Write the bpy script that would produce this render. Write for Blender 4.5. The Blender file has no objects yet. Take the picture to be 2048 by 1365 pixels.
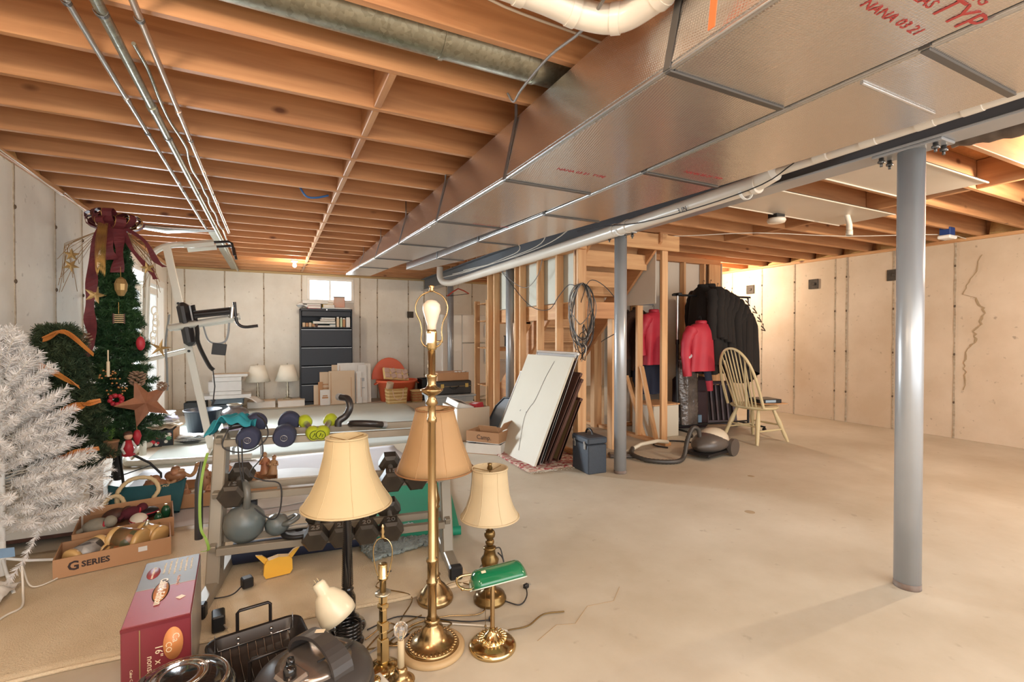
import bpy, bmesh, math, random
from mathutils import Vector, Matrix, Euler, noise
PI = math.pi
random.seed(7)
SC = bpy.context.scene
COL = SC.collection

# ---------------------------------------------------------------- camera
cam_d = bpy.data.cameras.new('camera')
cam_d.sensor_width = 36.0
cam_d.lens = 958.0 * 36.0 / 2048.0
cam_d.clip_start = 0.05
cam_d.clip_end = 200
cam = bpy.data.objects.new('camera', cam_d)
COL.objects.link(cam)
cam.location = (0, 0, 1.287)
cam.rotation_euler = (math.radians(90 - 0.69), 0, math.radians(-26.57))
SC.camera = cam

# ---------------------------------------------------------------- world, lights, exposure
SC.view_settings.view_transform = 'Standard'
SC.view_settings.look = 'None'
SC.view_settings.gamma = 1
SC.view_settings.use_curve_mapping = False
SC.view_settings.exposure = 0.48
w = bpy.data.worlds.new('daylight')
SC.world = w
w.use_nodes = True
w.node_tree.nodes['Background'].inputs[0].default_value = (0.93, 0.97, 1.0, 1)
w.node_tree.nodes['Background'].inputs[1].default_value = 2.0


def area(name, loc, target, size, sizey, power, col):
    d = bpy.data.lights.new(name, 'AREA')
    d.shape = 'RECTANGLE'
    d.size = size
    d.size_y = sizey
    d.energy = power
    d.color = col
    o = bpy.data.objects.new(name, d)
    COL.objects.link(o)
    o.location = loc
    o.rotation_euler = (Vector(target) - Vector(loc)).to_track_quat('-Z', 'Y').to_euler()
    return o


def bulb_light(name, loc, power, col=(1.0, 0.84, 0.64), r=0.05):
    d = bpy.data.lights.new(name, 'POINT')
    d.energy = power
    d.color = col
    d.shadow_soft_size = r
    o = bpy.data.objects.new(name, d)
    COL.objects.link(o)
    o.location = loc
    return o


# daylight through the side door and the far window, then fill lights added behind the camera
dl = area('door_daylight', (-1.75, 7.9, 1.3), (2.6, 1.6, 0.3), 1.2, 1.7, 270, (0.82, 0.92, 1.0))
dl.data.spread = math.radians(120)
area('window_daylight', (1.02, 10.25, 2.2), (1.4, 4.0, 0.3), 0.8, 0.5, 50, (0.86, 0.94, 1.0))
area('rear_fill', (1.8, -2.6, 1.3), (2.0, 6.0, 1.2), 6.5, 2.2, 50, (0.97, 0.98, 1.0))  # unseen soft fill added behind the camera to brighten the room
area('rear_down_fill', (2.4, -0.9, 2.05), (2.6, 0.6, 0.0), 6.5, 1.4, 70, (1.0, 0.95, 0.88))  # added downward fill without a fixture, brightens the floor but spares the joists
bulb_light('bulb_glow_far', (0.32, 8.35, 2.33), 26)
bulb_light('bulb_glow_stairs', (6.75, 5.89, 2.31), 85, r=0.03)
bulb_light('bulb_glow_right', (5.2, 1.15, 2.38), 85, r=0.03)
bulb_light('bulb_glow_behind', (0.35, -0.9, 2.3), 30)
bulb_light('bulb_glow_near', (-0.1, 0.45, 2.28), 16, r=0.03)
bulb_light('left_fill', (-0.6, 1.2, 2.3), 26)  # added fill point without a real bulb, lifts the near left side
SC.cycles.use_denoising = True
SC.cycles.max_bounces = 8
SC.cycles.diffuse_bounces = 5
SC.cycles.sample_clamp_indirect = 4.0


# ---------------------------------------------------------------- materials
def lin(c):
    o = []
    for q in c[:3]:
        q = q / 255.0
        o.append(q / 12.92 if q <= 0.04045 else ((q + 0.055) / 1.055) ** 2.4)
    return (o[0], o[1], o[2], 1.0)


MATS = {}


def pm(name, col, rough=0.5, metal=0.0, col2=None, ns=8.0, st=(1, 1, 1), amt=0.5, bump=0.0, bs=60.0, spec=0.5,
       emit=0, alpha=1, trans=0, coat=0, kind='noise', bdist=0.002, rvar=0):
    """procedural principled material: two tones mixed by noise, fine bump"""
    if name in MATS:
        return MATS[name]
    m = bpy.data.materials.new(name)
    m.use_nodes = True
    nt = m.node_tree
    n = nt.nodes
    L = nt.links
    b = n['Principled BSDF']
    b.inputs['Roughness'].default_value = rough
    b.inputs['Metallic'].default_value = metal
    b.inputs['Specular IOR Level'].default_value = spec
    b.inputs['Coat Weight'].default_value = coat
    b.inputs['Transmission Weight'].default_value = trans
    b.inputs['Alpha'].default_value = alpha
    c = lin(col)
    b.inputs['Base Color'].default_value = c
    m.diffuse_color = c
    if emit:
        b.inputs['Emission Color'].default_value = c
        b.inputs['Emission Strength'].default_value = emit
    tc = n.new('ShaderNodeTexCoord')
    mp = n.new('ShaderNodeMapping')
    mp.inputs['Scale'].default_value = st
    L.new(tc.outputs['Object'], mp.inputs['Vector'])
    if col2 is not None:
        if kind == 'noise':
            t = n.new('ShaderNodeTexNoise')
            t.inputs['Scale'].default_value = ns
            t.inputs['Detail'].default_value = 5
            out = t.outputs['Fac']
        elif kind == 'wave':
            t = n.new('ShaderNodeTexWave')
            t.inputs['Scale'].default_value = ns
            out = t.outputs['Fac']
        else:
            t = n.new('ShaderNodeTexVoronoi')
            t.inputs['Scale'].default_value = ns
            out = t.outputs['Color']
        L.new(mp.outputs[0], t.inputs['Vector'])
        r = n.new('ShaderNodeValToRGB')
        r.color_ramp.elements[0].position = 0.5 - amt * 0.5
        r.color_ramp.elements[1].position = 0.5 + amt * 0.5
        r.color_ramp.elements[0].color = c
        r.color_ramp.elements[1].color = lin(col2)
        L.new(out, r.inputs[0])
        L.new(r.outputs[0], b.inputs['Base Color'])
    if bump:
        t2 = n.new('ShaderNodeTexNoise')
        t2.inputs['Scale'].default_value = bs
        t2.inputs['Detail'].default_value = 3
        L.new(mp.outputs[0], t2.inputs['Vector'])
        bp = n.new('ShaderNodeBump')
        bp.inputs['Strength'].default_value = bump
        bp.inputs['Distance'].default_value = bdist
        L.new(t2.outputs['Fac'], bp.inputs['Height'])
        L.new(bp.outputs[0], b.inputs['Normal'])
    MATS[name] = m
    return m


def wood(name, light, dark, axis=0, rough=0.6, knots=True, sc=1.0):
    """lumber: grain stretched along one axis, with a few dark knots"""
    if name in MATS:
        return MATS[name]
    m = pm(name, light, rough)
    nt = m.node_tree
    n = nt.nodes
    L = nt.links
    b = n['Principled BSDF']
    tc = n.new('ShaderNodeTexCoord')
    oi = n.new('ShaderNodeObjectInfo')
    ad = n.new('ShaderNodeVectorMath')
    ad.operation = 'ADD'
    L.new(tc.outputs['Object'], ad.inputs[0])
    cb = n.new('ShaderNodeCombineXYZ')
    ml = n.new('ShaderNodeMath')
    ml.operation = 'MULTIPLY'
    ml.inputs[1].default_value = 40
    L.new(oi.outputs['Random'], ml.inputs[0])
    for k in range(3):
        L.new(ml.outputs[0], cb.inputs[k])
    L.new(cb.outputs[0], ad.inputs[1])
    mp = n.new('ShaderNodeMapping')
    s = [14 * sc, 14 * sc, 14 * sc]
    s[axis] = 0.9 * sc
    mp.inputs['Scale'].default_value = s
    L.new(ad.outputs[0], mp.inputs['Vector'])
    t = n.new('ShaderNodeTexNoise')
    t.inputs['Scale'].default_value = 1.6
    t.inputs['Detail'].default_value = 6
    t.inputs['Distortion'].default_value = 0.6
    L.new(mp.outputs[0], t.inputs['Vector'])
    r = n.new('ShaderNodeValToRGB')
    r.color_ramp.elements[0].position = 0.3
    r.color_ramp.elements[1].position = 0.75
    r.color_ramp.elements[0].color = lin(light)
    r.color_ramp.elements[1].color = lin(dark)
    L.new(t.outputs['Fac'], r.inputs[0])
    last = r.outputs[0]
    if knots:
        mp2 = n.new('ShaderNodeMapping')
        s2 = [4.2, 4.2, 4.2]
        s2[axis] = 2.1
        mp2.inputs['Scale'].default_value = s2
        L.new(ad.outputs[0], mp2.inputs['Vector'])
        v = n.new('ShaderNodeTexVoronoi')
        v.inputs['Scale'].default_value = 1.0
        L.new(mp2.outputs[0], v.inputs['Vector'])
        r2 = n.new('ShaderNodeValToRGB')
        r2.color_ramp.elements[0].position = 0.04
        r2.color_ramp.elements[1].position = 0.11
        r2.color_ramp.elements[0].color = (0.9, 0.9, 0.9, 1)
        r2.color_ramp.elements[1].color = (0, 0, 0, 1)
        L.new(v.outputs['Distance'], r2.inputs[0])
        mx = n.new('ShaderNodeMix')
        mx.data_type = 'RGBA'
        L.new(r2.outputs[0], mx.inputs[0])
        L.new(last, mx.inputs[6])
        mx.inputs[7].default_value = lin((92, 48, 26))
        last = mx.outputs[2]
    L.new(last, b.inputs['Base Color'])
    return m


def concrete(name, base, dark, spot, scale=1.0, rough=0.85):
    m = pm(name, base, rough)
    nt = m.node_tree
    n = nt.nodes
    L = nt.links
    b = n['Principled BSDF']
    tc = n.new('ShaderNodeTexCoord')
    t = n.new('ShaderNodeTexNoise')
    t.inputs['Scale'].default_value = 0.9 * scale
    t.inputs['Detail'].default_value = 8
    t.inputs['Roughness'].default_value = 0.62
    L.new(tc.outputs['Object'], t.inputs['Vector'])
    r = n.new('ShaderNodeValToRGB')
    r.color_ramp.elements[0].position = 0.36
    r.color_ramp.elements[1].position = 0.68
    r.color_ramp.elements[0].color = lin(dark)
    r.color_ramp.elements[1].color = lin(base)
    L.new(t.outputs['Fac'], r.inputs[0])
    t3 = n.new('ShaderNodeTexNoise')
    t3.inputs['Scale'].default_value = 17 * scale
    t3.inputs['Detail'].default_value = 4
    L.new(tc.outputs['Object'], t3.inputs['Vector'])
    r3 = n.new('ShaderNodeValToRGB')
    r3.color_ramp.elements[0].position = 0.66
    r3.color_ramp.elements[1].position = 0.76
    r3.color_ramp.elements[0].color = (0, 0, 0, 1)
    r3.color_ramp.elements[1].color = (0.55, 0.55, 0.55, 1)
    L.new(t3.outputs['Fac'], r3.inputs[0])
    mx = n.new('ShaderNodeMix')
    mx.data_type = 'RGBA'
    L.new(r3.outputs[0], mx.inputs[0])
    L.new(r.outputs[0], mx.inputs[6])
    mx.inputs[7].default_value = lin(spot)
    L.new(mx.outputs[2], b.inputs['Base Color'])
    bp = n.new('ShaderNodeBump')
    bp.inputs['Strength'].default_value = 0.25
    bp.inputs['Distance'].default_value = 0.004
    L.new(t3.outputs['Fac'], bp.inputs['Height'])
    L.new(bp.outputs[0], b.inputs['Normal'])
    return m


def foil(name):
    """aluminium duct-board facing with the diamond scrim pressed into it"""
    m = pm(name, (226, 222, 218), 0.2, 0.95)
    nt = m.node_tree
    n = nt.nodes
    L = nt.links
    b = n['Principled BSDF']
    tc = n.new('ShaderNodeTexCoord')
    hs = []
    for ang in (0.6, -0.6):
        mp = n.new('ShaderNodeMapping')
        mp.inputs['Rotation'].default_value = (ang, ang, ang)
        mp.inputs['Scale'].default_value = (1, 1, 1)
        L.new(tc.outputs['Object'], mp.inputs['Vector'])
        wv = n.new('ShaderNodeTexWave')
        wv.inputs['Scale'].default_value = 42
        wv.inputs['Distortion'].default_value = 0.6
        L.new(mp.outputs[0], wv.inputs['Vector'])
        pw = n.new('ShaderNodeMath')
        pw.operation = 'POWER'
        pw.inputs[1].default_value = 6
        L.new(wv.outputs['Fac'], pw.inputs[0])
        hs.append(pw)
    ad = n.new('ShaderNodeMath')
    ad.operation = 'MAXIMUM'
    L.new(hs[0].outputs[0], ad.inputs[0])
    L.new(hs[1].outputs[0], ad.inputs[1])
    t = n.new('ShaderNodeTexNoise')
    t.inputs['Scale'].default_value = 8.5
    t.inputs['Detail'].default_value = 5
    L.new(tc.outputs['Object'], t.inputs['Vector'])
    a2 = n.new('ShaderNodeMath')
    a2.operation = 'MULTIPLY_ADD'
    L.new(t.outputs['Fac'], a2.inputs[0])
    a2.inputs[1].default_value = 4.2
    L.new(ad.outputs[0], a2.inputs[2])
    bp = n.new('ShaderNodeBump')
    bp.inputs['Strength'].default_value = 0.22
    bp.inputs['Distance'].default_value = 0.003
    L.new(a2.outputs[0], bp.inputs['Height'])
    L.new(bp.outputs[0], b.inputs['Normal'])
    return m


# ---------------------------------------------------------------- mesh building
class MB:
    def __init__(s):
        s.v = []
        s.f = []
        s.sm = []
        s.mi = []
        s.M = Matrix.Identity(4)

    def add(s, vs, fs, smooth=False, m=0):
        o = len(s.v)
        M = s.M
        for p in vs:
            q = M @ Vector(p)
            s.v.append((q.x, q.y, q.z))
        for f in fs:
            s.f.append(tuple(i + o for i in f))
            s.sm.append(smooth)
            s.mi.append(m)
        return s

    def cbox(s, c, size, rot=(0, 0, 0), b=0.0, m=0):
        """box given by centre and size, optionally rotated, with chamfered edges"""
        R = Euler(rot).to_matrix()
        c = Vector(c)
        h = [q / 2 for q in size]
        if b <= 0:
            vs = []
            for x in (-1, 1):
                for y in (-1, 1):
                    for z in (-1, 1):
                        vs.append(R @ Vector((x * h[0], y * h[1], z * h[2])) + c)
            fs = [(0, 1, 3, 2), (4, 6, 7, 5), (0, 4, 5, 1), (2, 3, 7, 6), (0, 2, 6, 4), (1, 5, 7, 3)]
            return s.add(vs, fs, False, m)
        b = min(b, min(h) * 0.95)
        idx = {}
        vs = []
        for x in (-1, 1):
            for y in (-1, 1):
                for z in (-1, 1):
                    sg = (x, y, z)
                    for a in range(3):
                        p = [sg[k] * (h[k] if k == a else h[k] - b) for k in range(3)]
                        idx[(sg, a)] = len(vs)
                        vs.append(Vector(p))
        fs = []
        for a in range(3):
            o = [k for k in range(3) if k != a]
            for sa in (-1, 1):
                q = []
                for (i, j) in ((-1, -1), (1, -1), (1, 1), (-1, 1)):
                    sg = [0, 0, 0]
                    sg[a] = sa
                    sg[o[0]] = i
                    sg[o[1]] = j
                    q.append(idx[(tuple(sg), a)])
                fs.append(q)
        for c3 in range(3):
            a, b2 = [k for k in range(3) if k != c3]
            for i in (-1, 1):
                for j in (-1, 1):
                    s0 = [0, 0, 0]
                    s0[a] = i
                    s0[b2] = j
                    s0[c3] = -1
                    s1 = list(s0)
                    s1[c3] = 1
                    fs.append([idx[(tuple(s0), a)], idx[(tuple(s1), a)], idx[(tuple(s1), b2)], idx[(tuple(s0), b2)]])
        for x in (-1, 1):
            for y in (-1, 1):
                for z in (-1, 1):
                    fs.append([idx[((x, y, z), k)] for k in range(3)])
        out = []
        for f in fs:
            ce = sum((vs[i] for i in f), Vector()) / len(f)
            nn = (vs[f[1]] - vs[f[0]]).cross(vs[f[2]] - vs[f[0]])
            out.append(tuple(f) if nn.dot(ce) > 0 else tuple(reversed(f)))
        return s.add([R @ p + c for p in vs], out, False, m)

    def box(s, x0, y0, z0, x1, y1, z1, b=0.0, m=0):
        return s.cbox(((x0 + x1) / 2, (y0 + y1) / 2, (z0 + z1) / 2), (abs(x1 - x0), abs(y1 - y0), abs(z1 - z0)), b=b, m=m)

    def tube(s, pts, r, n=8, closed=False, m=0, cap=True, smooth=True, flat=None):
        pts = [Vector(p) for p in pts]
        k = len(pts)
        rr = r if isinstance(r, (list, tuple)) else [r] * k
        T = []
        for i in range(k):
            if closed:
                t = pts[(i + 1) % k] - pts[i - 1]
            else:
                t = pts[min(i + 1, k - 1)] - pts[max(i - 1, 0)]
            T.append(t.normalized() if t.length > 1e-9 else Vector((0, 0, 1)))
        u = T[0].orthogonal().normalized()
        if abs(T[0].z) < 0.9:
            u = Vector((0, 0, 1)) - T[0] * T[0].z
            u.normalize()
        vs = []
        for i in range(k):
            u = u - T[i] * u.dot(T[i])
            if u.length < 1e-6:
                u = T[i].orthogonal()
            u.normalize()
            w2 = T[i].cross(u)
            fx, fy = flat if flat else (1, 1)
            for j in range(n):
                a = 2 * PI * j / n
                vs.append(pts[i] + u * (math.cos(a) * rr[i] * fx) + w2 * (math.sin(a) * rr[i] * fy))
        fs = []
        for i in range(k if closed else k - 1):
            i2 = (i + 1) % k
            for j in range(n):
                j2 = (j + 1) % n
                fs.append((i * n + j, i * n + j2, i2 * n + j2, i2 * n + j))
        s.add(vs, fs, smooth, m)
        if cap and not closed:
            s.add(vs[:n], [tuple(reversed(range(n)))], False, m)
            s.add(vs[-n:], [tuple(range(n))], False, m)
        return s

    def lathe(s, prof, n=24, c=(0, 0, 0), m=0, smooth=True, fn=None, a0=0):
        """prof: (radius, z) pairs bottom to top; fn(angle, i) scales the radius"""
        c = Vector(c)
        vs = []
        k = len(prof)
        for i, (r, z) in enumerate(prof):
            for j in range(n):
                a = a0 + 2 * PI * j / n
                q = r * (fn(a, i) if fn else 1)
                vs.append(c + Vector((q * math.cos(a), q * math.sin(a), z)))
        fs = []
        for i in range(k - 1):
            for j in range(n):
                j2 = (j + 1) % n
                fs.append((i * n + j, i * n + j2, (i + 1) * n + j2, (i + 1) * n + j))
        if prof[0][0] > 1e-5:
            fs.append(tuple(reversed(range(n))))
        if prof[-1][0] > 1e-5:
            fs.append(tuple(range((k - 1) * n, k * n)))
        return s.add(vs, fs, smooth, m)

    def shell(s, prof, n=24, c=(0, 0, 0), m=0, fn=None, t=0.002, smooth=True):
        """open surface of revolution with thickness t (no caps)"""
        p2 = list(prof) + [(max(r - t, 0.0001), z) for (r, z) in reversed(prof)]
        c = Vector(c)
        vs = []
        k = len(p2)
        for i, (r, z) in enumerate(p2):
            for j in range(n):
                a = 2 * PI * j / n
                q = r * (fn(a, min(i, k - 1 - i)) if fn else 1)
                vs.append(c + Vector((q * math.cos(a), q * math.sin(a), z)))
        fs = []
        for i in range(k):
            i2 = (i + 1) % k
            for j in range(n):
                j2 = (j + 1) % n
                fs.append((i * n + j, i * n + j2, i2 * n + j2, i2 * n + j))
        return s.add(vs, fs, smooth, m)

    def ball(s, c, r, n=12, k=8, m=0, sc=(1, 1, 1)):
        c = Vector(c)
        vs = [c + Vector((0, 0, -r * sc[2]))]
        for i in range(1, k):
            t = -PI / 2 + PI * i / k
            for j in range(n):
                a = 2 * PI * j / n
                vs.append(c + Vector((r * math.cos(t) * math.cos(a) * sc[0], r * math.cos(t) * math.sin(a) * sc[1], r * math.sin(t) * sc[2])))
        vs.append(c + Vector((0, 0, r * sc[2])))
        fs = []
        for j in range(n):
            fs.append((0, 1 + (j + 1) % n, 1 + j))
        for i in range(k - 2):
            for j in range(n):
                j2 = (j + 1) % n
                fs.append((1 + i * n + j, 1 + i * n + j2, 1 + (i + 1) * n + j2, 1 + (i + 1) * n + j))
        e = len(vs) - 1
        for j in range(n):
            fs.append((1 + (k - 2) * n + j, 1 + (k - 2) * n + (j + 1) % n, e))
        return s.add(vs, fs, True, m)

    def prism(s, poly, h, M=None, m=0):
        """polygon in xy extruded from z=0 to z=h, placed by matrix M"""
        M = M or Matrix.Identity(4)
        n = len(poly)
        vs = [M @ Vector((x, y, 0)) for x, y in poly] + [M @ Vector((x, y, h)) for x, y in poly]
        fs = [tuple(reversed(range(n))), tuple(range(n, 2 * n))]
        for i in range(n):
            j = (i + 1) % n
            fs.append((i, j, n + j, n + i))
        return s.add(vs, fs, False, m)

    def sheet(s, fn, nu, nv, t=0.0, m=0, smooth=True):
        """surface fn(u,v) u,v in 0..1; thickness t makes it a closed slab"""
        P = [[Vector(fn(i / nu, j / nv)) for j in range(nv + 1)] for i in range(nu + 1)]
        vs = [p for row in P for p in row]
        w2 = nv + 1
        fs = []
        for i in range(nu):
            for j in range(nv):
                fs.append((i * w2 + j, (i + 1) * w2 + j, (i + 1) * w2 + j + 1, i * w2 + j + 1))
        if t:
            N = []
            for i in range(nu + 1):
                for j in range(nv + 1):
                    du = P[min(i + 1, nu)][j] - P[max(i - 1, 0)][j]
                    dv = P[i][min(j + 1, nv)] - P[i][max(j - 1, 0)]
                    q = du.cross(dv)
                    N.append(q.normalized() if q.length > 1e-12 else Vector((0, 0, 1)))
            o = len(vs)
            vs2 = [vs[k] - N[k] * t for k in range(o)]
            f2 = [tuple(reversed([q + o for q in f])) for f in fs]
            side = []
            B = [i * w2 for i in range(nu + 1)] + [nu * w2 + j for j in range(1, nv + 1)] + [i * w2 + nv for i in range(nu - 1, -1, -1)] + [j for j in range(nv - 1, 0, -1)]
            for i in range(len(B)):
                a, b = B[i], B[(i + 1) % len(B)]
                side.append((b, a, a + o, b + o))
            return s.add(vs + vs2, fs + f2 + side, smooth, m)
        return s.add(vs, fs, smooth, m)

    def ribbon(s, pts, w_, t=0.0015, side=(0, 0, 1), m=0):
        """flat band following pts, width along `side` (vector or list)"""
        pts = [Vector(p) for p in pts]
        vs = []
        k = len(pts)
        for i, p in enumerate(pts):
            sd = Vector(side[i] if isinstance(side[0], (list, tuple, Vector)) else side).normalized()
            T = (pts[min(i + 1, k - 1)] - pts[max(i - 1, 0)]).normalized()
            nn = T.cross(sd)
            if nn.length < 1e-6:
                nn = T.orthogonal()
            nn.normalize()
            ww = w_[i] if isinstance(w_, (list, tuple)) else w_
            for a, b in ((-1, -1), (1, -1), (1, 1), (-1, 1)):
                vs.append(p + sd * (a * ww / 2) + nn * (b * t / 2))
        fs = [(0, 3, 2, 1)]
        for i in range(k - 1):
            for j in range(4):
                j2 = (j + 1) % 4
                fs.append((i * 4 + j, i * 4 + j2, (i + 1) * 4 + j2, (i + 1) * 4 + j))
        e = (k - 1) * 4
        fs.append((e, e + 1, e + 2, e + 3))
        return s.add(vs, fs, False, m)

    def mesh(s, name):
        me = bpy.data.meshes.new(name)
        me.from_pydata(s.v, [], s.f)
        me.polygons.foreach_set('use_smooth', s.sm)
        me.polygons.foreach_set('material_index', s.mi)
        me.update()
        return me


def put(name, mb, mat, parent=None, loc=None, rot=None, label=None, cat=None, group=None, kind=None):
    me = mb.mesh(name) if isinstance(mb, MB) else mb
    if mat is not None:
        me.materials.clear()
        for q in (mat if isinstance(mat, (list, tuple)) else [mat]):
            me.materials.append(q)
    o = bpy.data.objects.new(name, me)
    COL.objects.link(o)
    if parent is not None:
        o.parent = parent
    if loc is not None:
        o.location = loc
    if rot is not None:
        o.rotation_euler = rot
    for k, v in (('label', label), ('category', cat), ('group', group), ('kind', kind)):
        if v:
            o[k] = v
    return o


def thing(name, label, cat, loc=(0, 0, 0), rz=0.0, group=None, rot=None):
    o = bpy.data.objects.new(name, None)
    o.empty_display_size = 0.1
    COL.objects.link(o)
    o.location = loc
    o.rotation_euler = rot if rot else (0, 0, rz)
    o['label'] = label
    o['category'] = cat
    if group:
        o['group'] = group
    return o


def dup(root, loc, rz=None, label=None, group=None, rot=None):
    kids = list(root.children)
    r = root.copy()
    COL.objects.link(r)
    r.location = loc
    if rz is not None:
        r.rotation_euler = (0, 0, rz)
    if rot is not None:
        r.rotation_euler = rot
    if label:
        r['label'] = label
    if group:
        r['group'] = group
    for ch in kids:
        c = ch.copy()
        COL.objects.link(c)
        c.parent = r
        for g in ch.children:
            d = g.copy()
            COL.objects.link(d)
            d.parent = c
    return r


def text_mesh(txt, size, depth=0.0004, font_scale=(1, 1), align='CENTER', shear=0, bold=0):
    cu = bpy.data.curves.new('lettering', 'FONT')
    cu.body = txt
    cu.size = size
    cu.extrude = depth
    cu.offset = bold
    cu.shear = shear
    cu.align_x = align
    cu.align_y = 'CENTER'
    cu.resolution_u = 2
    o = bpy.data.objects.new('lettering', cu)
    COL.objects.link(o)
    dg = bpy.context.evaluated_depsgraph_get()
    me = bpy.data.meshes.new_from_object(o.evaluated_get(dg))
    bpy.data.objects.remove(o)
    for v in me.vertices:
        v.co.x *= font_scale[0]
        v.co.y *= font_scale[1]
    return me


def letter(txt, size, mat, parent, loc, rot, name='lettering', **k):
    return put(name, text_mesh(txt, size, **k), mat, parent, loc, rot)


def arc(c, r, a0, a1, n, ax='xy'):
    o = []
    for i in range(n + 1):
        a = a0 + (a1 - a0) * i / n
        x, y = r * math.cos(a), r * math.sin(a)
        o.append({'xy': (c[0] + x, c[1] + y, c[2]), 'xz': (c[0] + x, c[1], c[2] + y), 'yz': (c[0], c[1] + x, c[2] + y)}[ax])
    return o


def spline(pts, n=6):
    """Catmull-Rom through pts"""
    P = [Vector(p) for p in pts]
    P = [P[0] * 2 - P[1]] + P + [P[-1] * 2 - P[-2]]
    o = []
    for i in range(1, len(P) - 2):
        a, b, c, d = P[i - 1:i + 3]
        for k in range(n):
            t = k / n
            o.append(0.5 * ((2 * b) + (c - a) * t + (2 * a - 5 * b + 4 * c - d) * t * t + (3 * b - a - 3 * c + d) * t ** 3))
    o.append(P[-2])
    return o


def hsh(i):
    return (math.sin(i * 127.1 + 3.7) * 43758.5453) % 1.0


# ---------------------------------------------------------------- shared materials
m_wall_l = concrete('wall_concrete_pale', (234, 230, 220), (212, 205, 192), (150, 142, 128))
m_wall_r = concrete('wall_concrete_tan', (216, 198, 176), (196, 174, 148), (122, 104, 84))
m_floor = concrete('floor_concrete', (202, 192, 174), (176, 162, 140), (150, 134, 116), 0.8, 0.62)
m_joint = pm('form_joint_grout', (150, 132, 108), 0.95, col2=(190, 176, 156), ns=12, st=(1, 1, 3), amt=0.5)
m_tie = pm('form_tie_rust', (92, 76, 60), 0.9)
m_crack = pm('crack_filler', (166, 144, 114), 0.95)
m_joist = wood('joist_pine', (196, 144, 98), (164, 112, 72), 0)
m_joist_y = wood('joist_pine_crosswise', (194, 144, 98), (166, 114, 74), 1)
m_stud = wood('stud_pine', (214, 172, 126), (188, 138, 92), 2)
m_plate = wood('plate_pine', (212, 166, 118), (184, 130, 84), 1)
m_osb = pm('subfloor_panel', (196, 140, 84), 0.8, col2=(160, 104, 56), ns=30, st=(1, 3, 1), amt=0.7)
m_sill = wood('sill_lumber', (196, 168, 120), (160, 128, 80), 0)
m_insul = pm('rim_insulation', (222, 190, 130), 0.95, col2=(196, 150, 90), ns=6, amt=0.8, bump=0.8, bs=14, bdist=0.02)
m_drywall = pm('drywall', (216, 206, 190), 0.9, col2=(206, 194, 176), ns=3, amt=0.8)
m_white = pm('white_vinyl', (236, 234, 228), 0.45)
m_glass = pm('window_glass', (240, 246, 250), 0.05, trans=1.0)
m_foil = foil('duct_foil')
m_tape = pm('foil_tape', (200, 200, 200), 0.25, 0.9, bump=0.5, bs=40)
m_cleat = pm('galvanized_cleat', (112, 110, 108), 0.4, 0.8)
m_galv = pm('galvanized_sheet', (168, 166, 150), 0.33, 0.85, col2=(138, 136, 120), ns=60, kind='voronoi', amt=0.9, bump=0.15, bs=40)
m_steel = pm('painted_steel_grey', (168, 170, 172), 0.3, 0.35, col2=(158, 160, 162), ns=4, amt=0.6)
m_beam = pm('steel_beam_grey', (104, 108, 112), 0.45, 0.3)
m_pvc = pm('pvc_white', (226, 218, 204), 0.3, col2=(212, 200, 184), ns=3, amt=0.7)
m_pvc_mark = pm('pipe_print', (60, 56, 60), 0.7)
m_redink = pm('red_duct_print', (176, 62, 58), 0.6)
m_conduit = pm('steel_conduit', (196, 194, 190), 0.28, 0.9)
m_copper = pm('copper_pipe_dull', (198, 178, 160), 0.3, 0.85)
m_black = pm('black_plastic', (22, 22, 24), 0.45)
m_wirek = pm('black_cable', (34, 32, 32), 0.5)
m_wirew = pm('white_cable', (214, 206, 192), 0.5)
m_wireg = pm('grey_cable', (120, 116, 112), 0.5)

# ---------------------------------------------------------------- the room shell
XL, XR, YF, YB, ZW, ZJ, ZS = -1.55, 7.6, 10.0, -3.0, 2.44, 2.48, 2.715
mb = MB()
mb.box(XL - 0.2, YB, -0.12, XR + 0.2, YF + 0.2, 0.0)
floor = put('floor', mb, m_floor, kind='structure')
# hairline crack and two patched dots in the slab
mb = MB()
pts = [(0.99, 1.74, 0.0006), (1.12, 1.8, 0.0006), (1.2, 1.77, 0.0006), (1.33, 1.86, 0.0006), (1.47, 1.84, 0.0006), (1.58, 1.93, 0.0006)]
mb.ribbon(pts, 0.004, 0.001, side=(0.3, -1, 0))
put('crack', mb, m_crack, floor)
for (x, y, r) in ((3.1, 2.33, 0.035), (3.9, 2.92, 0.03)):
    mb = MB()
    mb.lathe([(r, 0.0002), (r * 0.9, 0.001)], 16, (x, y, 0))
    put('patch', mb, m_crack, floor)


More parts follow.
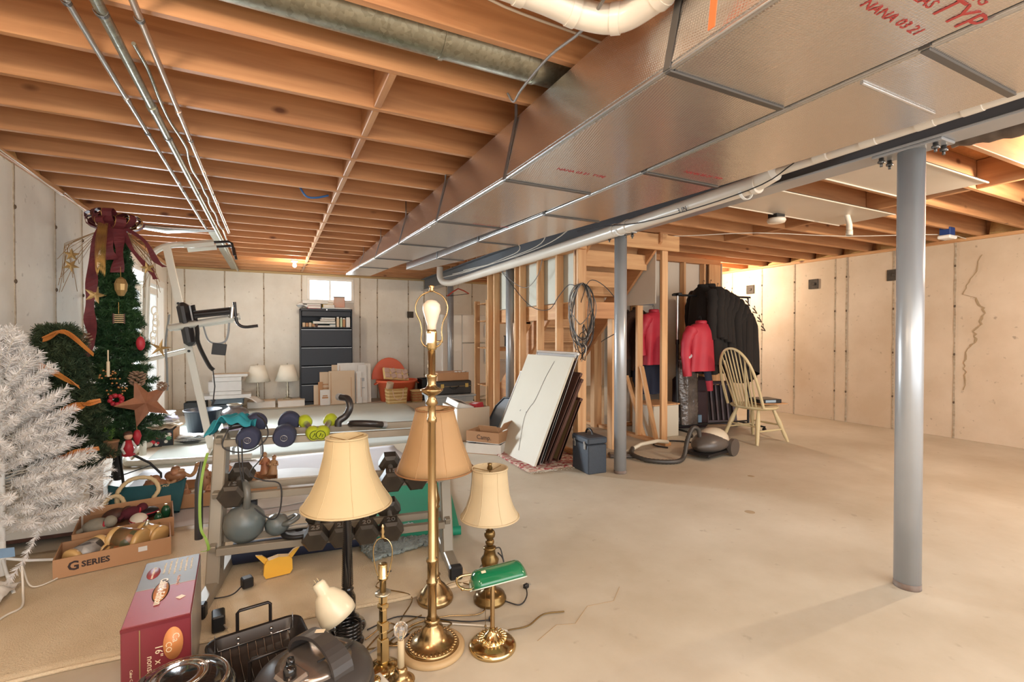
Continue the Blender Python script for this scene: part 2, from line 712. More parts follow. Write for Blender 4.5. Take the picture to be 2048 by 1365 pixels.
def form_wall(name, x0, x1, fixed, axis, side, joints, mat, zt=ZW, holes=(), tie_rows=(0.45, 1.05, 1.65, 2.15)):
    """poured wall made of form-width panels; joint ridges and snapped ties between them"""
    root = bpy.data.objects.new(name, None)
    COL.objects.link(root)
    root['kind'] = 'structure'
    xs = [x0] + sorted(joints) + [x1]
    for i in range(len(xs) - 1):
        a, b = xs[i] + 0.004, xs[i + 1] - 0.004
        off = (hsh(i + len(name)) - 0.5) * 0.006
        for (za, zb, ca, cb) in panel_cuts(a, b, 0.0, zt, holes):
            mb = MB()
            lo, hi = (fixed + off, fixed + side * 0.2)
            lo, hi = min(lo, hi), max(lo, hi)
            if axis == 'y':
                mb.box(lo, ca, za, hi, cb, zb, b=0.003)
            else:
                mb.box(ca, lo, za, cb, hi, zb, b=0.003)
            put('wall_panel', mb, mat, root)
    for j in joints:
        if any(h[0] - 0.02 < j < h[1] + 0.02 for h in holes):
            continue
        mb = MB()
        pts = []
        for k in range(26):
            z = zt * k / 25
            o = (hsh(k * 7 + int(j * 31)) - 0.5) * 0.006
            d = fixed - side * 0.002
            pts.append((d, j + o, z) if axis == 'y' else (j + o, d, z))
        sd = (0, 1, 0) if axis == 'y' else (1, 0, 0)
        mb.ribbon(pts, [0.012 + 0.012 * hsh(k * 3 + int(j * 17)) for k in range(26)], 0.008, side=sd)
        put('form_joint', mb, m_joint, root)
        for z in tie_rows:
            mb = MB()
            d = fixed - side * 0.006
            mb.ball((d, j, z) if axis == 'y' else (j, d, z), 0.011, 7, 5, sc=(1, 1, 1.5))
            put('form_tie', mb, m_tie, root)
    return root


def panel_cuts(a, b, z0, z1, holes):
    """split one panel round any window or door opening"""
    for (h0, h1, hz0, hz1) in holes:
        if h0 < b and h1 > a:
            out = []
            if a < h0:
                out.append((z0, z1, a, h0))
            if h1 < b:
                out.append((z0, z1, h1, b))
            m0, m1 = max(a, h0), min(b, h1)
            if hz0 > z0 + 0.01:
                out.append((z0, hz0, m0, m1))
            if hz1 < z1 - 0.01:
                out.append((hz1, z1, m0, m1))
            return out
    return [(z0, z1, a, b)]


wall_left = form_wall('wall_left', YB, YF + 0.19, XL, 'y', -1, [-2.2, -1.4, -0.6, 0.1, 0.9, 1.7, 2.4, 3.1, 3.8, 4.38, 5.06, 5.67, 6.3, 6.9, 9.62], m_wall_l,
                      holes=((7.3, 9.25, 0.0, 2.12),))
wall_far = form_wall('wall_far', XL, XR, YF, 'x', 1, [-1.36, -0.76, -0.14, 0.5, 1.58, 1.92, 2.56, 2.9, 3.4, 4.0, 4.6, 5.2, 5.8, 6.4, 7.0], m_wall_l,
                     holes=((0.6, 1.46, 1.93, 2.40),))
wall_right = form_wall('wall_right', YB, YF + 0.19, XR, 'y', 1, [-2.4, -1.7, -1.0, -0.3, 0.4, 1.0, 1.6, 2.2, 2.87, 3.53, 4.13, 4.29, 4.92, 5.5, 6.1, 6.8, 7.5, 8.2, 8.9, 9.5], m_wall_r)
# wandering crack on the right wall, with a rust stain at its top
mb = MB()
yz = [(2.63, 2.25), (2.66, 2.1), (2.75, 1.93), (2.78, 1.79), (2.68, 1.74), (2.62, 1.64), (2.59, 1.55), (2.63, 1.42), (2.68, 1.33), (2.67, 1.22), (2.74, 1.12), (2.78, 0.95), (2.76, 0.8), (2.79, 0.55)]
pts = []
for i in range(len(yz) - 1):
    for k in range(4):
        t = k / 4
        pts.append((XR - 0.005, yz[i][0] * (1 - t) + yz[i + 1][0] * t + (hsh(i * 4 + k) - 0.5) * 0.03, yz[i][1] * (1 - t) + yz[i + 1][1] * t))
mb.ribbon(pts, [0.006 + 0.02 * hsh(k * 5) * (1 if 16 < k < 44 else 0.3) for k in range(len(pts))], 0.008, side=(0, 1, 0.1))
put('crack', mb, m_crack, wall_right)
for (y, z) in ((4.61, 2.09), (3.53, 2.11), (5.72, 2.1)):
    mb = MB()
    mb.cbox((XR - 0.02, y, z), (0.03, 0.16, 0.15), b=0.004)
    mb.lathe([(0.02, 0), (0.02, 0.02)], 8, (0, 0, 0))
    mb2 = MB()
    mb2.cbox((XR - 0.012, y, z), (0.02, 0.15, 0.15), b=0.004)
    mb2.cbox((XR - 0.03, y - 0.01, z), (0.02, 0.04, 0.04), b=0.004)
    put('wall_sleeve', mb2, pm('weathered_sleeve', (92, 84, 76), 0.8, 0.3, col2=(60, 52, 44), ns=20, amt=0.8), wall_right)
mb = MB()
mb.cbox((2.6, YF - 0.015, 1.72), (0.13, 0.03, 0.13), b=0.004)
put('wall_sleeve', mb, MATS['weathered_sleeve'], wall_far)

# far window
wn = bpy.data.objects.new('window_1', None)
COL.objects.link(wn)
wn['kind'] = 'structure'
mb = MB()
x0, x1, z0, z1 = 0.6, 1.46, 1.93, 2.40
for a, b, c, d in ((x0, z0, x1, z0 + 0.05), (x0, z1 - 0.05, x1, z1), (x0, z0 + 0.05, x0 + 0.05, z1 - 0.05), (x1 - 0.05, z0 + 0.05, x1, z1 - 0.05)):
    mb.box(a, YF - 0.012, b, c, YF + 0.1, d, b=0.004)
put('window_frame', mb, m_white, wn)
mb = MB()
mb.box(x0 + 0.05, YF + 0.05, z0 + 0.05, x1 - 0.05, YF + 0.056, z1 - 0.05)
put('pane', mb, m_glass, wn)
mb = MB()
mb.box(1.0, YF + 0.03, z0 + 0.05, 1.035, YF + 0.07, z1 - 0.05)
put('meeting_rail', mb, m_white, wn)

# side door with glass, left wall
dr = bpy.data.objects.new('door_1', None)
COL.objects.link(dr)
dr['kind'] = 'structure'
mb = MB()
for (ya, yb, za, zb) in ((7.3, 7.4, 0, 2.12), (9.15, 9.25, 0, 2.12), (7.4, 9.15, 2.02, 2.12), (7.4, 9.15, 0, 0.03)):
    mb.box(XL - 0.2, ya, za, XL + 0.03, yb, zb, b=0.004)
put('door_frame', mb, m_white, dr)
for (ya, yb) in ((7.42, 8.3), (8.25, 9.13)):
    f = MB()
    x = XL - 0.1 if ya < 8 else XL - 0.06
    for (a, b, c, d) in ((ya, ya + 0.08, 0.03, 2.0), (yb - 0.08, yb, 0.03, 2.0), (ya + 0.08, yb - 0.08, 0.03, 0.13), (ya + 0.08, yb - 0.08, 1.9, 2.0)):
        f.box(x - 0.02, a, c, x + 0.02, b, d, b=0.004)
    fo = put('door_leaf', f, m_white, dr)
    g = MB()
    g.box(x - 0.003, ya + 0.08, 0.13, x + 0.003, yb - 0.08, 1.9)
    put('pane', g, m_glass, fo)

# sill plates and rim boards
for nm, bx, mt in (('trim_1', (XL - 0.18, YB, ZW, XL + 0.02, YF, ZJ), 'y'), ('trim_2', (XL, YF - 0.02, ZW, XR, YF + 0.18, ZJ), 'x'), ('trim_3', (XR - 0.02, YB, ZW, XR + 0.18, YF, ZJ), 'y')):
    mb = MB()
    mb.box(*bx, b=0.004)
    put(nm, mb, m_plate if mt == 'y' else m_sill, kind='structure')
mb = MB()
mb.box(XL - 0.16, YB, ZJ, XL - 0.12, YF, ZS)
put('trim_4', mb, m_joist_y, kind='structure')
mb = MB()
mb.box(XL - 0.2, YF + 0.0, ZJ, XR + 0.2, YF + 0.04, ZS)
put('trim_6', mb, m_joist, kind='structure')
mb = MB()
mb.box(XR + 0.12, YB, ZJ, XR + 0.16, YF, ZS)
put('trim_5', mb, m_joist_y, kind='structure')

# ceiling: subfloor deck with its joists and blocking
mb = MB()
mb.box(XL - 0.2, YB, ZS, XR + 0.2, YF + 0.2, ZS + 0.02)
ceiling = put('ceiling', mb, m_osb, kind='structure')
me = None
ys = [1.79 + 0.406 * k for k in range(-8, 21) if 1.79 + 0.406 * k < 9.96]
for i, y in enumerate(ys):
    if me is None:
        mb = MB()
        mb.box(-2.27, -0.019, -0.1175, 2.27, 0.019, 0.1175, b=0.004)
        o = put('joist', mb, m_joist, ceiling, loc=(XL - 0.12 + 2.27, y, ZJ + 0.1175))
        me = o.data
    else:
        put('joist', me, None, ceiling, loc=(XL - 0.12 + 2.27, y, ZJ + 0.1175))
me2 = None
for i, y in enumerate(ys):
    if 4.3 < y < 4.5:
        pass
    yy = y + 0.04
    if me2 is None:
        mb = MB()
        mb.box(-2.4, -0.019, -0.1175, 2.4, 0.019, 0.1175, b=0.004)
        o = put('joist', mb, m_joist, ceiling, loc=(XR + 0.12 - 2.4, yy, ZJ + 0.1175))
        me2 = o.data
    else:
        put('joist', me2, None, ceiling, loc=(XR + 0.12 - 2.4, yy, ZJ + 0.1175))
# blocking between the joists
bm1 = None
for X, lo, hi in ((0.5, 2.0, 9.9), (5.15, 0.2, 4.2)):
    for i in range(len(ys) - 1):
        y = ys[i]
        if lo < y < hi:
            if bm1 is None:
                mb = MB()
                mb.box(-0.019, -0.183, -0.115, 0.019, 0.183, 0.115, b=0.004)
                o = put('blocking', mb, m_joist_y, ceiling, loc=(X, y + 0.203, ZJ + 0.1165))
                bm1 = o.data
            else:
                put('blocking', bm1, None, ceiling, loc=(X, y + 0.203 + (0.04 if X > 3 else 0), ZJ + 0.1165), rot=(0, 0, 0.012 * (hsh(i) - 0.5)))
# insulation batts tucked against the rim at both sides
for sx in (XL - 0.03, XR + 0.03):
    for i in range(len(ys) - 1):
        if ys[i] < 0.5:
            continue
        mb = MB()
        mb.sheet(lambda u, v, q=i: ((sx + (0.06 if sx > 0 else -0.06) * (v * 1.0) + 0.015 * math.sin(u * 9 + q), ys[q] + 0.03 + u * 0.34, ZJ + 0.01 + v * 0.2)), 4, 3, t=0.03 if sx < 0 else -0.03)
        put('rim_insulation', mb, m_insul, ceiling)
# sheet-metal joist pans on the right side
m_pan = pm('pan_sheet_white', (214, 204, 190), 0.45, 0.35, col2=(200, 188, 172), ns=2, amt=0.8)
for (xa, xb, ya, yb, lab) in ((3.05, 4.95, 1.67, 2.19, 0), (3.05, 5.45, 2.52, 3.05, 1)):
    mb = MB()
    mb.box(xa, ya, ZJ - 0.012, xb, yb, ZJ - 0.004, b=0.002)
    mb.box(xa, ya, ZJ - 0.02, xb, ya + 0.012, ZJ - 0.004, b=0.002)
    mb.box(xa, yb - 0.012, ZJ - 0.02, xb, yb, ZJ - 0.004, b=0.002)
    put('joist_pan', mb, m_pan, ceiling)


# ---------------------------------------------------------------- steel beam and columns
b = thing('steel_beam', 'long grey steel I-beam carried on the round columns', 'beam', (2.91, 3.5, 2.23))
L0, L1 = -6.4, 6.48
mb = MB()
mb.box(-0.08, L0, 0, 0.08, L1, 0.014, b=0.003)
put('lower_flange', mb, m_steel, b)
mb = MB()
mb.box(-0.08, L0, 0.236, 0.08, L1, 0.25, b=0.003)
put('upper_flange', mb, m_beam, b)
mb = MB()
mb.box(-0.006, L0, 0.014, 0.006, L1, 0.236)
put('web', mb, m_beam, b)


def column(y, label):
    c = thing('steel_column', label, 'column', (2.9, y, 0), 0, 'steel columns under the beam')
    mb = MB()
    mb.lathe([(0.057, 0.0), (0.057, 2.215)], 28)
    put('post', mb, m_steel, c)
    mb = MB()
    mb.cbox((0, 0, 2.2225), (0.13, 0.3, 0.014), b=0.003)
    put('cap_plate', mb, m_steel, c)
    for sx in (-0.04, 0.04):
        for sy in (-0.115, 0.115):
            mb = MB()
            mb.lathe([(0.016, 2.188), (0.016, 2.2), (0.011, 2.2), (0.011, 2.216)], 6, (sx, sy, 0))
            mb.lathe([(0.007, 2.17), (0.007, 2.19)], 8, (sx, sy, 0))
            put('bolt', mb, m_cleat, c)
    mb = MB()
    mb.lathe([(0.0585, 0.0), (0.0585, 0.012), (0.0575, 0.03)], 28)
    put('rust_ring', mb, pm('rust_ring', (96, 68, 48), 0.9, col2=(140, 132, 126), ns=14, amt=0.6), c)
    return c


column(1.275, 'grey steel column standing alone on bare floor, nearest of all columns')
column(3.54, 'grey steel column beside the black accordion case, second along the beam')
column(5.86, 'grey steel column in the stud wall behind the leaning white board')
column(8.3, 'grey steel column in front of the white refrigerator at the far end')

# ---------------------------------------------------------------- foil duct trunks


def duct(name, label, xl, xr, stations, skew):
    """stations: (y, bottom z, right shift); each run between them is one section part"""
    d = thing(name, label, 'duct', (xl, stations[0][0], 2.1))
    ox, oy, oz = xl, stations[0][0], 2.1
    for i in range(len(stations) - 1):
        (ya, za, ra), (yb, zb, rb) = stations[i], stations[i + 1]
        mb = MB()
        vs = []
        for (y, z, r) in ((ya, za, ra), (yb - 0.004, zb, rb)):
            zt = 2.445
            l0, r0 = xl - ox, xr + r - ox
            k = 0.02
            vs += [(l0 + k, y - oy, z - oz), (r0 - k, y - oy, z - oz), (r0, y - oy, z - oz + k), (r0, y - oy, zt - oz), (l0 + skew, y - oy, zt - oz), (l0, y - oy, z - oz + k)]
        fs = [(j, (j + 1) % 6, 6 + (j + 1) % 6, 6 + j) for j in range(6)]
        fs = [tuple(reversed(f)) for f in fs] + [(5, 4, 3, 2, 1, 0)[::-1], (6, 7, 8, 9, 10, 11)[::-1]]
        mb.add(vs, fs)
        put('duct_section', mb, m_foil, d)
        # drive cleat across the underside and up the side at each joint
        if i > 0:
            mb = MB()
            mb.box(0.0, ya - oy - 0.012, za - oz - 0.007, xr + ra - ox - 0.02, ya - oy + 0.014, za - oz, b=0.003)
            put('drive_cleat', mb, m_cleat, d)
            mb = MB()
            mb.ribbon([(-0.006, ya - oy, za - oz), (skew - 0.008, ya - oy, 2.445 - oz), (skew - 0.008, ya - oy, 2.6 - oz)], 0.028, 0.003, side=(0, 1, 0))
            put('hanger_strap', mb, m_cleat, d)
        # taped lower corner edge
        mb = MB()
        mb.tube([(0.008, ya - oy, za - oz + 0.008), (0.008, yb - oy, zb - oz + 0.008)], 0.011, 6)
        put('corner_tape', mb, m_tape, d)
    return d


dL = duct('foil_duct', 'wide foil-faced supply duct, left of the pair, edge toward the open joists', 1.09, 1.655,
          [(-1.2, 2.1, 0), (-0.05, 2.1, 0), (1.11, 2.1, 0), (2.265, 2.1, 0), (3.42, 2.13, -0.03), (4.6, 2.165, -0.06), (5.8, 2.2, -0.1), (7.0, 2.25, -0.13), (8.3, 2.285, -0.16)], 0.075)
dR = duct('foil_duct', 'narrower foil-faced return duct on the right, running beside the steel beam', 1.662, 2.2,
          [(-1.2, 2.1, 0.2), (-0.4, 2.1, 0.15), (0.7, 2.1, 0.06), (1.85, 2.1, -0.0), (2.83, 2.11, -0.06), (4.0, 2.13, -0.12), (5.2, 2.15, -0.2), (6.6, 2.2, -0.3)], 0.0)
# raised tape line and loose strip on the right-hand duct
mb = MB()
mb.tube([(0.03, 2.08, -0.004), (0.5, 2.083, -0.004)], 0.006, 6)
put('drive_cleat', mb, m_tape, dR)
# red print on the foil underside
for txt, sz, x, y in (('TYP', 0.1, 0.5, 1.79), ('NANA 03 21', 0.045, 0.37, 1.87), ('RGLAS', 0.045, 0.33, 1.80), ('HING', 0.05, 0.44, 1.735)):
    letter(txt, sz, m_redink, dL, (x - 0.03, y, -0.0012), (PI, 0, 0), name='red_print', font_scale=(1.1, 0.85))
for (x, y) in ((0.3, 3.2), (0.36, 4.45)):
    letter('NANA 03 21  TYPE', 0.035, m_redink, dL, (x, y, -0.0012), (PI, 0, 0), name='red_print')
letter('NANA 03 21 TYP', 0.035, m_redink, dR, (0.3, 2.95, -0.0016), (PI, 0, 0), name='red_print')

# round galvanized duct in the joist bay
d = thing('round_duct', 'round galvanized branch duct lying up between two joists', 'duct', (-1.3, 1.99, 2.585))
mb = MB()
mb.tube([(0, 0, 0), (0.8, 0, 0)], 0.1, 28)
mb.tube([(0.8, 0, 0), (2.58, 0, 0)], 0.098, 28)
put('pipe_run', mb, m_galv, d)
for x in (0.8, 1.95, 2.4):
    mb = MB()
    mb.tube([(x, 0, 0), (x + 0.02, 0, 0)], 0.1035, 28)
    put('crimp_band', mb, m_galv, d)

# white PVC vent pipes crossing over the duct
t = thing('vent_pipe', 'bent white plastic vent pipe with elbows crossing over the foil duct', 'pipe', (1.2, 1.1, 2.46))
E_ = spline([(-0.700, 0.280, -0.060), (-0.420, 0.260, -0.075), (-0.270, 0.245, -0.095), (-0.165, 0.185, -0.115), (-0.125, 0.070, -0.115), (-0.120, -0.100, -0.110), (-0.120, -1.100, -0.100)], 6)
mb = MB()
mb.tube(E_, 0.045, 18)
put('pipe_run', mb, m_pvc, t)
for k in (4, 10, 17, 26):
    mb = MB()
    mb.tube([E_[k], E_[k] + (E_[k + 1] - E_[k]).normalized() * 0.03], 0.049, 18)
    put('coupling', mb, m_pvc, t)
t = thing('vent_pipe', 'second white plastic elbow pipe running toward the camera above the duct', 'pipe', (1.3, 1.0, 2.5))
E_ = spline([(-0.800, 0.290, -0.090), (-0.520, 0.270, -0.100), (-0.400, 0.235, -0.115), (-0.345, 0.150, -0.125), (-0.335, -0.050, -0.125), (-0.335, -0.900, -0.115)], 6)
mb = MB()
mb.tube(E_, 0.034, 18)
put('pipe_run', mb, m_pvc, t)
for k in (6, 16):
    mb = MB()
    mb.tube([E_[k], E_[k] + (E_[k + 1] - E_[k]).normalized() * 0.03], 0.038, 18)
    put('coupling', mb, m_pvc, t)

# drain pipe along the beam: slim run with couplings, then the wide run
t = thing('drain_pipe', 'white plastic drain pipe running beside the steel beam, slim near and wide beyond', 'pipe', (2.765, 0, 2.28))
mb = MB()
mb.tube([(-0.03, -2.0, 0.02), (0.0, 1.9, 0.005)], 0.026, 16)
put('slim_run', mb, m_pvc, t)
for y in (0.55, 0.95, 1.12, 1.36, 1.6):
    mb = MB()
    mb.tube([(-0.012, y, 0.012), (-0.011, y + 0.07, 0.012)], 0.034, 16)
    put('coupling', mb, m_pvc, t)
mb = MB()
mb.tube([(-0.03, 1.9, 0.0), (-0.01, 2.05, -0.03), (-0.015, 3.4, -0.055), (-0.02, 5.5, -0.08), (-0.02, 7.6, -0.1)], 0.055, 20)
put('wide_run', mb, m_pvc, t)
mb = MB()
mb.tube(spline([(-0.02, 7.6, -0.1), (-0.03, 7.8, -0.1), (-0.12, 7.95, -0.07), (-0.16, 8.0, 0.03), (-0.16, 8.0, 0.19)], 5), 0.055, 18)
put('elbow', mb, m_pvc, t)
for y in (2.02, 3.25, 3.42, 5.3, 7.4):
    mb = MB()
    mb.tube([(-0.016, y, -0.052 - (y - 3.4) * 0.011), (-0.016, y + 0.03, -0.0525 - (y - 3.4) * 0.011)], 0.059, 20)
    put('coupling', mb, m_pvc, t)
letter('3 IN', 0.05, m_pvc_mark, t, (-0.066, 2.6, -0.07), (PI * 0.5 + 0.5, 0, -PI / 2), name='pipe_print')
# pipe hanger clips
for y in (2.05, 3.3):
    mb = MB()
    mb.ribbon(arc((-0.015, y + 0.06, -0.05), 0.062, -PI * 0.9, PI * 0.2, 12, 'xz'), 0.02, 0.003, side=(0, 1, 0))
    put('clip', mb, m_white, t)

# three runs of pipe under the left joists
for nm, lab, x, r, mt, cl in (('conduit_pipe', 'leftmost thin steel conduit under the ceiling joists', -0.635, 0.0115, m_conduit, (2.95, 4.4)),
                              ('gas_pipe', 'middle thicker galvanized pipe with coupling under the joists', -0.54, 0.019, m_galv, (2.98,)),
                              ('copper_pipe', 'right-hand dull copper water pipe under the joists', -0.43, 0.0125, m_copper, (3.0, 4.0, 4.9))):
    t = thing(nm, lab, 'pipe', (x, 0, 2.462 - r))
    end = 6.3 if nm != 'gas_pipe' else 9.8
    mb = MB()
    mb.tube([(0.012, -1.5, 0), (0, 3.0, 0), (-0.004, end, 0)], r, 12)
    put('pipe_run', mb, mt, t)
    for y in cl:
        mb = MB()
        mb.tube([(0.0, y, 0), (0, y + 0.05, 0)], r * 1.25, 12)
        put('coupling', mb, mt, t)
    for y in [q for q in ys if 2 < q < 6][::3]:
        mb = MB()
        mb.ribbon(arc((0, y, 0), r + 0.003, -PI, 0, 8, 'xz'), 0.018, 0.002, side=(0, 1, 0))
        put('pipe_clip', mb, m_cleat, t)
t = thing('armored_cable', 'wavy flexible armored cable strapped beside the middle ceiling pipe', 'cable', (-0.49, 2.4, 2.455))
pts = [(0.0 + 0.006 * math.sin(k * 1.35) + (0.012 if k in (5, 6, 12) else 0), k * 0.2, -0.002 + 0.006 * math.sin(k * 2.1)) for k in range(26)]
mb = MB()
mb.tube(spline(pts, 3), 0.008, 7)
put('cable_run', mb, m_galv, t)
t = thing('duct_takeoff', 'flat foil-wrapped branch duct crossing the joists behind the tree top', 'duct', (-1.45, 6.2, 2.44))
mb = MB()
mb.tube([(0, 0.0, 0), (0.45, 0.0, -0.03), (0.9, 0.0, 0)], [0.03, 0.075, 0.02], 12, flat=(0.5, 1.3))
put('sleeve', mb, m_tape, t)
t = thing('ceiling_strap', 'narrow pierced metal strip fixed across the joists by the far wall', 'strap', (-0.56, 6.3, 2.472))
mb = MB()
mb.box(-0.09, 0, -0.006, 0.03, 3.6, 0.0)
put('strip', mb, m_galv, t)


def cable(name, lab, pts, r, mt, n=6, cat='cable', sm=4):
    mb = MB()
    mb.tube(spline(pts, sm), r, n)
    return put(name, mb, mt, None, label=lab, cat=cat)


cable('hanging_cable', 'grey cable looping down from the vent pipes onto the joists', [(0.94, 1.2, 2.36), (0.98, 1.4, 2.36), (1.02, 1.7, 2.43), (1.05, 2.0, 2.44), (1.08, 2.14, 2.45), (1.06, 2.17, 2.5)], 0.006, m_wireg)
cable('stapled_cable', 'cream cable stapled along the side of the nearest joist', [(0.2, 1.76, 2.68), (0.6, 1.765, 2.66), (0.85, 1.765, 2.62), (1.2, 1.765, 2.61), (1.5, 1.765, 2.6)], 0.006, m_wirew)
cable('beam_wire', 'thin dark wire sagging along the wide drain pipe', [(2.69, 1.75, 2.28), (2.685, 1.95, 2.21), (2.69, 2.4, 2.19), (2.68, 3.0, 2.2), (2.69, 3.5, 2.27), (2.66, 3.9, 2.3)], 0.004, m_wirek)
for k, (a, b_) in enumerate(((3.6, 6.9), (3.9, 7.4), (4.4, 7.9))):
    cable('yellowish_cable', ('cream cable draped from the duct edge onto the wide drain pipe', 'second cream cable on the wide drain pipe', 'lowest cream cable on the wide drain pipe')[k],
          [(2.45 - 0.12 * k, a, 2.3), (2.6, a + 0.6, 2.27 + 0.01 * k), (2.7, a + 1.3, 2.27 + 0.01 * k), (2.68, (a + b_) / 2 + 0.6, 2.26), (2.62, b_, 2.28)], 0.005, m_wirew)
cable('blue_wire', 'short blue wire with white end poking out between joists', [(0.2, 4.42, 2.56), (0.26, 4.43, 2.47), (0.34, 4.43, 2.465), (0.44, 4.44, 2.5)], 0.009, pm('blue_cable', (40, 96, 160), 0.5))
cable('tacked_cable', 'white cable tacked along the top of the left wall', [(-1.53, 4.0, 2.46), (-1.5, 4.3, 2.43), (-1.53, 4.6, 2.45), (-1.49, 5.0, 2.4), (-1.52, 5.2, 2.46), (-1.48, 5.5, 2.38), (-1.52, 5.8, 2.45)], 0.004, m_wirew)
# black flexible duct over the beam on the right
t = thing('flexible_duct', 'dark flexible duct wrapped in plastic beside the beam at upper right', 'duct', (3.2, 0.2, 2.36))
E_ = [(0.2, -1.4, 0.0), (0.22, 0, 0.0), (0.25, 0.5, 0.02), (0.25, 0.85, 0.03), (0.2, 1.1, 0.05)]
mb = MB()
E2 = spline(E_, 10)
mb.tube(E2, [0.075 + 0.005 * math.sin(k * 1.9) for k in range(len(E2))], 14)
put('sleeve', mb, pm('dark_duct_wrap', (60, 46, 40), 0.35, 0.2, col2=(110, 96, 84), ns=9, amt=0.7), t)
# orange zip strap at the top
mb = MB()
mb.ribbon([(1.03, 0.86, 2.5), (1.04, 0.88, 2.3), (1.07, 0.93, 2.12)], 0.022, 0.003, side=(0, 1, 0.0))
put('orange_strap', mb, pm('orange_strap', (232, 106, 52), 0.5), label='orange plastic strap hanging at the duct corner, top edge', cat='strap')
# junction box, smoke detector, PVC stub, right-hand ceiling
t = thing('junction_box', 'blue and white electrical box on the ceiling near the right wall', 'box', (6.84, 2.66, 2.40))
mb = MB()
mb.cbox((0, 0, 0.06), (0.12, 0.1, 0.09), b=0.006)
put('box_body', mb, pm('box_blue', (34, 62, 120), 0.5), t)
mb = MB()
mb.cbox((0, 0, -0.005), (0.17, 0.12, 0.04), b=0.01)
put('cover', mb, m_white, t)
t = thing('lamp_socket', 'round white ceiling lampholder without a bulb on the right joists', 'light fitting', (4.42, 3.05, 2.42))
mb = MB()
mb.lathe([(0.02, -0.035), (0.075, -0.03), (0.085, -0.01), (0.08, 0.01)], 20)
put('cover', mb, m_pvc, t)
mb = MB()
mb.cbox((0, 0, 0.035), (0.12, 0.1, 0.05), b=0.005)
put('box_body', mb, m_black, t)
t = thing('pipe_stub', 'short white plastic pipe stub hanging from the joist pan', 'pipe', (5.08, 2.74, 2.27))
mb = MB()
mb.tube([(0, 0, 0), (0, 0, 0.1), (-0.02, 0.02, 0.22)], 0.026, 14)
put('pipe_run', mb, m_pvc, t)
mb = MB()
mb.lathe([(0.03, 0), (0.03, 0.05)], 14)
put('coupling', mb, m_pvc, t)
cable('copper_line', 'thin brown pipe crossing the bright joists at upper right', [(5.0, 1.36, 2.47), (5.6, 1.34, 2.465), (6.4, 1.3, 2.465)], 0.009, m_copper)
cable('joist_cable', 'white cable strung across the right-hand joists', [(3.3, 4.6, 2.47), (4.2, 4.2, 2.45), (5.0, 3.7, 2.47), (6.0, 3.3, 2.45), (6.84, 2.72, 2.44), (7.4, 2.7, 2.44)], 0.005, m_wirew)


def bulb(loc, lab, drop=0.0):
    t = thing('light_bulb', lab, 'light bulb', loc)
    mb = MB()
    mb.lathe([(0.0, -0.115), (0.014, -0.112), (0.026, -0.1), (0.03, -0.083), (0.026, -0.065), (0.017, -0.045), (0.014, -0.035)], 16)
    put('glass', mb, pm('lit_bulb', (255, 226, 180), 0.3, emit=9), t)
    mb = MB()
    mb.lathe([(0.03, -0.04), (0.05, -0.02), (0.055, 0.0)], 16)
    put('socket', mb, m_white, t)
    return t


bulb((0.32, 8.35, 2.478), 'lit bare bulb in a ceiling socket before the far wall')
bulb((6.75, 5.89, 2.478), 'lit bare bulb beyond the end of the coat closet wall')
# coat hanger on the beam by the refrigerator
t = thing('coat_hanger', 'red wooden coat hanger hooked at the beam before the refrigerator', 'hanger', (2.9, 7.9, 1.98), 0.0)
mb = MB()
mb.tube([(-0.2, 0, -0.02), (-0.1, 0, 0.06), (0, 0, 0.12), (0.1, 0, 0.09), (0.2, 0, 0.04)], 0.011, 8)
put('arms', mb, pm('red_wood', (176, 64, 44), 0.4), t)
mb = MB()
mb.tube([(-0.2, 0, -0.02), (0.2, 0, 0.04)], 0.005, 6)
put('trouser_bar', mb, m_wirek, t)
mb = MB()
mb.tube([(0, 0, 0.12), (0, 0, 0.17)] + arc((-0.02, 0, 0.19), 0.028, -0.6, PI, 8, 'xz'), 0.004, 6)
put('hook', mb, m_steel, t)


# ---------------------------------------------------------------- stud walls and stairs
def wall_root(name):
    o = bpy.data.objects.new(name, None)
    COL.objects.link(o)
    o['kind'] = 'structure'
    return o


def bx(name, mat, parent, x0, y0, z0, x1, y1, z1, b=0.003):
    """a board with its own origin at its centre, so the grain differs from board to board"""
    c = ((x0 + x1) / 2, (y0 + y1) / 2, (z0 + z1) / 2)
    mb = MB()
    mb.cbox((0, 0, 0), (x1 - x0, y1 - y0, z1 - z0), b=b)
    return put(name, mb, mat, parent, loc=c)


m_drywall_back = pm('drywall_back_paper', (206, 204, 190), 0.9, col2=(192, 190, 176), ns=2, amt=0.8)
wa = wall_root('wall_center')
bx('plate', m_plate, wa, 2.865, 4.15, 0.0, 2.955, 6.6, 0.038)
bx('plate', m_plate, wa, 2.865, 4.15, 2.19, 2.955, 6.6, 2.228)
for y in (6.52, 6.30, 5.63, 5.49, 5.03, 4.60, 4.18):
    bx('stud', m_stud, wa, 2.865, y, 0.038, 2.955, y + 0.038, 2.19)
bx('stud', m_stud, wa, 2.865, 4.235, 0.038, 2.955, 4.273, 2.19)
bx('stud', m_stud, wa, 2.965, 4.22, 0.0, 3.0, 4.31, 2.22)
bx('drywall_sheet', m_drywall_back, wa, 2.965, 4.35, 1.66, 2.98, 6.6, 2.2)
bx('header_board', m_plate, wa, 2.965, 4.33, 1.47, 3.0, 6.6, 1.65)
bx('header_board', m_joist, wa, 2.96, 4.24, 1.47, 3.46, 4.28, 1.65)
bx('stud', m_stud, wa, 3.40, 4.29, 0.0, 3.44, 4.38, 1.65)

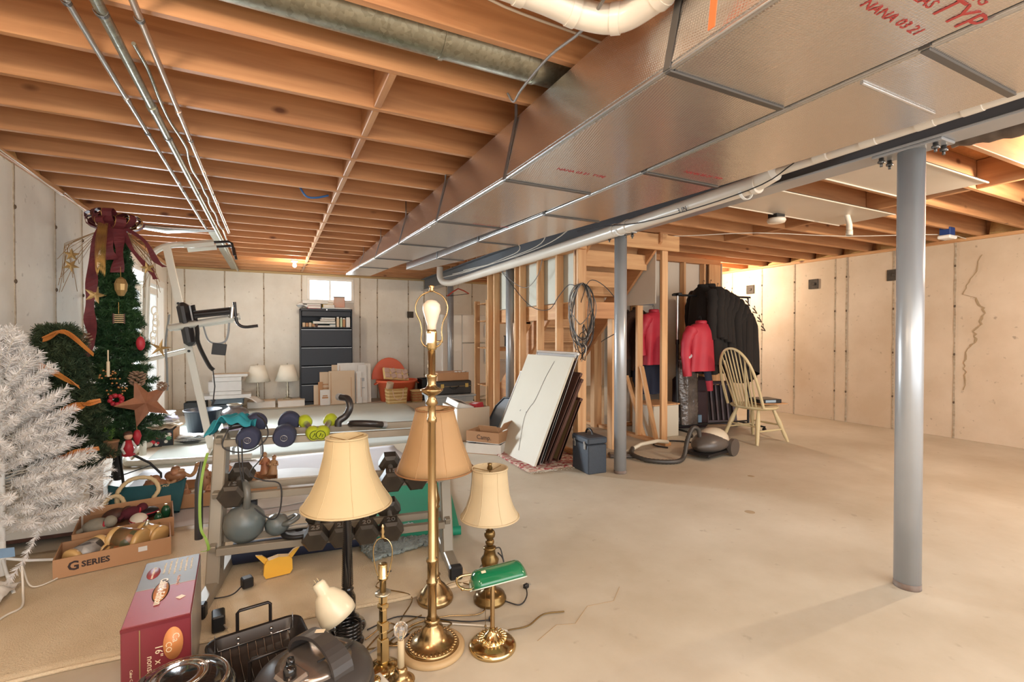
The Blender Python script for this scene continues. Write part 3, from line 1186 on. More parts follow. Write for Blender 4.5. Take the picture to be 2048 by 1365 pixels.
wb = wall_root('wall_closet')
bx('plate', m_plate, wb, 4.06, 4.15, 0.0, 4.15, 5.75, 0.038)
for y, zt in ((5.47, 1.64), (5.08, 1.64), (4.63, 1.66), (4.21, 2.47)):
    bx('stud', m_stud, wb, 4.06, y, 0.038, 4.15, y + 0.038, zt)
bx('stud', m_stud, wb, 4.0, 5.44, 0.0, 4.05, 5.53, 1.46)
mb = MB()
M = Matrix(((0, 0, 1, 4.03), (1, 0, 0, 0), (0, 1, 0, 0), (0, 0, 0, 1)))
mb.prism([(4.43, 1.66), (5.14, 1.66), (4.40, 2.47), (4.43, 2.475)][:0] or [(4.29, 1.66), (5.2, 1.66), (4.40, 2.475), (4.29, 2.475)], 0.013, M)
put('drywall_sheet', mb, m_drywall, wb)
# loose boards leaning in this wall
for (a, b_, w_) in (((4.1, 4.6, 0.9), (4.12, 4.36, 0.02), 0.07), ((4.2, 5.0, 0.75), (4.16, 4.62, 0.02), 0.06)):
    mb = MB()
    v0, v1 = Vector(b_), Vector(a)
    mb.ribbon([v0, v1], w_, 0.02, side=(1, 0.2, 0))
    put('loose_board', mb, m_stud, None, label='thin leaning board inside the closet stud wall, ' + ('nearer of two' if w_ > 0.065 else 'farther of two'), cat='board', group=None)

wc = wall_root('wall_back')
bx('plate', m_joist, wc, 4.15, 5.31, 2.39, 6.35, 5.40, 2.47)
bx('plate', m_joist, wc, 4.15, 5.31, 0.0, 6.35, 5.40, 0.04)
for x in (4.6, 5.16, 5.56, 5.98, 6.31):
    bx('stud', m_stud, wc, x, 5.31, 0.04, x + 0.038, 5.40, 2.39)
bx('stud', m_stud, wc, 6.07, 5.29, 0.04, 6.30, 5.31, 2.39)
bx('drywall_sheet', m_drywall, wc, 4.15, 5.41, 0.04, 6.35, 5.423, 2.42)
bx('drywall_sheet', m_drywall, wc, 6.36, 5.3, 0.0, 6.373, 5.42, 2.42)

st = thing('staircase', 'unfinished wooden stair flight seen from below behind the stud wall', 'stairs', (3.5, 6.9, 0))
m_tread = wood('stair_pine', (208, 164, 116), (180, 130, 84), 0)
for k in range(12):
    z = 0.2 * k
    y = -0.215 * k
    mb = MB()
    mb.cbox((0, 0, 0), (0.86, 0.26, 0.028), b=0.003)
    put('tread', mb, m_tread, st, loc=(0.03, y - 0.11, z + 0.2))
    mb = MB()
    mb.cbox((0, 0, 0), (0.86, 0.018, 0.17), b=0.002)
    put('riser', mb, m_tread, st, loc=(0.03, y, z + 0.1))
for x in (-0.43, 0.49):
    mb = MB()
    poly = [(0.06, 0.0), (0.06, 0.16), (-2.54, 2.47), (-2.75, 2.47), (-2.75, 2.36), (-0.2, 0.0)]
    mb.prism(poly, 0.036, Matrix(((0, 0, 1, x - 0.018), (1, 0, 0, 0), (0, 1, 0, 0), (0, 0, 0, 1))))
    put('stringer', mb, m_joist_y, st)
for (y, z, x1) in ((4.18, 2.27, 0.5), (4.4, 2.06, 0.2), (4.62, 1.86, -0.05)):
    bx('soffit_board', m_tread, st, -0.46, y - 6.9, z, x1 + 0.3, y - 6.9 + 0.03, z + 0.18)

# ---------------------------------------------------------------- coiled cable on the stud wall
t = thing('coiled_cable', 'big tangled coil of grey and black cable hung on the end stud', 'cable', (2.90, 4.10, 1.5))
rnd = random.Random(3)
for k in range(11):
    w_, h_ = 0.10 + 0.05 * rnd.random(), 0.2 + 0.16 * rnd.random()
    ph = rnd.random() * 0.5
    pts = []
    for i in range(15):
        a = PI / 2 + 2 * PI * i / 14
        pts.append((-0.02 - 0.01 * k * 0.5 + 0.02 * math.sin(3 * a + k), -0.02 + w_ * math.cos(a) * (1 + 0.15 * math.sin(2 * a + k)), 0.33 + (-h_ + h_ * math.sin(a)) * (1 + 0.1 * ph)))
    mb = MB()
    mb.M = Matrix.Rotation(-1.85 + (k % 3) * 0.12, 4, 'Z')
    mb.tube(spline(pts, 3), 0.005, 6)
    put('cable_loop', mb, (m_wireg if k % 3 else m_wirek), t)
for k in range(5):
    pts = [(-0.02, 0.0, -0.1)]
    for i in range(1, 7):
        pts.append((-0.03 + 0.07 * (rnd.random() - 0.5), 0.13 * (rnd.random() - 0.5), -0.1 - 0.065 * i + 0.03 * rnd.random()))
    mb = MB()
    mb.tube(spline(pts, 4), 0.0045, 6)
    put('cable_end', mb, (m_wirew if k == 1 else m_wirek), t)
mb = MB()
mb.tube(spline([(0.0, 0.1, 0.1), (0.02, -0.06, 0.35), (0.1, -0.3, 0.2), (0.2, -0.38, -0.1), (0.05, -0.2, -0.28)], 8), 0.004, 6)
put('cable_end', mb, m_wirek, t)
cable('draped_wire', 'dark wire hanging in a deep loop across the stud wall', [(2.76, 5.9, 2.2), (2.84, 5.75, 2.0), (2.84, 5.2, 1.66), (2.84, 4.75, 1.58), (2.83, 4.5, 1.72), (2.82, 4.3, 1.82), (2.82, 4.15, 1.8)], 0.0045, m_wirek, sm=8)
cable('draped_wire', 'shorter dark wire loop hanging higher on the stud wall', [(2.74, 5.9, 2.22), (2.82, 5.6, 1.98), (2.83, 5.25, 1.88), (2.82, 4.95, 2.0), (2.8, 4.8, 2.2)], 0.0045, m_wireg, sm=8)

# ---------------------------------------------------------------- leaning boards
m_board = pm('board_cream', (204, 196, 178), 0.6, col2=(194, 185, 166), ns=2, amt=0.9)
m_brown = wood('dark_brown_wood', (92, 58, 44), (64, 38, 30), 2, knots=False)
m_gold = pm('gold_frame', (150, 124, 84), 0.4, 0.3)


def lean(name, label, cat, x_bot, x_top, y0, y1, h, th, mats, frame=None):
    """flat board standing on its long edge, leaning toward +x against the stud wall"""
    ang = math.asin(min(0.9, (x_top - x_bot) / h))
    t = thing(name, label, cat, (x_bot, (y0 + y1) / 2, 0.0), rot=(0, ang, 0))
    L = y1 - y0
    mb = MB()
    mb.cbox((th / 2, 0, h / 2 + 0.001), (th, L, h), b=0.003)
    put('panel', mb, mats[0], t)
    if frame:
        for nm, c, s in (('frame_rail', (th / 2, 0, h - frame / 2), (th + 0.012, L + 0.012, frame)), ('frame_rail', (th / 2, 0, frame / 2), (th + 0.012, L + 0.012, frame)),
                         ('frame_stile', (th / 2, L / 2 - frame / 2, h / 2), (th + 0.011, frame, h - 2 * frame)), ('frame_stile', (th / 2, -L / 2 + frame / 2, h / 2), (th + 0.011, frame, h - 2 * frame))):
            mb = MB()
            mb.cbox(c, s, b=0.004)
            put(nm, mb, mats[1], t)
    return t


t = lean('leaning_board', 'large cream white board with a string line, frontmost of the leaning stack', 'board', 2.24, 2.70, 4.02, 4.98, 1.16, 0.022, (m_board,))
mb = MB()
mb.tube(spline([(-0.003, -0.16, 1.1), (-0.003, -0.1, 0.9), (-0.003, -0.06, 0.65), (-0.003, 0.0, 0.55), (-0.004, 0.02, 0.42), (-0.003, -0.1, 0.1)], 6), 0.0022, 5)
put('string', mb, m_wireg, t)
for (y, z) in ((0.03, 0.5), (0.17, 0.5)):
    mb = MB()
    mb.cbox((-0.001, y, z), (0.002, 0.012, 0.02), rot=(0.4, 0, 0))
    put('nick', mb, m_wireg, t)
lean('framed_panel', 'panel with olive side and brown frame edge, second in the leaning stack', 'board', 2.285, 2.735, 4.05, 4.98, 1.15, 0.02, (m_gold, m_brown), 0.02)
lean('metal_window_screen', 'grey aluminium framed panel, third in the leaning stack', 'panel', 2.335, 2.785, 4.07, 4.9, 1.2, 0.022, (m_steel, m_conduit), 0.03)
lean('cabinet_door', 'dark brown tall wooden panel behind the grey framed panel', 'board', 2.40, 2.83, 4.08, 4.9, 1.0, 0.02, (m_brown, m_brown), 0.04)
lean('cabinet_door', 'reddish brown wooden panel, last tall one in the leaning stack', 'board', 2.45, 2.85, 4.09, 4.86, 0.93, 0.02, (m_brown, m_brown), 0.04)
lean('picture_frame', 'low gold and brown picture frame at the back of the leaning stack', 'picture frame', 2.56, 2.845, 4.10, 4.7, 0.70, 0.022, (m_gold, m_brown), 0.03)
lean('window_sash', 'white framed sash leaning behind the big cream board', 'window sash', 2.42, 2.8, 5.02, 5.35, 0.92, 0.02, (pm('smoke_glass', (120, 130, 140), 0.15, 0.2), m_conduit), 0.03)
t = thing('storage_lid', 'blue-grey curved plastic lid leaning left of the cream board', 'tray', (2.42, 5.3, 0.0), rot=(0, 0.5, 0.12))  # curved lid of a storage tub, leaning on its edge
mb = MB()
poly = [(-0.33, 0.0), (0.32, 0.0), (0.3, 0.42), (0.2, 0.55), (-0.1, 0.58), (-0.28, 0.4)]
mb.prism(poly, 0.02, Matrix(((0, 0, 1, 0), (1, 0, 0, 0), (0, 1, 0, 0), (0, 0, 0, 1))))
put('panel', mb, pm('blue_grey_plastic', (96, 108, 120), 0.3, col2=(120, 130, 138), ns=2), t)
mb = MB()
mb.tube([(-0.006, y, z) for y, z in poly], 0.012, 8, closed=True)
put('rim', mb, m_black, t)

# oriental rug under the stack
m_rug = pm('rug_pattern_red', (150, 44, 50), 0.95, col2=(206, 190, 170), ns=34, kind='voronoi', amt=0.6, bump=0.6, bs=300)
t = thing('patterned_rug', 'folded red and cream patterned rug under the leaning boards', 'rug', (2.5, 4.46, 0.0), -0.03)
mb = MB()
mb.sheet(lambda u, v: (-0.36 + u * 0.72, -0.56 + v * 1.25, 0.014 + 0.006 * math.sin(u * 9) * math.sin(v * 11)), 18, 24, t=0.011)
put('pile', mb, m_rug, t)
mb = MB()
for k in range(46):
    x = -0.35 + 0.7 * k / 45
    mb.tube([(x, -0.565, 0.01), (x + 0.01 * (hsh(k) - 0.5), -0.60 - 0.03 * hsh(k + 3), 0.006 + 0.008 * hsh(k + 9))], 0.004, 4)
o = put('fringe', mb, pm('rug_fringe', (190, 176, 156), 0.9), t)
o['kind'] = 'stuff'

# accordion case
t = thing('instrument_case', 'black hard case with two chrome latches standing beside the column', 'case', (2.70, 3.75, 0.0), -0.06)
mb = MB()
mb.cbox((0, 0, 0.135), (0.2, 0.29, 0.27), b=0.008)
put('case_body', mb, pm('case_vinyl', (44, 50, 58), 0.5, col2=(58, 66, 76), ns=60, amt=0.9, bump=0.2, bs=200), t)
mb = MB()
mb.cbox((0, 0, 0.306), (0.212, 0.3, 0.062), b=0.012)
put('lid', mb, MATS['case_vinyl'], t)
for y in (-0.09, 0.09):
    mb = MB()
    mb.cbox((-0.108, y, 0.25), (0.008, 0.036, 0.05), b=0.003)
    mb.cbox((-0.112, y, 0.285), (0.01, 0.024, 0.03), b=0.003)
    put('latch', mb, m_conduit, t)
mb = MB()
mb.tube(arc((0, 0, 0.335), 0.06, 0.2, PI - 0.2, 10, 'yz'), 0.009, 8)
put('handle', mb, m_black, t)

# cardboard trays and carton
m_card = pm('cardboard', (176, 134, 98), 0.85, col2=(164, 122, 86), ns=5, amt=0.9)
m_card_l = pm('cardboard_light', (200, 180, 156), 0.85, col2=(190, 168, 142), ns=5, amt=0.9)
m_card_w = pm('cardboard_white', (226, 222, 214), 0.7, col2=(214, 208, 200), ns=8, amt=0.8)
m_ink = pm('dark_ink', (52, 36, 32), 0.7)
m_paper = pm('paper_white', (216, 214, 210), 0.8, col2=(198, 196, 192), ns=9, amt=0.8)


def open_box(parent, w_, d, h, th=0.006, mats=None, names=('side_panel', 'base')):
    mats = mats or (m_card, m_card)
    mb = MB()
    mb.box(-w_ / 2, -d / 2, 0.0, w_ / 2, d / 2, th)
    put(names[1], mb, mats[1], parent)
    for (a, b_, c, e) in ((-w_ / 2, -d / 2, w_ / 2, -d / 2 + th), (-w_ / 2, d / 2 - th, w_ / 2, d / 2), (-w_ / 2, -d / 2 + th, -w_ / 2 + th, d / 2 - th), (w_ / 2 - th, -d / 2 + th, w_ / 2, d / 2 - th)):
        mb = MB()
        mb.box(a, b_, th, c, e, h)
        put(names[0], mb, mats[0], parent)


t = thing('produce_tray', 'lower white and brown cardboard tray on the floor beside the carton', 'tray', (2.13, 4.86, 0.0), -0.75)
open_box(t, 0.4, 0.3, 0.11, mats=(m_card_w, m_card))
t = thing('produce_tray', 'upper cardboard tray with open flaps stacked on the lower tray', 'tray', (2.15, 4.88, 0.116), -0.9)
open_box(t, 0.4, 0.3, 0.12, mats=(m_card, m_card_w))
mb = MB()
mb.cbox((0.08, -0.155, 0.16), (0.22, 0.005, 0.1), rot=(0.7, 0, 0))
put('flap', mb, m_card, t)
mb = MB()
mb.cbox((0.2, 0.03, 0.17), (0.005, 0.24, 0.12), rot=(0, 0.6, 0))
put('flap', mb, m_card, t)
letter('Camp.', 0.07, m_ink, t, (0.02, -0.1515, 0.06), (PI / 2, 0, 0))

t = thing('moving_carton', 'large open carton of boxed goods by the first stud', 'carton', (2.2, 5.72, 0.0), 0.0)
open_box(t, 0.42, 0.56, 0.40, mats=(m_card_l, m_card))
mb = MB()
mb.box(-0.216, -0.27, 0.02, -0.2105, 0.27, 0.395)
put('white_side', mb, m_card_w, t)
for (nm, lb, x, y, z, sx, sy, sz, rx, mt) in (
        ('boxed_gadget', 'white and black product box tilted on the carton', -0.08, 0.0, 0.43, 0.24, 0.3, 0.07, 0.3, m_card_w),
        ('boxed_gadget', 'small red and white box at the right of the carton', 0.12, -0.06, 0.40, 0.1, 0.2, 0.09, -0.2, pm('box_red', (176, 44, 48), 0.5)),
        ('boxed_gadget', 'flat white box lying flush in the open carton', 0.0, -0.16, 0.36, 0.26, 0.14, 0.07, 0.1, m_card_w)):
    q = thing(nm, lb, 'box', (2.2 + x, 5.72 + y, z - 0.02), 0.1, rot=(rx * 0.5, rx, 0.2))
    mb = MB()
    mb.cbox((0, 0, 0), (sx, sy, sz), b=0.003)
    put('box_body', mb, mt, q)
    mb = MB()
    mb.cbox((-sx * 0.1, -sy * 0.05, sz / 2), (sx * 0.5, sy * 0.5, 0.003))
    put('printed_panel', mb, m_black if 'black' in lb else m_paper, q)

# grey tote, briefcase and flat carton on it
m_greyplastic = pm('grey_tub_plastic', (150, 154, 156), 0.35)
t = thing('storage_tote', 'grey plastic storage tub under the black briefcase', 'tub', (2.38, 6.9, 0.0), 0.0)
mb = MB()
mb.shell([(0.30, 0.0), (0.335, 0.36), (0.36, 0.37), (0.36, 0.39)], 4, fn=None, t=0.01, smooth=False)
mb.M = Matrix.Identity(4)
mb2 = MB()
mb2.M = Matrix.Scale(1.0, 4)
for (a, z0_, z1_) in ((0, 0, 0),):
    pass
mb = MB()
mb.add([(-0.27, -0.2, 0), (0.27, -0.2, 0), (0.27, 0.2, 0), (-0.27, 0.2, 0), (-0.31, -0.24, 0.38), (0.31, -0.24, 0.38), (0.31, 0.24, 0.38), (-0.31, 0.24, 0.38)],
       [(0, 3, 2, 1), (0, 1, 5, 4), (1, 2, 6, 5), (2, 3, 7, 6), (3, 0, 4, 7)])
put('tub_body', mb, m_greyplastic, t)
mb = MB()
mb.cbox((0, 0, 0.395), (0.68, 0.54, 0.03), b=0.008)
put('lid', mb, m_greyplastic, t)
t = thing('briefcase', 'black leather briefcase with brass latches on the grey tub', 'briefcase', (2.4, 6.9, 0.41), 0.0)
mb = MB()
mb.cbox((0, 0, 0.1), (0.56, 0.36, 0.2), b=0.015)
put('case_body', mb, pm('black_leather', (40, 38, 36), 0.5), t)
mb = MB()
mb.cbox((0, 0, 0.12), (0.564, 0.364, 0.006))
put('seam', mb, m_gold, t)
for x in (-0.18, 0.2):
    mb = MB()
    mb.cbox((x, -0.186, 0.13), (0.05, 0.01, 0.06), b=0.003)
    put('latch', mb, pm('brass_dull', (190, 160, 90), 0.35, 0.8), t)
mb = MB()
mb.tube([(x * 0.07, -0.2 - 0.02 * (1 - x * x), 0.09 + 0.03 * abs(x) ** 2) for x in [-1, -0.8, -0.4, 0, 0.4, 0.8, 1]], 0.01, 8)
put('handle', mb, m_black, t)
t = thing('flat_carton', 'flat brown carton with a torn white edge on the briefcase', 'carton', (2.4, 6.95, 0.612), 0.05)
mb = MB()
mb.cbox((0, 0, 0.06), (0.5, 0.36, 0.12), b=0.003)
put('box_body', mb, m_card, t)
mb = MB()
mb.sheet(lambda u, v: (0.05 + u * 0.2, -0.19 + v * 0.1, 0.125 + 0.008 * math.sin(u * 20)), 8, 2, t=0.002)
put('torn_flap', mb, m_paper, t)
t = thing('crate', 'black plastic crate on the floor left of the briefcase', 'crate', (2.78, 9.4, 0.0), 0.0)
open_box(t, 0.3, 0.36, 0.42, 0.012, (m_black, m_black))

# refrigerator
t = thing('refrigerator', 'white top-freezer refrigerator beyond the column', 'refrigerator', (3.34, 8.6, 0.0), 0.0)
m_fridge = pm('fridge_enamel', (226, 222, 214), 0.35)
mb = MB()
mb.box(-0.5, 0.06, 0.03, 0.42, 0.78, 1.68, b=0.01)
put('cabinet_body', mb, m_fridge, t)
for z0_, z1_ in ((0.1, 1.13), (1.145, 1.68)):
    mb = MB()
    mb.box(-0.1, 0.0, z0_, 0.42, 0.058, z1_, b=0.012)
    dd = put('door', mb, m_fridge, t)
    mb = MB()
    mb.box(0.36, -0.03, z0_ + 0.1 if z0_ > 1 else z1_ - 0.4, 0.385, 0.0, (z0_ + 0.35) if z0_ > 1 else z1_ - 0.08, b=0.008)
    put('handle', mb, m_fridge, dd)
mb = MB()
mb.box(-0.5, 0.0, 0.03, -0.105, 0.058, 1.68, b=0.012)
put('side_door', mb, m_fridge, t)

# storage shelf beyond the stud wall
t = thing('storage_shelf', 'home-made lumber shelf unit beyond the stud wall', 'shelf', (3.42, 7.3, 0.0), 0.0)
for x, y in ((-0.24, 0.0), (0.5, 0.0), (-0.24, 0.5), (0.5, 0.5)):
    bx('post', m_stud, t, x, y, 0, x + 0.09, y + 0.038, 1.88)
for z in (0.42, 1.06, 1.52, 1.82):
    for k in range(4):
        bx('slat', m_plate, t, -0.2, 0.02 + k * 0.13, z, 0.6, 0.13 + k * 0.13, z + 0.02)
    bx('rail', m_stud, t, -0.15, -0.0, z - 0.04, 0.6, 0.02, z)
for (x, y, z, sx, sy, sz, lb, mt) in ((3.5, 7.45, 0.442, 0.24, 0.3, 0.42, 'tall white bin on the lowest shelf of the lumber shelving', m_paper),
                                      (3.46, 7.45, 1.542, 0.22, 0.3, 0.1, 'stack of pale folders on the third shelf of the lumber shelving', m_card_w),
                                      (3.8, 7.45, 1.082, 0.3, 0.3, 0.2, 'dark toy box on the second shelf of the lumber shelving', m_black),
                                      (3.78, 7.5, 1.542, 0.24, 0.3, 0.2, 'white carton on the third shelf of the lumber shelving', m_card_w),
                                      (3.8, 7.5, 0.442, 0.24, 0.3, 0.3, 'brown carton on the lowest shelf of the lumber shelving', m_card)):
    q = thing('stored_bin', lb, 'bin', (x, y, z))
    mb = MB()
    mb.cbox((0, 0, sz / 2), (sx, sy, sz - 0.02), b=0.006)
    put('bin_body', mb, mt, q)
    mb = MB()
    mb.cbox((0, 0, sz - 0.01), (sx + 0.02, sy + 0.02, 0.02), b=0.004)
    put('lid', mb, mt, q)
t = thing('folding_ladder', 'small folding ladder with red legs beside the shelving', 'ladder', (3.25, 6.95, 0.0), 0.0)
for x in (-0.05, 0.05):
    for s in (-1, 1):
        mb = MB()
        mb.tube([(x * 1.6, s * 0.09, 0.0), (x, 0, 0.5)], 0.009, 6)
        put('leg', mb, pm('red_metal', (140, 34, 50), 0.4), t)
mb = MB()
mb.cbox((0, 0, 0.515), (0.16, 0.14, 0.03), b=0.005)
put('top_step', mb, m_plate, t)

# ---------------------------------------------------------------- coats
m_cloth_k = pm('black_coat_cloth', (26, 22, 20), 0.95, col2=(36, 31, 28), ns=9, amt=0.9, bump=0.3, bs=120)
m_cloth_b = pm('brown_coat_cloth', (52, 38, 28), 0.95, col2=(38, 28, 22), ns=9, amt=0.9)
m_fur = pm('brown_fur', (78, 50, 34), 0.95, col2=(38, 24, 18), ns=22, st=(1, 1, 0.2), amt=0.7, bump=1, bs=90, bdist=0.01)
m_red = pm('red_ski_cloth', (188, 46, 62), 0.6, col2=(164, 34, 52), ns=6, amt=0.8)
m_refl = pm('reflective_tape', (206, 206, 210), 0.35, 0.3)
m_navy_c = pm('navy_cloth', (36, 40, 58), 0.8)


def coat(label, loc, rz, mat, length=1.0, width=0.24, depth=0.09, seed=0, sleeve=0.55, tilt=0.0, group=None, name='hanging_coat', flare=1.15):
    t = thing(name, label, 'coat', loc, rot=(0, tilt, rz), group=group)
    r = random.Random(seed)
    ph = [r.random() * 6 for _ in range(4)]

    def f(u, v):
        a = 2 * PI * u
        z = -v * length
        if v < 0.14:
            q = v / 0.14
            w2 = 0.07 + (width - 0.07) * (q ** 0.7)
            z = -0.02 - 0.12 * length * (q ** 1.6)
        else:
            w2 = width * (0.92 + (flare - 0.92) * (v - 0.14) / 0.86)
        d2 = depth * (0.6 + 0.4 * min(1, v / 0.2)) * (1 + 0.35 * v)
        fold = 1 + (0.10 * math.sin(5 * a + ph[0]) + 0.06 * math.sin(9 * a + ph[1] + 3 * v)) * min(1, v * 1.6)
        return (w2 * math.cos(a) * fold, d2 * math.sin(a) * fold, z)
    mb = MB()
    mb.sheet(f, 40, 16)
    put('body', mb, mat, t)
    for s in (-1, 1):
        k = r.random() * 0.05
        pts = [(s * (width - 0.05), 0, -0.1), (s * (width + 0.02), 0.01, -0.2), (s * (width + 0.05), 0.02 + k, -0.36), (s * (width + 0.04), 0.0 + k, -0.1 - sleeve)]
        mb = MB()
        pp = spline(pts, 5)
        mb.tube(pp, [0.078 - 0.026 * i / (len(pp) - 1) + 0.004 * math.sin(i * 1.9 + seed) for i in range(len(pp))], 12)
        put('sleeve', mb, mat, t)
    mb = MB()
    mb.shell([(0.062, -0.045), (0.072, -0.005), (0.062, 0.015)], 14, t=0.012)
    put('collar', mb, mat, t)
    mb = MB()
    mb.tube([(0, 0, -0.04), (0, 0, 0.03)] + arc((-0.022, 0, 0.045), 0.022, -0.5, PI, 8, 'xz'), 0.003, 6)
    mb.tube([(-width * 0.7, 0, -0.09), (0, 0, -0.02), (width * 0.7, 0, -0.09)], 0.006, 6)
    put('hanger', mb, m_black, t)
    return t


# wheeled garment rack
gx, gy = 4.72, 4.62
t = thing('garment_rack', 'black and chrome wheeled garment rack carrying the coats', 'garment rack', (gx, gy, 0), -0.12)
for x, nm in ((0, 'post'), (1.2, 'post')):
    mb = MB()
    mb.tube([(x, 0, 0.06), (x, 0, 1.2)], 0.0165, 12)
    put(nm, mb, m_black, t)
    mb = MB()
    mb.tube([(x, 0, 1.2), (x, 0, 1.8)], 0.0125, 12)
    put('upper_post', mb, m_conduit, t)
    mb = MB()
    mb.tube([(x, 0, 1.17), (x, 0, 1.23)], 0.022, 12)
    put('collar', mb, m_black, t)
    mb = MB()
    mb.tube([(x, -0.28, 0.06), (x, 0.28, 0.06)], 0.0125, 10)
    put('foot', mb, m_black, t)
    for y in (-0.27, 0.27):
        mb = MB()
        mb.tube([(x - 0.012, y, 0.025), (x + 0.012, y, 0.025)], 0.025, 12)
        mb.tube([(x, y, 0.03), (x, y, 0.07)], 0.008, 8)
        put('caster', mb, m_black, t)
mb = MB()
mb.tube([(-0.08, 0, 1.81), (1.22, 0, 1.81)], 0.014, 12)
put('hanging_rail', mb, m_black, t)
mb = MB()
mb.cbox((0, 0, 1.82), (0.06, 0.12, 0.035), b=0.006)
put('corner_joint', mb, m_black, t)
mb = MB()
mb.tube([(0, 0, 0.1), (1.2, 0, 0.1)], 0.0115, 10)
put('lower_rail', mb, m_black, t)

c_, s_ = math.cos(-0.12), math.sin(-0.12)


def on_rail(u, dz=0.0):
    return (gx + (u + 0.13) * c_, gy + (u + 0.13) * s_, 1.79 + dz)


coat('red ski jacket with white collar patch, left one half hidden by the stud', (4.58, 4.9, 1.62), 0.35, m_red, 0.72, 0.24, 0.1, 11, 0.5, name='ski_jacket')
jr = coat('bright red ski jacket with grey stripes on the rack, front one', (4.86, 4.36, 1.46), 0.15, m_red, 0.62, 0.24, 0.10, 12, 0.58, name='ski_jacket')
for sgn in (-1, 1):
    mb = MB()
    mb.cbox((sgn * 0.245, 0.02, -0.42), (0.14, 0.14, 0.035), rot=(0, 0.5 * sgn, 0), b=0.01)
    put('reflective_band', mb, m_refl, jr)
mb = MB()
mb.tube(spline([(0.02, -0.092, -0.1), (0.0, -0.115, -0.3), (0.02, -0.125, -0.6)], 4), 0.006, 6)
put('zipper', mb, m_refl, jr)
mb = MB()
mb.tube([(0.08, -0.03, -0.58), (0.1, -0.05, -0.76)], [0.05, 0.042], 10)
put('lower_sleeve', mb, m_navy_c, jr)
mb = MB()
mb.tube([(0.1, -0.05, -0.75), (0.11, -0.06, -0.88)], [0.045, 0.036], 10)
put('cuff', mb, m_red, jr)
for k, (u, dz, L, W, tl, lb) in enumerate((
        (0.28, 0.16, 1.15, 0.30, -0.05, 'long black overcoat, first beside the red jacket on the rack'),
        (0.40, 0.17, 1.05, 0.32, 0.0, 'long black overcoat, second from the rack post'),
        (0.52, 0.13, 0.95, 0.30, 0.04, 'black wool coat with a lighter sleeve, middle of the rack'),
        (0.64, 0.08, 1.1, 0.30, 0.08, 'black coat, fourth of the dark coats on the rack'),
        (0.76, 0.03, 0.95, 0.29, 0.14, 'black coat, fifth of the dark coats on the rack'),
        (0.88, -0.03, 1.1, 0.28, 0.2, 'black coat, sixth of the dark coats on the rack'),
        (0.98, -0.12, 0.9, 0.27, 0.28, 'black coat, seventh of the dark coats on the rack'),
        (1.06, -0.22, 0.85, 0.25, 0.36, 'black coat at the outer end of the rack, before the tan wall'))):
    x, y, z = on_rail(u, dz)
    coat(lb, (x, y, z), 1.15 - 0.09 * k, m_cloth_k if k != 2 else m_cloth_k, L, W, 0.12, 30 + k, 0.6, tilt=tl)
for k, (x, y, z) in enumerate(((5.88, 4.36, 1.62), (5.95, 4.34, 1.5), (6.0, 4.32, 1.38), (5.76, 4.38, 1.72))):
    t = thing('empty_hanger', 'black plastic hanger jutting out at the end of the coats, number %s from the top' % ('second', 'third', 'lowest', 'first')[k], 'hanger', (x, y, z), 0.4)
    t['label'] = ('black hanger second from the top at the rack end', 'black hanger third from the top at the rack end', 'lowest black hanger at the rack end', 'topmost black hanger at the rack end')[k]
    mb = MB()
    mb.tube([(-0.1, 0, 0.03), (0.03, 0, 0.0), (0.1, 0, -0.03), (-0.1, 0, -0.02)], 0.008, 6)
    put('arms', mb, m_black, t)
    mb = MB()
    mb.tube([(0, 0, 0.0), (0, 0, 0.04)] + arc((-0.015, 0, 0.05), 0.016, 0, PI, 6, 'xz'), 0.004, 5)
    put('hook', mb, m_black, t)
coat('brown fur coat hanging inside the closet behind the studs', (4.5, 5.13, 1.66), 0.3, m_fur, 0.85, 0.2, 0.11, 21, 0.6, name='fur_coat')
coat('dark brown long coat hanging inside the closet at far left', (4.32, 5.2, 1.62), 0.5, m_cloth_b, 0.9, 0.16, 0.1, 22, 0.6)
coat('dark navy coat hanging below the fur coat in the closet', (4.62, 5.02, 1.1), 0.3, m_navy_c, 0.6, 0.2, 0.11, 23, 0.4)
t = thing('closet_rod', 'thin closet rod carrying the fur coat', 'rod', (4.17, 5.14, 1.7))
mb = MB()
mb.tube([(0, 0, 0), (0.6, -0.02, 0.02)], 0.012, 8)
put('rod_run', mb, m_steel, t)
# garment bag in clear plastic, blue tub, suitcases and trunk behind
t = thing('garment_bag', 'clear plastic garment bag hanging low behind the rack post', 'bag', (4.9, 4.62, 0.12))
mb = MB()
mb.sheet(lambda u, v: (0.16 * math.cos(2 * PI * u) * (1 + 0.14 * math.sin(7 * 2 * PI * u + 5 * v)), 0.09 * math.sin(2 * PI * u) * (1 + 0.14 * math.sin(5 * 2 * PI * u)), v * 0.85), 36, 12)
put('plastic_film', mb, pm('clear_film', (120, 112, 106), 0.12, 0.2, bump=1.0, bs=18, bdist=0.02, col2=(60, 52, 48), ns=6), t)
t = thing('suitcase', 'tall dark maroon soft suitcase under the coats', 'suitcase', (5.2, 4.85, 0.0), -0.3)
mb = MB()
mb.cbox((0, 0, 0.36), (0.46, 0.22, 0.7), b=0.04)
put('case_body', mb, pm('maroon_nylon', (52, 34, 38), 0.8), t)
mb = MB()
mb.cbox((0, -0.12, 0.3), (0.36, 0.04, 0.45), b=0.02)
put('front_pocket', mb, MATS['maroon_nylon'], t)
mb = MB()
mb.tube([(-0.07, 0, 0.7), (-0.06, 0, 0.74), (0.06, 0, 0.74), (0.07, 0, 0.7)], 0.01, 8)
put('handle', mb, m_black, t)
t = thing('shallow_tray', 'blue grey plastic tray on the floor under the coats', 'tray', (5.0, 4.75, 0.115), -0.2)
open_box(t, 0.36, 0.22, 0.1, 0.01, (pm('tray_blue', (110, 136, 156), 0.4), MATS['tray_blue']))
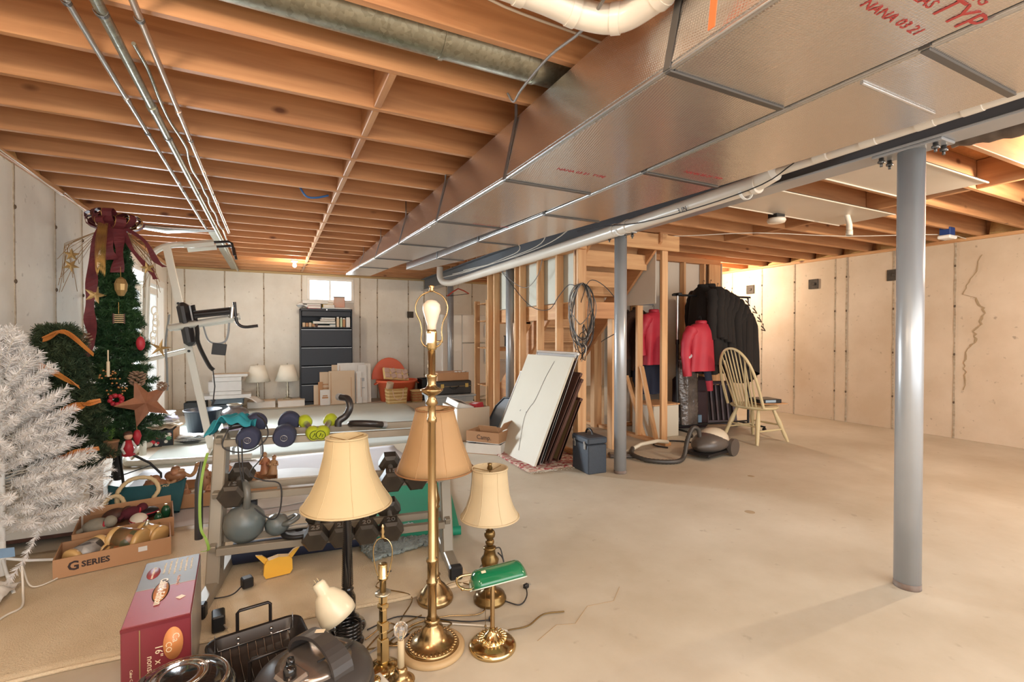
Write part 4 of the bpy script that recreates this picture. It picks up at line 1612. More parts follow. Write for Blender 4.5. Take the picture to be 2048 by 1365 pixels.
t = thing('white_bucket', 'white plastic bucket behind the closet stud', 'bucket', (4.62, 4.98, 0.0))
mb = MB()
mb.shell([(0.13, 0.0), (0.15, 0.3), (0.16, 0.3), (0.16, 0.33)], 20, t=0.006)
mb.lathe([(0.125, 0.001), (0.125, 0.005)], 20)
put('pail', mb, m_white, t)
# dark slatted crib end leaning behind the chair
t = thing('slatted_crib_end', 'dark maroon slatted panel standing behind the cream chair', 'crib panel', (5.62, 4.72, 0.0), rot=(-0.2, 0, -0.42))
m_mar = pm('maroon_wood', (58, 30, 34), 0.4)
for nm, c, s in (('top_rail', (0, 0, 0.62), (0.52, 0.03, 0.05)), ('bottom_rail', (0, 0, 0.06), (0.52, 0.03, 0.06)), ('stile', (-0.24, 0, 0.33), (0.05, 0.032, 0.66)), ('stile', (0.24, 0, 0.33), (0.05, 0.032, 0.66))):
    mb = MB()
    mb.cbox(c, s, b=0.004)
    put(nm, mb, m_mar, t)
for k in range(5):
    mb = MB()
    mb.cbox((-0.15 + k * 0.075, 0, 0.34), (0.03, 0.014, 0.52), b=0.003)
    put('slat', mb, m_mar, t)
mb = MB()
mb.cbox((0, 0.02, 0.34), (0.44, 0.008, 0.5))
put('backing', mb, pm('dark_backing', (30, 20, 22), 0.8), t)
t = thing('white_crate', 'large cream plywood box on the floor inside the closet', 'box', (4.52, 4.78, 0.0), 0.0)
mb = MB()
mb.cbox((-0.08, -0.06, 0.2), (0.42, 0.4, 0.4), b=0.006)
put('box_body', mb, m_board, t)
mb = MB()
mb.cbox((-0.08, -0.06, 0.41), (0.44, 0.42, 0.018), b=0.004)
put('lid', mb, m_plate, t)

# ---------------------------------------------------------------- vacuum cleaner
m_vac = pm('vacuum_dark', (84, 76, 70), 0.35)
m_vac2 = pm('vacuum_silver', (204, 192, 170), 0.3, 0.0)
t = thing('vacuum_cleaner', 'grey and silver canister vacuum cleaner on the bare floor', 'vacuum cleaner', (4.18, 3.62, 0.0), 0.2)
t.scale = (1.15, 1.15, 1.15)
mb = MB()


def vbody(u, v):
    a = 2 * PI * u
    t_ = v
    prof = math.sin(PI * min(1, max(0, t_))) ** 0.42
    x = -0.22 + 0.44 * t_
    r_y = 0.145 * prof
    r_z = 0.115 * prof * (1.0 - 0.15 * t_)
    z = 0.105 + 0.015 * math.sin(PI * t_) + r_z * math.sin(a) * (1 if math.sin(a) > 0 else 0.75)
    return (x, r_y * math.cos(a), z)


mb.sheet(vbody, 28, 16)
put('canister', mb, m_vac, t)
mb = MB()
mb.ball((0.05, 0.0, 0.15), 0.135, 24, 12, sc=(1.2, 0.95, 0.78))
put('lid', mb, m_vac2, t)
for s in (-1, 1):
    mb = MB()
    mb.tube([(0.16, s * 0.12, 0.08), (0.16, s * 0.155, 0.08)], 0.08, 22)
    put('wheel', mb, m_vac, t)
mb = MB()
mb.box(-0.24, -0.13, 0.03, 0.2, 0.13, 0.06, b=0.02)
put('bumper', mb, m_black, t)
hose = spline([(-0.14, 0.02, 0.18), (-0.16, 0.03, 0.26), (-0.22, 0.05, 0.27), (-0.3, 0.05, 0.17), (-0.38, 0.03, 0.05), (-0.48, 0.02, 0.022), (-0.6, 0.08, 0.022), (-0.68, 0.22, 0.025), (-0.66, 0.38, 0.04), (-0.55, 0.46, 0.06)], 9)
mb = MB()
mb.tube(hose, [0.019 + (0.0025 if i % 2 else 0) for i in range(len(hose))], 12)
put('hose', mb, pm('hose_dark', (62, 58, 54), 0.4), t)
mb = MB()
mb.tube([(-0.62, 0.48, 0.03), (-0.45, 0.44, 0.09), (-0.25, 0.4, 0.1), (-0.05, 0.42, 0.06)], 0.018, 12)
put('wand', mb, m_vac2, t)
mb = MB()
mb.cbox((-0.70, 0.46, 0.022), (0.11, 0.25, 0.035), rot=(0, 0, 0.9), b=0.012)
put('floor_head', mb, m_vac, t)
cable('power_cable', 'black power cord looped on the floor behind the vacuum', [(4.0, 4.05, 0.012), (3.95, 4.2, 0.012), (4.1, 4.35, 0.012), (4.35, 4.25, 0.014), (4.5, 4.0, 0.012), (4.42, 3.8, 0.014)], 0.009, m_wirek, sm=8)

# ---------------------------------------------------------------- windsor chair
m_chair = pm('cream_painted_wood', (206, 190, 150), 0.4, col2=(192, 172, 128), ns=3, amt=0.9)
t = thing('windsor_chair', 'cream painted bow-back spindle chair facing the tan wall', 'chair', (5.30, 3.92, 0.0), -PI / 2 - 0.05)
t.scale = (1.14, 1.14, 1.0)


def seat_fn(u, v):
    a = 2 * PI * u
    r = v
    x = 0.235 * r * math.cos(a) * (1 + 0.05 * math.cos(2 * a))
    y = 0.215 * r * math.sin(a)
    return (x, y, 0.425 + 0.018 * r * r)


mb = MB()
mb.lathe([(0.0, 0.39), (0.17, 0.39), (0.22, 0.405), (0.235, 0.425), (0.228, 0.437), (0.12, 0.428), (0.0, 0.424)], 32, fn=lambda a, i: 1 + 0.06 * math.cos(2 * a) - 0.05 * math.sin(3 * a))
put('seat', mb, m_chair, t)
# local +y is the way the chair faces; the back is at -y
bow = []
for i in range(25):
    a = PI * i / 24
    x = 0.225 * math.cos(a) * (1.0 + 0.06 * math.sin(a))
    z = 0.43 + 0.70 * (math.sin(a) ** 0.62 if math.sin(a) > 0 else 0)
    y = -0.15 - 0.19 * (z - 0.43) / 0.62
    bow.append((x, y, z))
mb = MB()
mb.tube(bow, 0.0145, 10)
put('bow', mb, m_chair, t)
for k in range(9):
    q = -1 + 2 * (k + 0.5) / 9
    xt = 0.205 * q
    aa = math.acos(max(-1, min(1, xt / 0.235)))
    zt = 0.43 + 0.70 * math.sin(aa) ** 0.62
    mb = MB()
    b0 = Vector((0.15 * q, -0.17 + 0.03 * q * q, 0.43))
    b1 = Vector((xt, -0.15 - 0.19 * (zt - 0.43) / 0.62, zt))
    mb.tube([b0, b0.lerp(b1, 0.3), b1], [0.0075, 0.0095, 0.005], 8)
    put('spindle', mb, m_chair, t)
for s in (-1, 1):
    mb = MB()
    mb.tube([(0.06 * s, -0.2, 0.43), (0.13 * s, -0.31, 0.98)], [0.012, 0.008], 8)
    put('brace', mb, m_chair, t)
legs = {}
for sx in (-1, 1):
    for sy in (-1, 1):
        a = Vector((0.13 * sx, 0.11 * sy, 0.40))
        b1 = Vector((0.215 * sx, 0.23 * sy, 0.0))
        legs[(sx, sy)] = (a, b1)
        mb = MB()
        mb.tube([a.lerp(b1, q) for q in (0, 0.15, 0.4, 0.62, 0.8, 1.0)], [0.014, 0.018, 0.026, 0.019, 0.02, 0.014], 12)
        put('leg', mb, m_chair, t)
for sx in (-1, 1):
    p0 = legs[(sx, -1)][0].lerp(legs[(sx, -1)][1], 0.62)
    p1 = legs[(sx, 1)][0].lerp(legs[(sx, 1)][1], 0.62)
    mb = MB()
    mb.tube([p0, p0.lerp(p1, 0.5), p1], [0.008, 0.014, 0.008], 10)
    put('stretcher', mb, m_chair, t)
for sy in (-1, 1):
    p0 = legs[(-1, sy)][0].lerp(legs[(-1, sy)][1], 0.5)
    p1 = legs[(1, sy)][0].lerp(legs[(1, sy)][1], 0.5)
    mb = MB()
    mb.tube([p0, p0.lerp(p1, 0.5), p1], [0.008, 0.014, 0.008], 10)
    put('stretcher', mb, m_chair, t)
t = thing('black_binder', 'thin black box lying on the seat of the cream chair', 'box', (5.5, 3.95, 0.44), -0.3)
mb = MB()
mb.cbox((0, 0, 0.035), (0.3, 0.26, 0.045), b=0.004)
put('cover', mb, m_black, t)
mb = MB()
mb.cbox((0.0, -0.128, 0.035), (0.14, 0.006, 0.03))
put('label_strip', mb, pm('label_blue_grey', (150, 170, 184), 0.5), t)
t = thing('wooden_board', 'pale wooden board on the chair seat under the black box', 'board', (5.53, 3.93, 0.44), -0.3)
mb = MB()
mb.cbox((0, 0, 0.0055), (0.36, 0.3, 0.011), b=0.003)
put('panel', mb, m_plate, t)


# ---------------------------------------------------------------- floor coverings
m_carpet = pm('berber_carpet', (222, 204, 174), 0.95, col2=(198, 176, 142), ns=3.2, amt=0.5, bump=0.9, bs=170, bdist=0.006)
m_carpet_g = pm('grey_carpet', (196, 200, 192), 0.95, col2=(182, 186, 178), ns=2.2, amt=0.5, bump=0.5, bs=240, bdist=0.004)
m_vinyl = pm('pale_sheet', (206, 202, 202), 0.8, col2=(190, 186, 188), ns=2, amt=0.6)


def carpet(label, cat, x0, y0, x1, y1, z, mat, name, seed=0, wav=0.006, nx=26, ny=16, skew=0.0):
    t = thing(name, label, cat, ((x0 + x1) / 2, (y0 + y1) / 2, 0))
    cx, cy = (x0 + x1) / 2, (y0 + y1) / 2

    def f(u, v):
        x = x0 + (x1 - x0) * u + (0.01 * math.sin(v * 17 + seed) if 0 < u < 1 else 0.008 * math.sin(v * 23 + seed))
        y = y0 + (y1 - y0) * v + 0.010 * math.sin(u * 19 + seed) + skew * (u - 0.5) * (1 - v)
        e = min(u, 1 - u, v, 1 - v)
        return (x - cx, y - cy, z + wav * 0.5 * (1 + math.sin(u * 13 + seed) * math.sin(v * 11 + seed)) * min(1, e * 9))
    mb = MB()
    mb.sheet(f, nx, ny, t=z - 0.001)
    put('pile', mb, mat, t)
    mb = MB()
    mb.tube([Vector(f(i / 30, 0.0)) - Vector((0, 0, z * 0.4)) for i in range(31)], z * 0.62, 8)
    put('bound_edge', mb, mat, t)
    return t


carpet('large beige berber carpet covering the floor under the dumbbell rack and lamps', 'carpet', XL + 0.02, 2.36, 0.93, 3.74, 0.014, m_carpet, 'carpet', 1, 0.006, 40, 24, skew=-0.14)
carpet('pale grey-green carpet spread over the far end of the floor', 'carpet', -1.15, 5.68, 2.2, 9.3, 0.007, m_carpet_g, 'carpet', 2, 0.003, 30, 20)
carpet('whitish sheet lying between the grey carpet and the beige carpet', 'sheet', -1.1, 3.85, 1.25, 5.6, 0.004, m_vinyl, 'floor_sheet', 3, 0.002)
t = thing('round_board', 'round white board lying flat under the nativity boxes', 'board', (0.02, 4.5, 0.0075))
mb = MB()
mb.lathe([(0.545, 0.0), (0.55, 0.004), (0.545, 0.008)], 40)
put('disc', mb, m_paper, t)
t = thing('shag_bath_mat', 'small blue grey shaggy mat half under the right of the dumbbell rack', 'mat', (0.66, 2.93, 0.022), 0.2)
mb = MB()
mb.sheet(lambda u, v: (-0.2 + 0.4 * u, -0.17 + 0.34 * v, 0.022 + 0.012 * noise.noise(Vector((u * 26, v * 24, 1)))), 50, 40, t=0.02)
put('pile', mb, pm('shag_blue', (132, 142, 140), 0.95, col2=(176, 184, 178), ns=60, amt=0.9, bump=1, bs=160, bdist=0.01), t)
t = thing('exercise_mat', 'green exercise mat lying behind the dumbbell rack', 'mat', (0.98, 3.7, 0.012), -0.26)
mb = MB()
mb.sheet(lambda u, v: (-0.3 + 0.6 * u, -0.75 + 1.75 * v, 0.008 + 0.01 * (1 if v < 0.03 else 0) + 0.004 * math.sin(v * 9)), 10, 26, t=0.006)
put('foam', mb, pm('green_foam', (12, 136, 100), 0.6, col2=(8, 120, 88), ns=3, amt=0.9), t)
mb = MB()
mb.tube([(-0.3, -0.78, 0.03), (0.3, -0.78, 0.03)], 0.028, 14)
put('rolled_end', mb, MATS['green_foam'], t)

# ---------------------------------------------------------------- lateral filing cabinet
m_cab = pm('cabinet_charcoal', (34, 38, 46), 0.5, 0.1)
t = thing('filing_cabinet', 'tall charcoal lateral filing cabinet below the far window', 'cabinet', (0.915, 9.6, 0.0))
W2 = 0.46
for nm, b_ in (('side_panel', (-W2, 0, 0.03, -W2 + 0.02, 0.36, 1.78)), ('side_panel', (W2 - 0.02, 0, 0.03, W2, 0.36, 1.78)), ('top_panel', (-W2, 0, 1.74, W2, 0.36, 1.785)),
               ('back_panel', (-W2 + 0.02, 0.34, 0.03, W2 - 0.02, 0.36, 1.74)), ('shelf', (-W2 + 0.02, 0.01, 1.42, W2 - 0.02, 0.34, 1.44)), ('base', (-W2, 0.0, 0.0, W2, 0.36, 0.05))):
    mb = MB()
    mb.box(*b_, b=0.004)
    put(nm, mb, m_cab, t)
for k, (za, zb) in enumerate(((0.06, 0.37), (0.385, 0.71), (0.725, 1.06), (1.075, 1.40))):
    mb = MB()
    mb.box(-W2 + 0.015, -0.018, za, W2 - 0.015, 0.02, zb, b=0.006)
    d_ = put('drawer', mb, m_cab, t)
    mb = MB()
    mb.box(-W2 + 0.02, -0.024, zb - 0.012, W2 - 0.02, -0.018, zb - 0.004)
    put('pull_lip', mb, m_steel, d_)
mb = MB()
mb.box(-W2 + 0.03, 0.0, 1.64, W2 - 0.03, 0.02, 1.735, b=0.004)
put('receding_door', mb, m_cab, t)
mb = MB()
mb.lathe([(0.012, 0.0), (0.012, 0.004)], 10, (0, 0, 0))
mb.M = Matrix.Identity(4)
mb2 = MB()
mb2.cbox((0.0, -0.003, 1.765), (0.02, 0.006, 0.02))
put('lock', mb2, m_conduit, t)


def pile(items, base, name, cat, group=None):
    for (lb, x, y, z, sx, sy, sz, rz, mt) in items:
        q = thing(name, lb, cat, (base[0] + x, base[1] + y, base[2] + z), rz, group)
        mb = MB()
        mb.cbox((0, 0, sz / 2), (sx, sy, sz - 0.006), b=0.002)
        put('pages', mb, m_paper, q)
        mb = MB()
        mb.cbox((0, 0, sz - 0.002), (sx + 0.006, sy + 0.006, 0.003))
        mb.cbox((-sx / 2, 0, sz / 2), (0.003, sy + 0.006, sz))
        mb.cbox((0, 0, 0.0015), (sx + 0.006, sy + 0.006, 0.003))
        put('cover', mb, mt, q)


m_gbook = pm('green_cover', (52, 92, 84), 0.6)
m_pink = pm('pink_cover', (214, 92, 96), 0.6)
m_yel = pm('yellow_cover', (218, 186, 92), 0.6)
m_blu = pm('pale_blue_cover', (150, 184, 204), 0.6)
pile([('dark green book lying in the open top shelf of the filing cabinet', -0.05, 0.16, 0.06, 0.4, 0.22, 0.05, 0.1, m_gbook),
      ('pale book lying on the dark green one in the cabinet', 0.02, 0.16, 0.115, 0.26, 0.2, 0.03, 0.0, m_card_l),
      ('white book topmost of the flat books in the cabinet', 0.03, 0.16, 0.15, 0.24, 0.2, 0.03, 0.03, m_paper),
      ('thin white booklet under the green book in the cabinet', -0.06, 0.15, 0.0, 0.3, 0.2, 0.03, -0.05, m_paper),
      ('small light blue box under the flat books in the cabinet', 0.11, 0.1, 0.0, 0.1, 0.1, 0.05, 0, m_blu)], (0.915, 9.6, 1.441), 'book', 'book')
for k, (x, w_, h, mt, lb) in enumerate(((0.2, 0.05, 0.17, m_card_l, 'beige'), (0.26, 0.04, 0.16, pm('sage_cover', (176, 190, 160), 0.6), 'sage green'), (0.31, 0.05, 0.15, m_card, 'brown'), (0.385, 0.08, 0.165, m_paper, 'white'))):
    q = thing('magazine_file', lb + ' upright paper file at the right of the cabinet shelf', 'file', (0.915 + x, 9.72, 1.441), 0)
    mb = MB()
    mb.cbox((0, 0, h / 2), (w_ - 0.006, 0.2, h), b=0.003)
    put('sleeve', mb, mt, q)
    mb = MB()
    mb.cbox((0, -0.05, h + 0.01), (w_ - 0.014, 0.08, 0.03))
    put('pages', mb, m_paper, q)
for k in range(5):
    q = thing('small_box', ('pinkish small box far left on the cabinet shelf', 'second small pinkish box on the cabinet shelf', 'third small carton on the cabinet shelf', 'fourth small carton on the cabinet shelf', 'brown leaning carton left of the flat books on the cabinet shelf')[k], 'box', (0.52 + 0.055 * k, 9.7, 1.441))
    mb = MB()
    mb.cbox((0, 0, 0.04), (0.045, 0.1, 0.08 - 0.01 * (k % 2)), rot=(0, 0.1 * (k == 4), 0), b=0.002)
    put('box_body', mb, (m_card_l, m_card, m_card_l, m_card, m_brown)[k], q)
pile([('pink folder on the left of the cabinet top', -0.22, 0.12, 0.0, 0.22, 0.22, 0.05, 0.05, m_pink),
      ('brown folder on the pink one on the cabinet top', -0.22, 0.12, 0.05, 0.24, 0.24, 0.035, -0.04, m_brown),
      ('long white bundle of papers topmost on the cabinet top left', -0.2, 0.13, 0.088, 0.44, 0.26, 0.06, 0.03, m_paper),
      ('yellow pad in the middle of the cabinet top', 0.03, 0.12, 0.02, 0.2, 0.2, 0.06, 0.08, m_yel),
      ('pale blue folder lying under the yellow pad on the cabinet', 0.04, 0.12, 0.0, 0.24, 0.22, 0.02, 0.0, m_blu),
      ('white flat box at the right of the cabinet top', 0.27, 0.12, 0.0, 0.3, 0.2, 0.025, 0.0, m_paper)], (0.915, 9.6, 1.786), 'folder', 'folder')
t = thing('frosted_tub', 'translucent brownish tub standing on the cabinet before the window', 'tub', (1.15, 9.74, 1.812))
mb = MB()
mb.cbox((0, 0, 0.1), (0.2, 0.14, 0.2), b=0.01)
put('tub_body', mb, pm('frosted_brown', (178, 158, 142), 0.4, col2=(190, 128, 104), ns=5, amt=0.5), t)
mb = MB()
mb.cbox((0, 0, 0.208), (0.215, 0.155, 0.014), b=0.004)
put('lid', mb, m_greyplastic, t)
mb = MB()
mb.sheet(lambda u, v: (-0.1 + 0.2 * u, -0.08 + 0.16 * v, 0.05 + 0.05 * math.sin(u * 5) * math.sin(v * 7)), 8, 8, t=0.01)
q = thing('crumpled_bag', 'crumpled clear bag drooping over the left cabinet edge', 'bag', (0.50, 9.68, 1.80))
put('film', mb, m_paper, q)

# ---------------------------------------------------------------- pair of pleated lamps on boxes
m_shade_w = pm('pleated_ivory', (236, 230, 214), 0.8)
m_silver = pm('pewter_brass', (186, 178, 158), 0.3, 0.85)


def pleat_lamp(x, y, label, blabel):
    b_ = thing('shoe_box', blabel, 'box', (x + 0.06, y - 0.05, 0.0), 0)
    mb = MB()
    mb.cbox((0, 0, 0.055), (0.44, 0.26, 0.11), b=0.004)
    put('box_body', mb, m_card_w, b_)
    mb = MB()
    mb.cbox((0, 0, 0.118), (0.45, 0.27, 0.014), b=0.003)
    put('lid', mb, m_card_l, b_)
    l = thing('table_lamp', label, 'lamp', (x, y, 0.126), 0, 'pair of pleated lamps by the far wall')
    mb = MB()
    mb.lathe([(0.075, 0), (0.075, 0.012), (0.06, 0.02), (0.03, 0.03), (0.018, 0.05), (0.03, 0.075), (0.018, 0.1), (0.028, 0.14), (0.016, 0.18), (0.024, 0.21), (0.013, 0.25), (0.018, 0.28), (0.01, 0.31), (0.01, 0.36)], 16)
    put('stem', mb, m_silver, l)
    mb = MB()
    mb.shell([(0.205, 0.33), (0.15, 0.50), (0.115, 0.62)], 72, fn=lambda a, i: 1 + 0.022 * math.sin(a * 36), t=0.003)
    put('lamp_shade', mb, m_shade_w, l)
    mb = MB()
    mb.tube([(0, 0, 0.36), (0, 0, 0.64)], 0.003, 6)
    mb.ball((0, 0, 0.64), 0.012, 8, 6)
    mb.tube([(-0.11, 0, 0.6), (0.11, 0, 0.6)], 0.002, 5)
    put('harp', mb, m_silver, l)


pleat_lamp(-0.24, 9.72, 'left of two ivory pleated lamps by the far wall', 'white shoe box under the left pleated lamp')
pleat_lamp(0.24, 9.66, 'right of two ivory pleated lamps, next to the filing cabinet', 'white shoe box under the right pleated lamp')

# paper stack on grey bins, far left
for k, (z, sx, sy, sz, mt, lb) in enumerate(((0.0, 0.42, 0.34, 0.12, pm('slate_plastic', (92, 106, 116), 0.4), 'lower slate plastic box under the stack of papers'),
                                             (0.122, 0.46, 0.36, 0.1, MATS['slate_plastic'], 'upper slate plastic box under the stack of papers'))):
    q = thing('plastic_box', lb, 'box', (-0.68, 9.5, z))
    mb = MB()
    mb.cbox((0, 0, sz / 2), (sx, sy, sz - 0.02), b=0.008)
    put('box_body', mb, mt, q)
    mb = MB()
    mb.cbox((0, 0, sz - 0.012), (sx + 0.03, sy + 0.03, 0.018), b=0.005)
    put('lid', mb, mt, q)
pile([('wide sheaf of drawings drooping over the slate boxes', 0, 0, 0.0, 0.72, 0.42, 0.06, 0.05, m_paper),
      ('spiral-bound white pad above the wide sheaf', 0.0, 0, 0.062, 0.46, 0.36, 0.06, -0.03, m_paper),
      ('tall white ream in the middle of the paper stack', -0.02, 0, 0.124, 0.48, 0.32, 0.16, 0.04, m_paper),
      ('slightly narrower white ream near the top of the stack', 0.02, 0, 0.286, 0.42, 0.3, 0.07, -0.05, m_paper),
      ('shallow beige tray topmost on the paper stack', 0.06, 0, 0.358, 0.52, 0.3, 0.05, -0.03, m_card_l)], (-0.70, 9.5, 0.224), 'paper_stack', 'papers')
q = thing('loose_sheet', 'thin sheet sticking out at the right of the paper stack', 'paper', (-0.38, 9.4, 0.21), -0.5)
mb = MB()
mb.sheet(lambda u, v: (u * 0.22, v * 0.25 - 0.12, 0.02 - 0.1 * u * u), 6, 4, t=0.002)
put('paper_sheet', mb, m_paper, q)
t = thing('wood_plank', 'brown plank leaning in the corner behind the papers', 'board', (-1.1, 9.6, 0.0), rot=(0, 0.5, 0.0))
mb = MB()
mb.cbox((0, 0, 0.36), (0.02, 0.1, 0.72), b=0.003)
put('panel', mb, m_plate, t)
t = thing('dark_crate', 'dark crate in the left far corner beside the slate boxes', 'crate', (-1.12, 9.3, 0.0))
open_box(t, 0.3, 0.3, 0.2, 0.01, (m_black, m_black))

# bucket, vase, small box, foil trays, floral box
t = thing('bucket', 'dark slate plastic waste bin standing before the far wall', 'bin', (-0.82, 7.42, 0.0))
mb = MB()
mb.shell([(0.165, 0.0), (0.21, 0.30), (0.222, 0.30), (0.222, 0.315)], 28, t=0.008)
mb.lathe([(0.16, 0.001), (0.16, 0.008)], 24)
put('pail', mb, pm('slate_dark', (52, 60, 72), 0.35), t)
t = thing('gift_box', 'small lilac-white box under the dark vase', 'box', (-0.45, 7.3, 0.0), 0.1)
mb = MB()
mb.cbox((0, 0, 0.05), (0.26, 0.22, 0.1), b=0.003)
put('box_body', mb, pm('lilac_card', (178, 170, 196), 0.6), t)
mb = MB()
mb.cbox((0, 0, 0.108), (0.27, 0.23, 0.02), b=0.003)
put('lid', mb, m_paper, t)
t = thing('vase', 'squat dark glazed pottery vase on the lilac-white box', 'vase', (-0.45, 7.3, 0.119))
mb = MB()
mb.lathe([(0.08, 0.0), (0.1, 0.02), (0.155, 0.1), (0.165, 0.14), (0.14, 0.185), (0.085, 0.215), (0.07, 0.23), (0.095, 0.25), (0.09, 0.256), (0.06, 0.23), (0.05, 0.2), (0.0, 0.19)], 28)
put('vessel', mb, pm('raku_glaze', (84, 80, 84), 0.2, 0.3, col2=(150, 140, 136), ns=7, amt=0.5), t)
mb = MB()
mb.tube([(0.085 * math.cos(a * PI / 12), 0.085 * math.sin(a * PI / 12), 0.252) for a in range(24)], 0.009, 8, closed=True)
put('rim', mb, m_silver, t)
t = thing('foil_trays', 'stack of crinkled foil platters beside the bin', 'trays', (-0.86, 6.85, 0.0))
for k in range(4):
    mb = MB()
    mb.shell([(0.13, 0.0), (0.17, 0.03), (0.2, 0.034)], 36, (0.02 * math.sin(k * 3), 0.02 * math.cos(k * 2), 0.012 * k), fn=lambda a, i: 1 + 0.03 * math.sin(a * 12 + k) * (i > 0), t=0.003)
    put('tray', mb, m_tape, t)
mb = MB()
mb.sheet(lambda u, v: (-0.14 + 0.3 * u, -0.12 + 0.24 * v, 0.09 + 0.03 * noise.noise(Vector((u * 5, v * 5, 2)))), 14, 12, t=0.002)
put('plastic_wrap', mb, m_paper, t)
t = thing('floral_box', 'black gift box with red and white flower print near the tower base', 'box', (-1.22, 6.95, 0.0), 0.0)
mb = MB()
mb.cbox((0, 0, 0.09), (0.36, 0.42, 0.18), b=0.003)
put('box_body', mb, pm('floral_ground', (32, 38, 44), 0.6), t)
mb = MB()
mb.box(0.1805, -0.21, 0, 0.184, 0.21, 0.18)
put('side_panel', mb, m_card, t)
rr = random.Random(5)
mf = (pm('flower_red', (196, 44, 60), 0.6), pm('flower_white', (226, 220, 210), 0.6), pm('flower_orange', (222, 96, 60), 0.6), pm('leaf_green', (84, 140, 96), 0.6))
for k in range(17):
    x, z, r = -0.15 + 0.3 * rr.random(), 0.03 + 0.12 * rr.random(), 0.018 + 0.02 * rr.random()
    mb = MB()
    n_ = 16
    poly = [(r * (1 if q % 2 else 0.62) * math.cos(2 * PI * q / n_), r * (1 if q % 2 else 0.62) * math.sin(2 * PI * q / n_)) for q in range(n_)]
    mb.prism(poly, 0.0012 + 0.0002 * k, Matrix.Translation((x, -0.2102, z)) @ Matrix.Rotation(PI / 2, 4, 'X'))
    put('flower', mb, mf[k % 4], t)
for k in range(4):
    q = thing('clear_package', ('clear plastic package topmost on the floral box', 'clear crumpled package second from the top on the floral box', 'flat pouch with dark print on the floral box', 'white pouch lowest on the floral box')[k], 'package', (-1.22 + 0.03 * (k % 2), 6.98, 0.185 + 0.05 * (3 - k)), 0.3 * k)
    mb = MB()
    mb.sheet(lambda u, v: (-0.15 + 0.3 * u, -0.17 + 0.34 * v, 0.02 + 0.04 * noise.noise(Vector((u * 4 + k, v * 4, k)))), 14, 14, t=0.012)
    put('film', mb, (m_paper, pm('lilac_film', (190, 186, 208), 0.25), m_card_w, m_card_l)[k], q)
# lamp-sized tan thing behind
# orange tub with baskets
t = thing('orange_tub', 'round-backed orange plastic tub with baskets in it by the far wall', 'tub', (2.2, 9.5, 0.0))
m_or = pm('orange_plastic', (226, 108, 74), 0.45)
mb = MB()
mb.shell([(0.28, 0.0), (0.33, 0.36), (0.36, 0.37), (0.36, 0.41)], 28, t=0.01, fn=lambda a, i: 1.0 + 0.12 * abs(math.cos(a)))
mb.lathe([(0.27, 0.003), (0.27, 0.01)], 24)
put('tub_body', mb, m_or, t)
for s in (-1, 1):
    mb = MB()
    mb.tube([(s * 0.38, -0.07, 0.36), (s * 0.43, -0.05, 0.33), (s * 0.43, 0.05, 0.33), (s * 0.38, 0.07, 0.36)], 0.012, 8)
    put('handle', mb, m_or, t)
t = thing('dome_cover', 'orange domed lid standing upright behind the orange tub', 'lid', (2.12, 9.82, 0.40), rot=(-0.1, 0, 0))
mb = MB()
poly = [(0.34 * math.cos(a * PI / 14), 0.42 * math.sin(a * PI / 14)) for a in range(15)]
mb.prism(poly, 0.02, Matrix.Rotation(PI / 2, 4, 'X'))
put('panel', mb, m_or, t)
mb = MB()
mb.tube([(x, -0.01, z) for x, z in poly], 0.014, 8)
put('rim', mb, m_or, t)
t = thing('ornament_case', 'clear compartment case with yellow base tilted on the orange tub', 'case', (2.16, 9.42, 0.52), rot=(0.9, 0.12, 0.1))
mb = MB()
mb.cbox((0, 0, 0), (0.5, 0.26, 0.05), b=0.01)
put('tray', mb, pm('pale_yellow', (226, 200, 140), 0.5), t)
for k in range(8):
    mb = MB()
    mb.cbox((-0.18 + 0.12 * (k % 4), -0.06 + 0.12 * (k // 4), 0.032), (0.1, 0.1, 0.03), rot=(0, 0, 0.4 * (k % 2)), b=0.006)
    put('compartment', mb, pm('pinkish_clear', (206, 178, 166), 0.25), t)
m_wick = pm('wicker_straw', (206, 172, 112), 0.8, col2=(176, 138, 84), ns=20, amt=0.8)


def woven(parent, w_, d, h, flare, mats, rows=7, cols=9):
    """basket woven from real strips: horizontal bands bowing in and out between uprights"""
    for r_ in range(rows):
        z = h * (r_ + 0.5) / rows
        mb = MB()
        pts = []
        n = cols * 4
        for i in range(n):
            a = 2 * PI * i / n
            c_, s_ = math.cos(a), math.sin(a)
            q = max(abs(c_), abs(s_)) ** 0.8
            k_ = 1 + flare * z / h + 0.03 * math.sin(i * PI / 2 + PI * r_ + 0.3)
            pts.append((w_ / 2 * c_ / q * k_, d / 2 * s_ / q * k_, z))
        mb.ribbon(pts + [pts[0]], h / rows * 0.86, 0.004, side=(0, 0, 1))
        put('woven_band', mb, mats[r_ % len(mats)], parent)
    mb = MB()
    n = 36
    pts = []
    for i in range(n):
        a = 2 * PI * i / n
        c_, s_ = math.cos(a), math.sin(a)
        q = max(abs(c_), abs(s_)) ** 0.8
        pts.append((w_ / 2 * c_ / q * (1 + flare), d / 2 * s_ / q * (1 + flare), h))
    mb.tube(pts, 0.009, 6, closed=True)
    put('rim', mb, mats[0], parent)
    mb = MB()
    mb.cbox((0, 0, 0.006), (w_ * 0.9, d * 0.9, 0.01))
    put('base', mb, mats[0], parent)


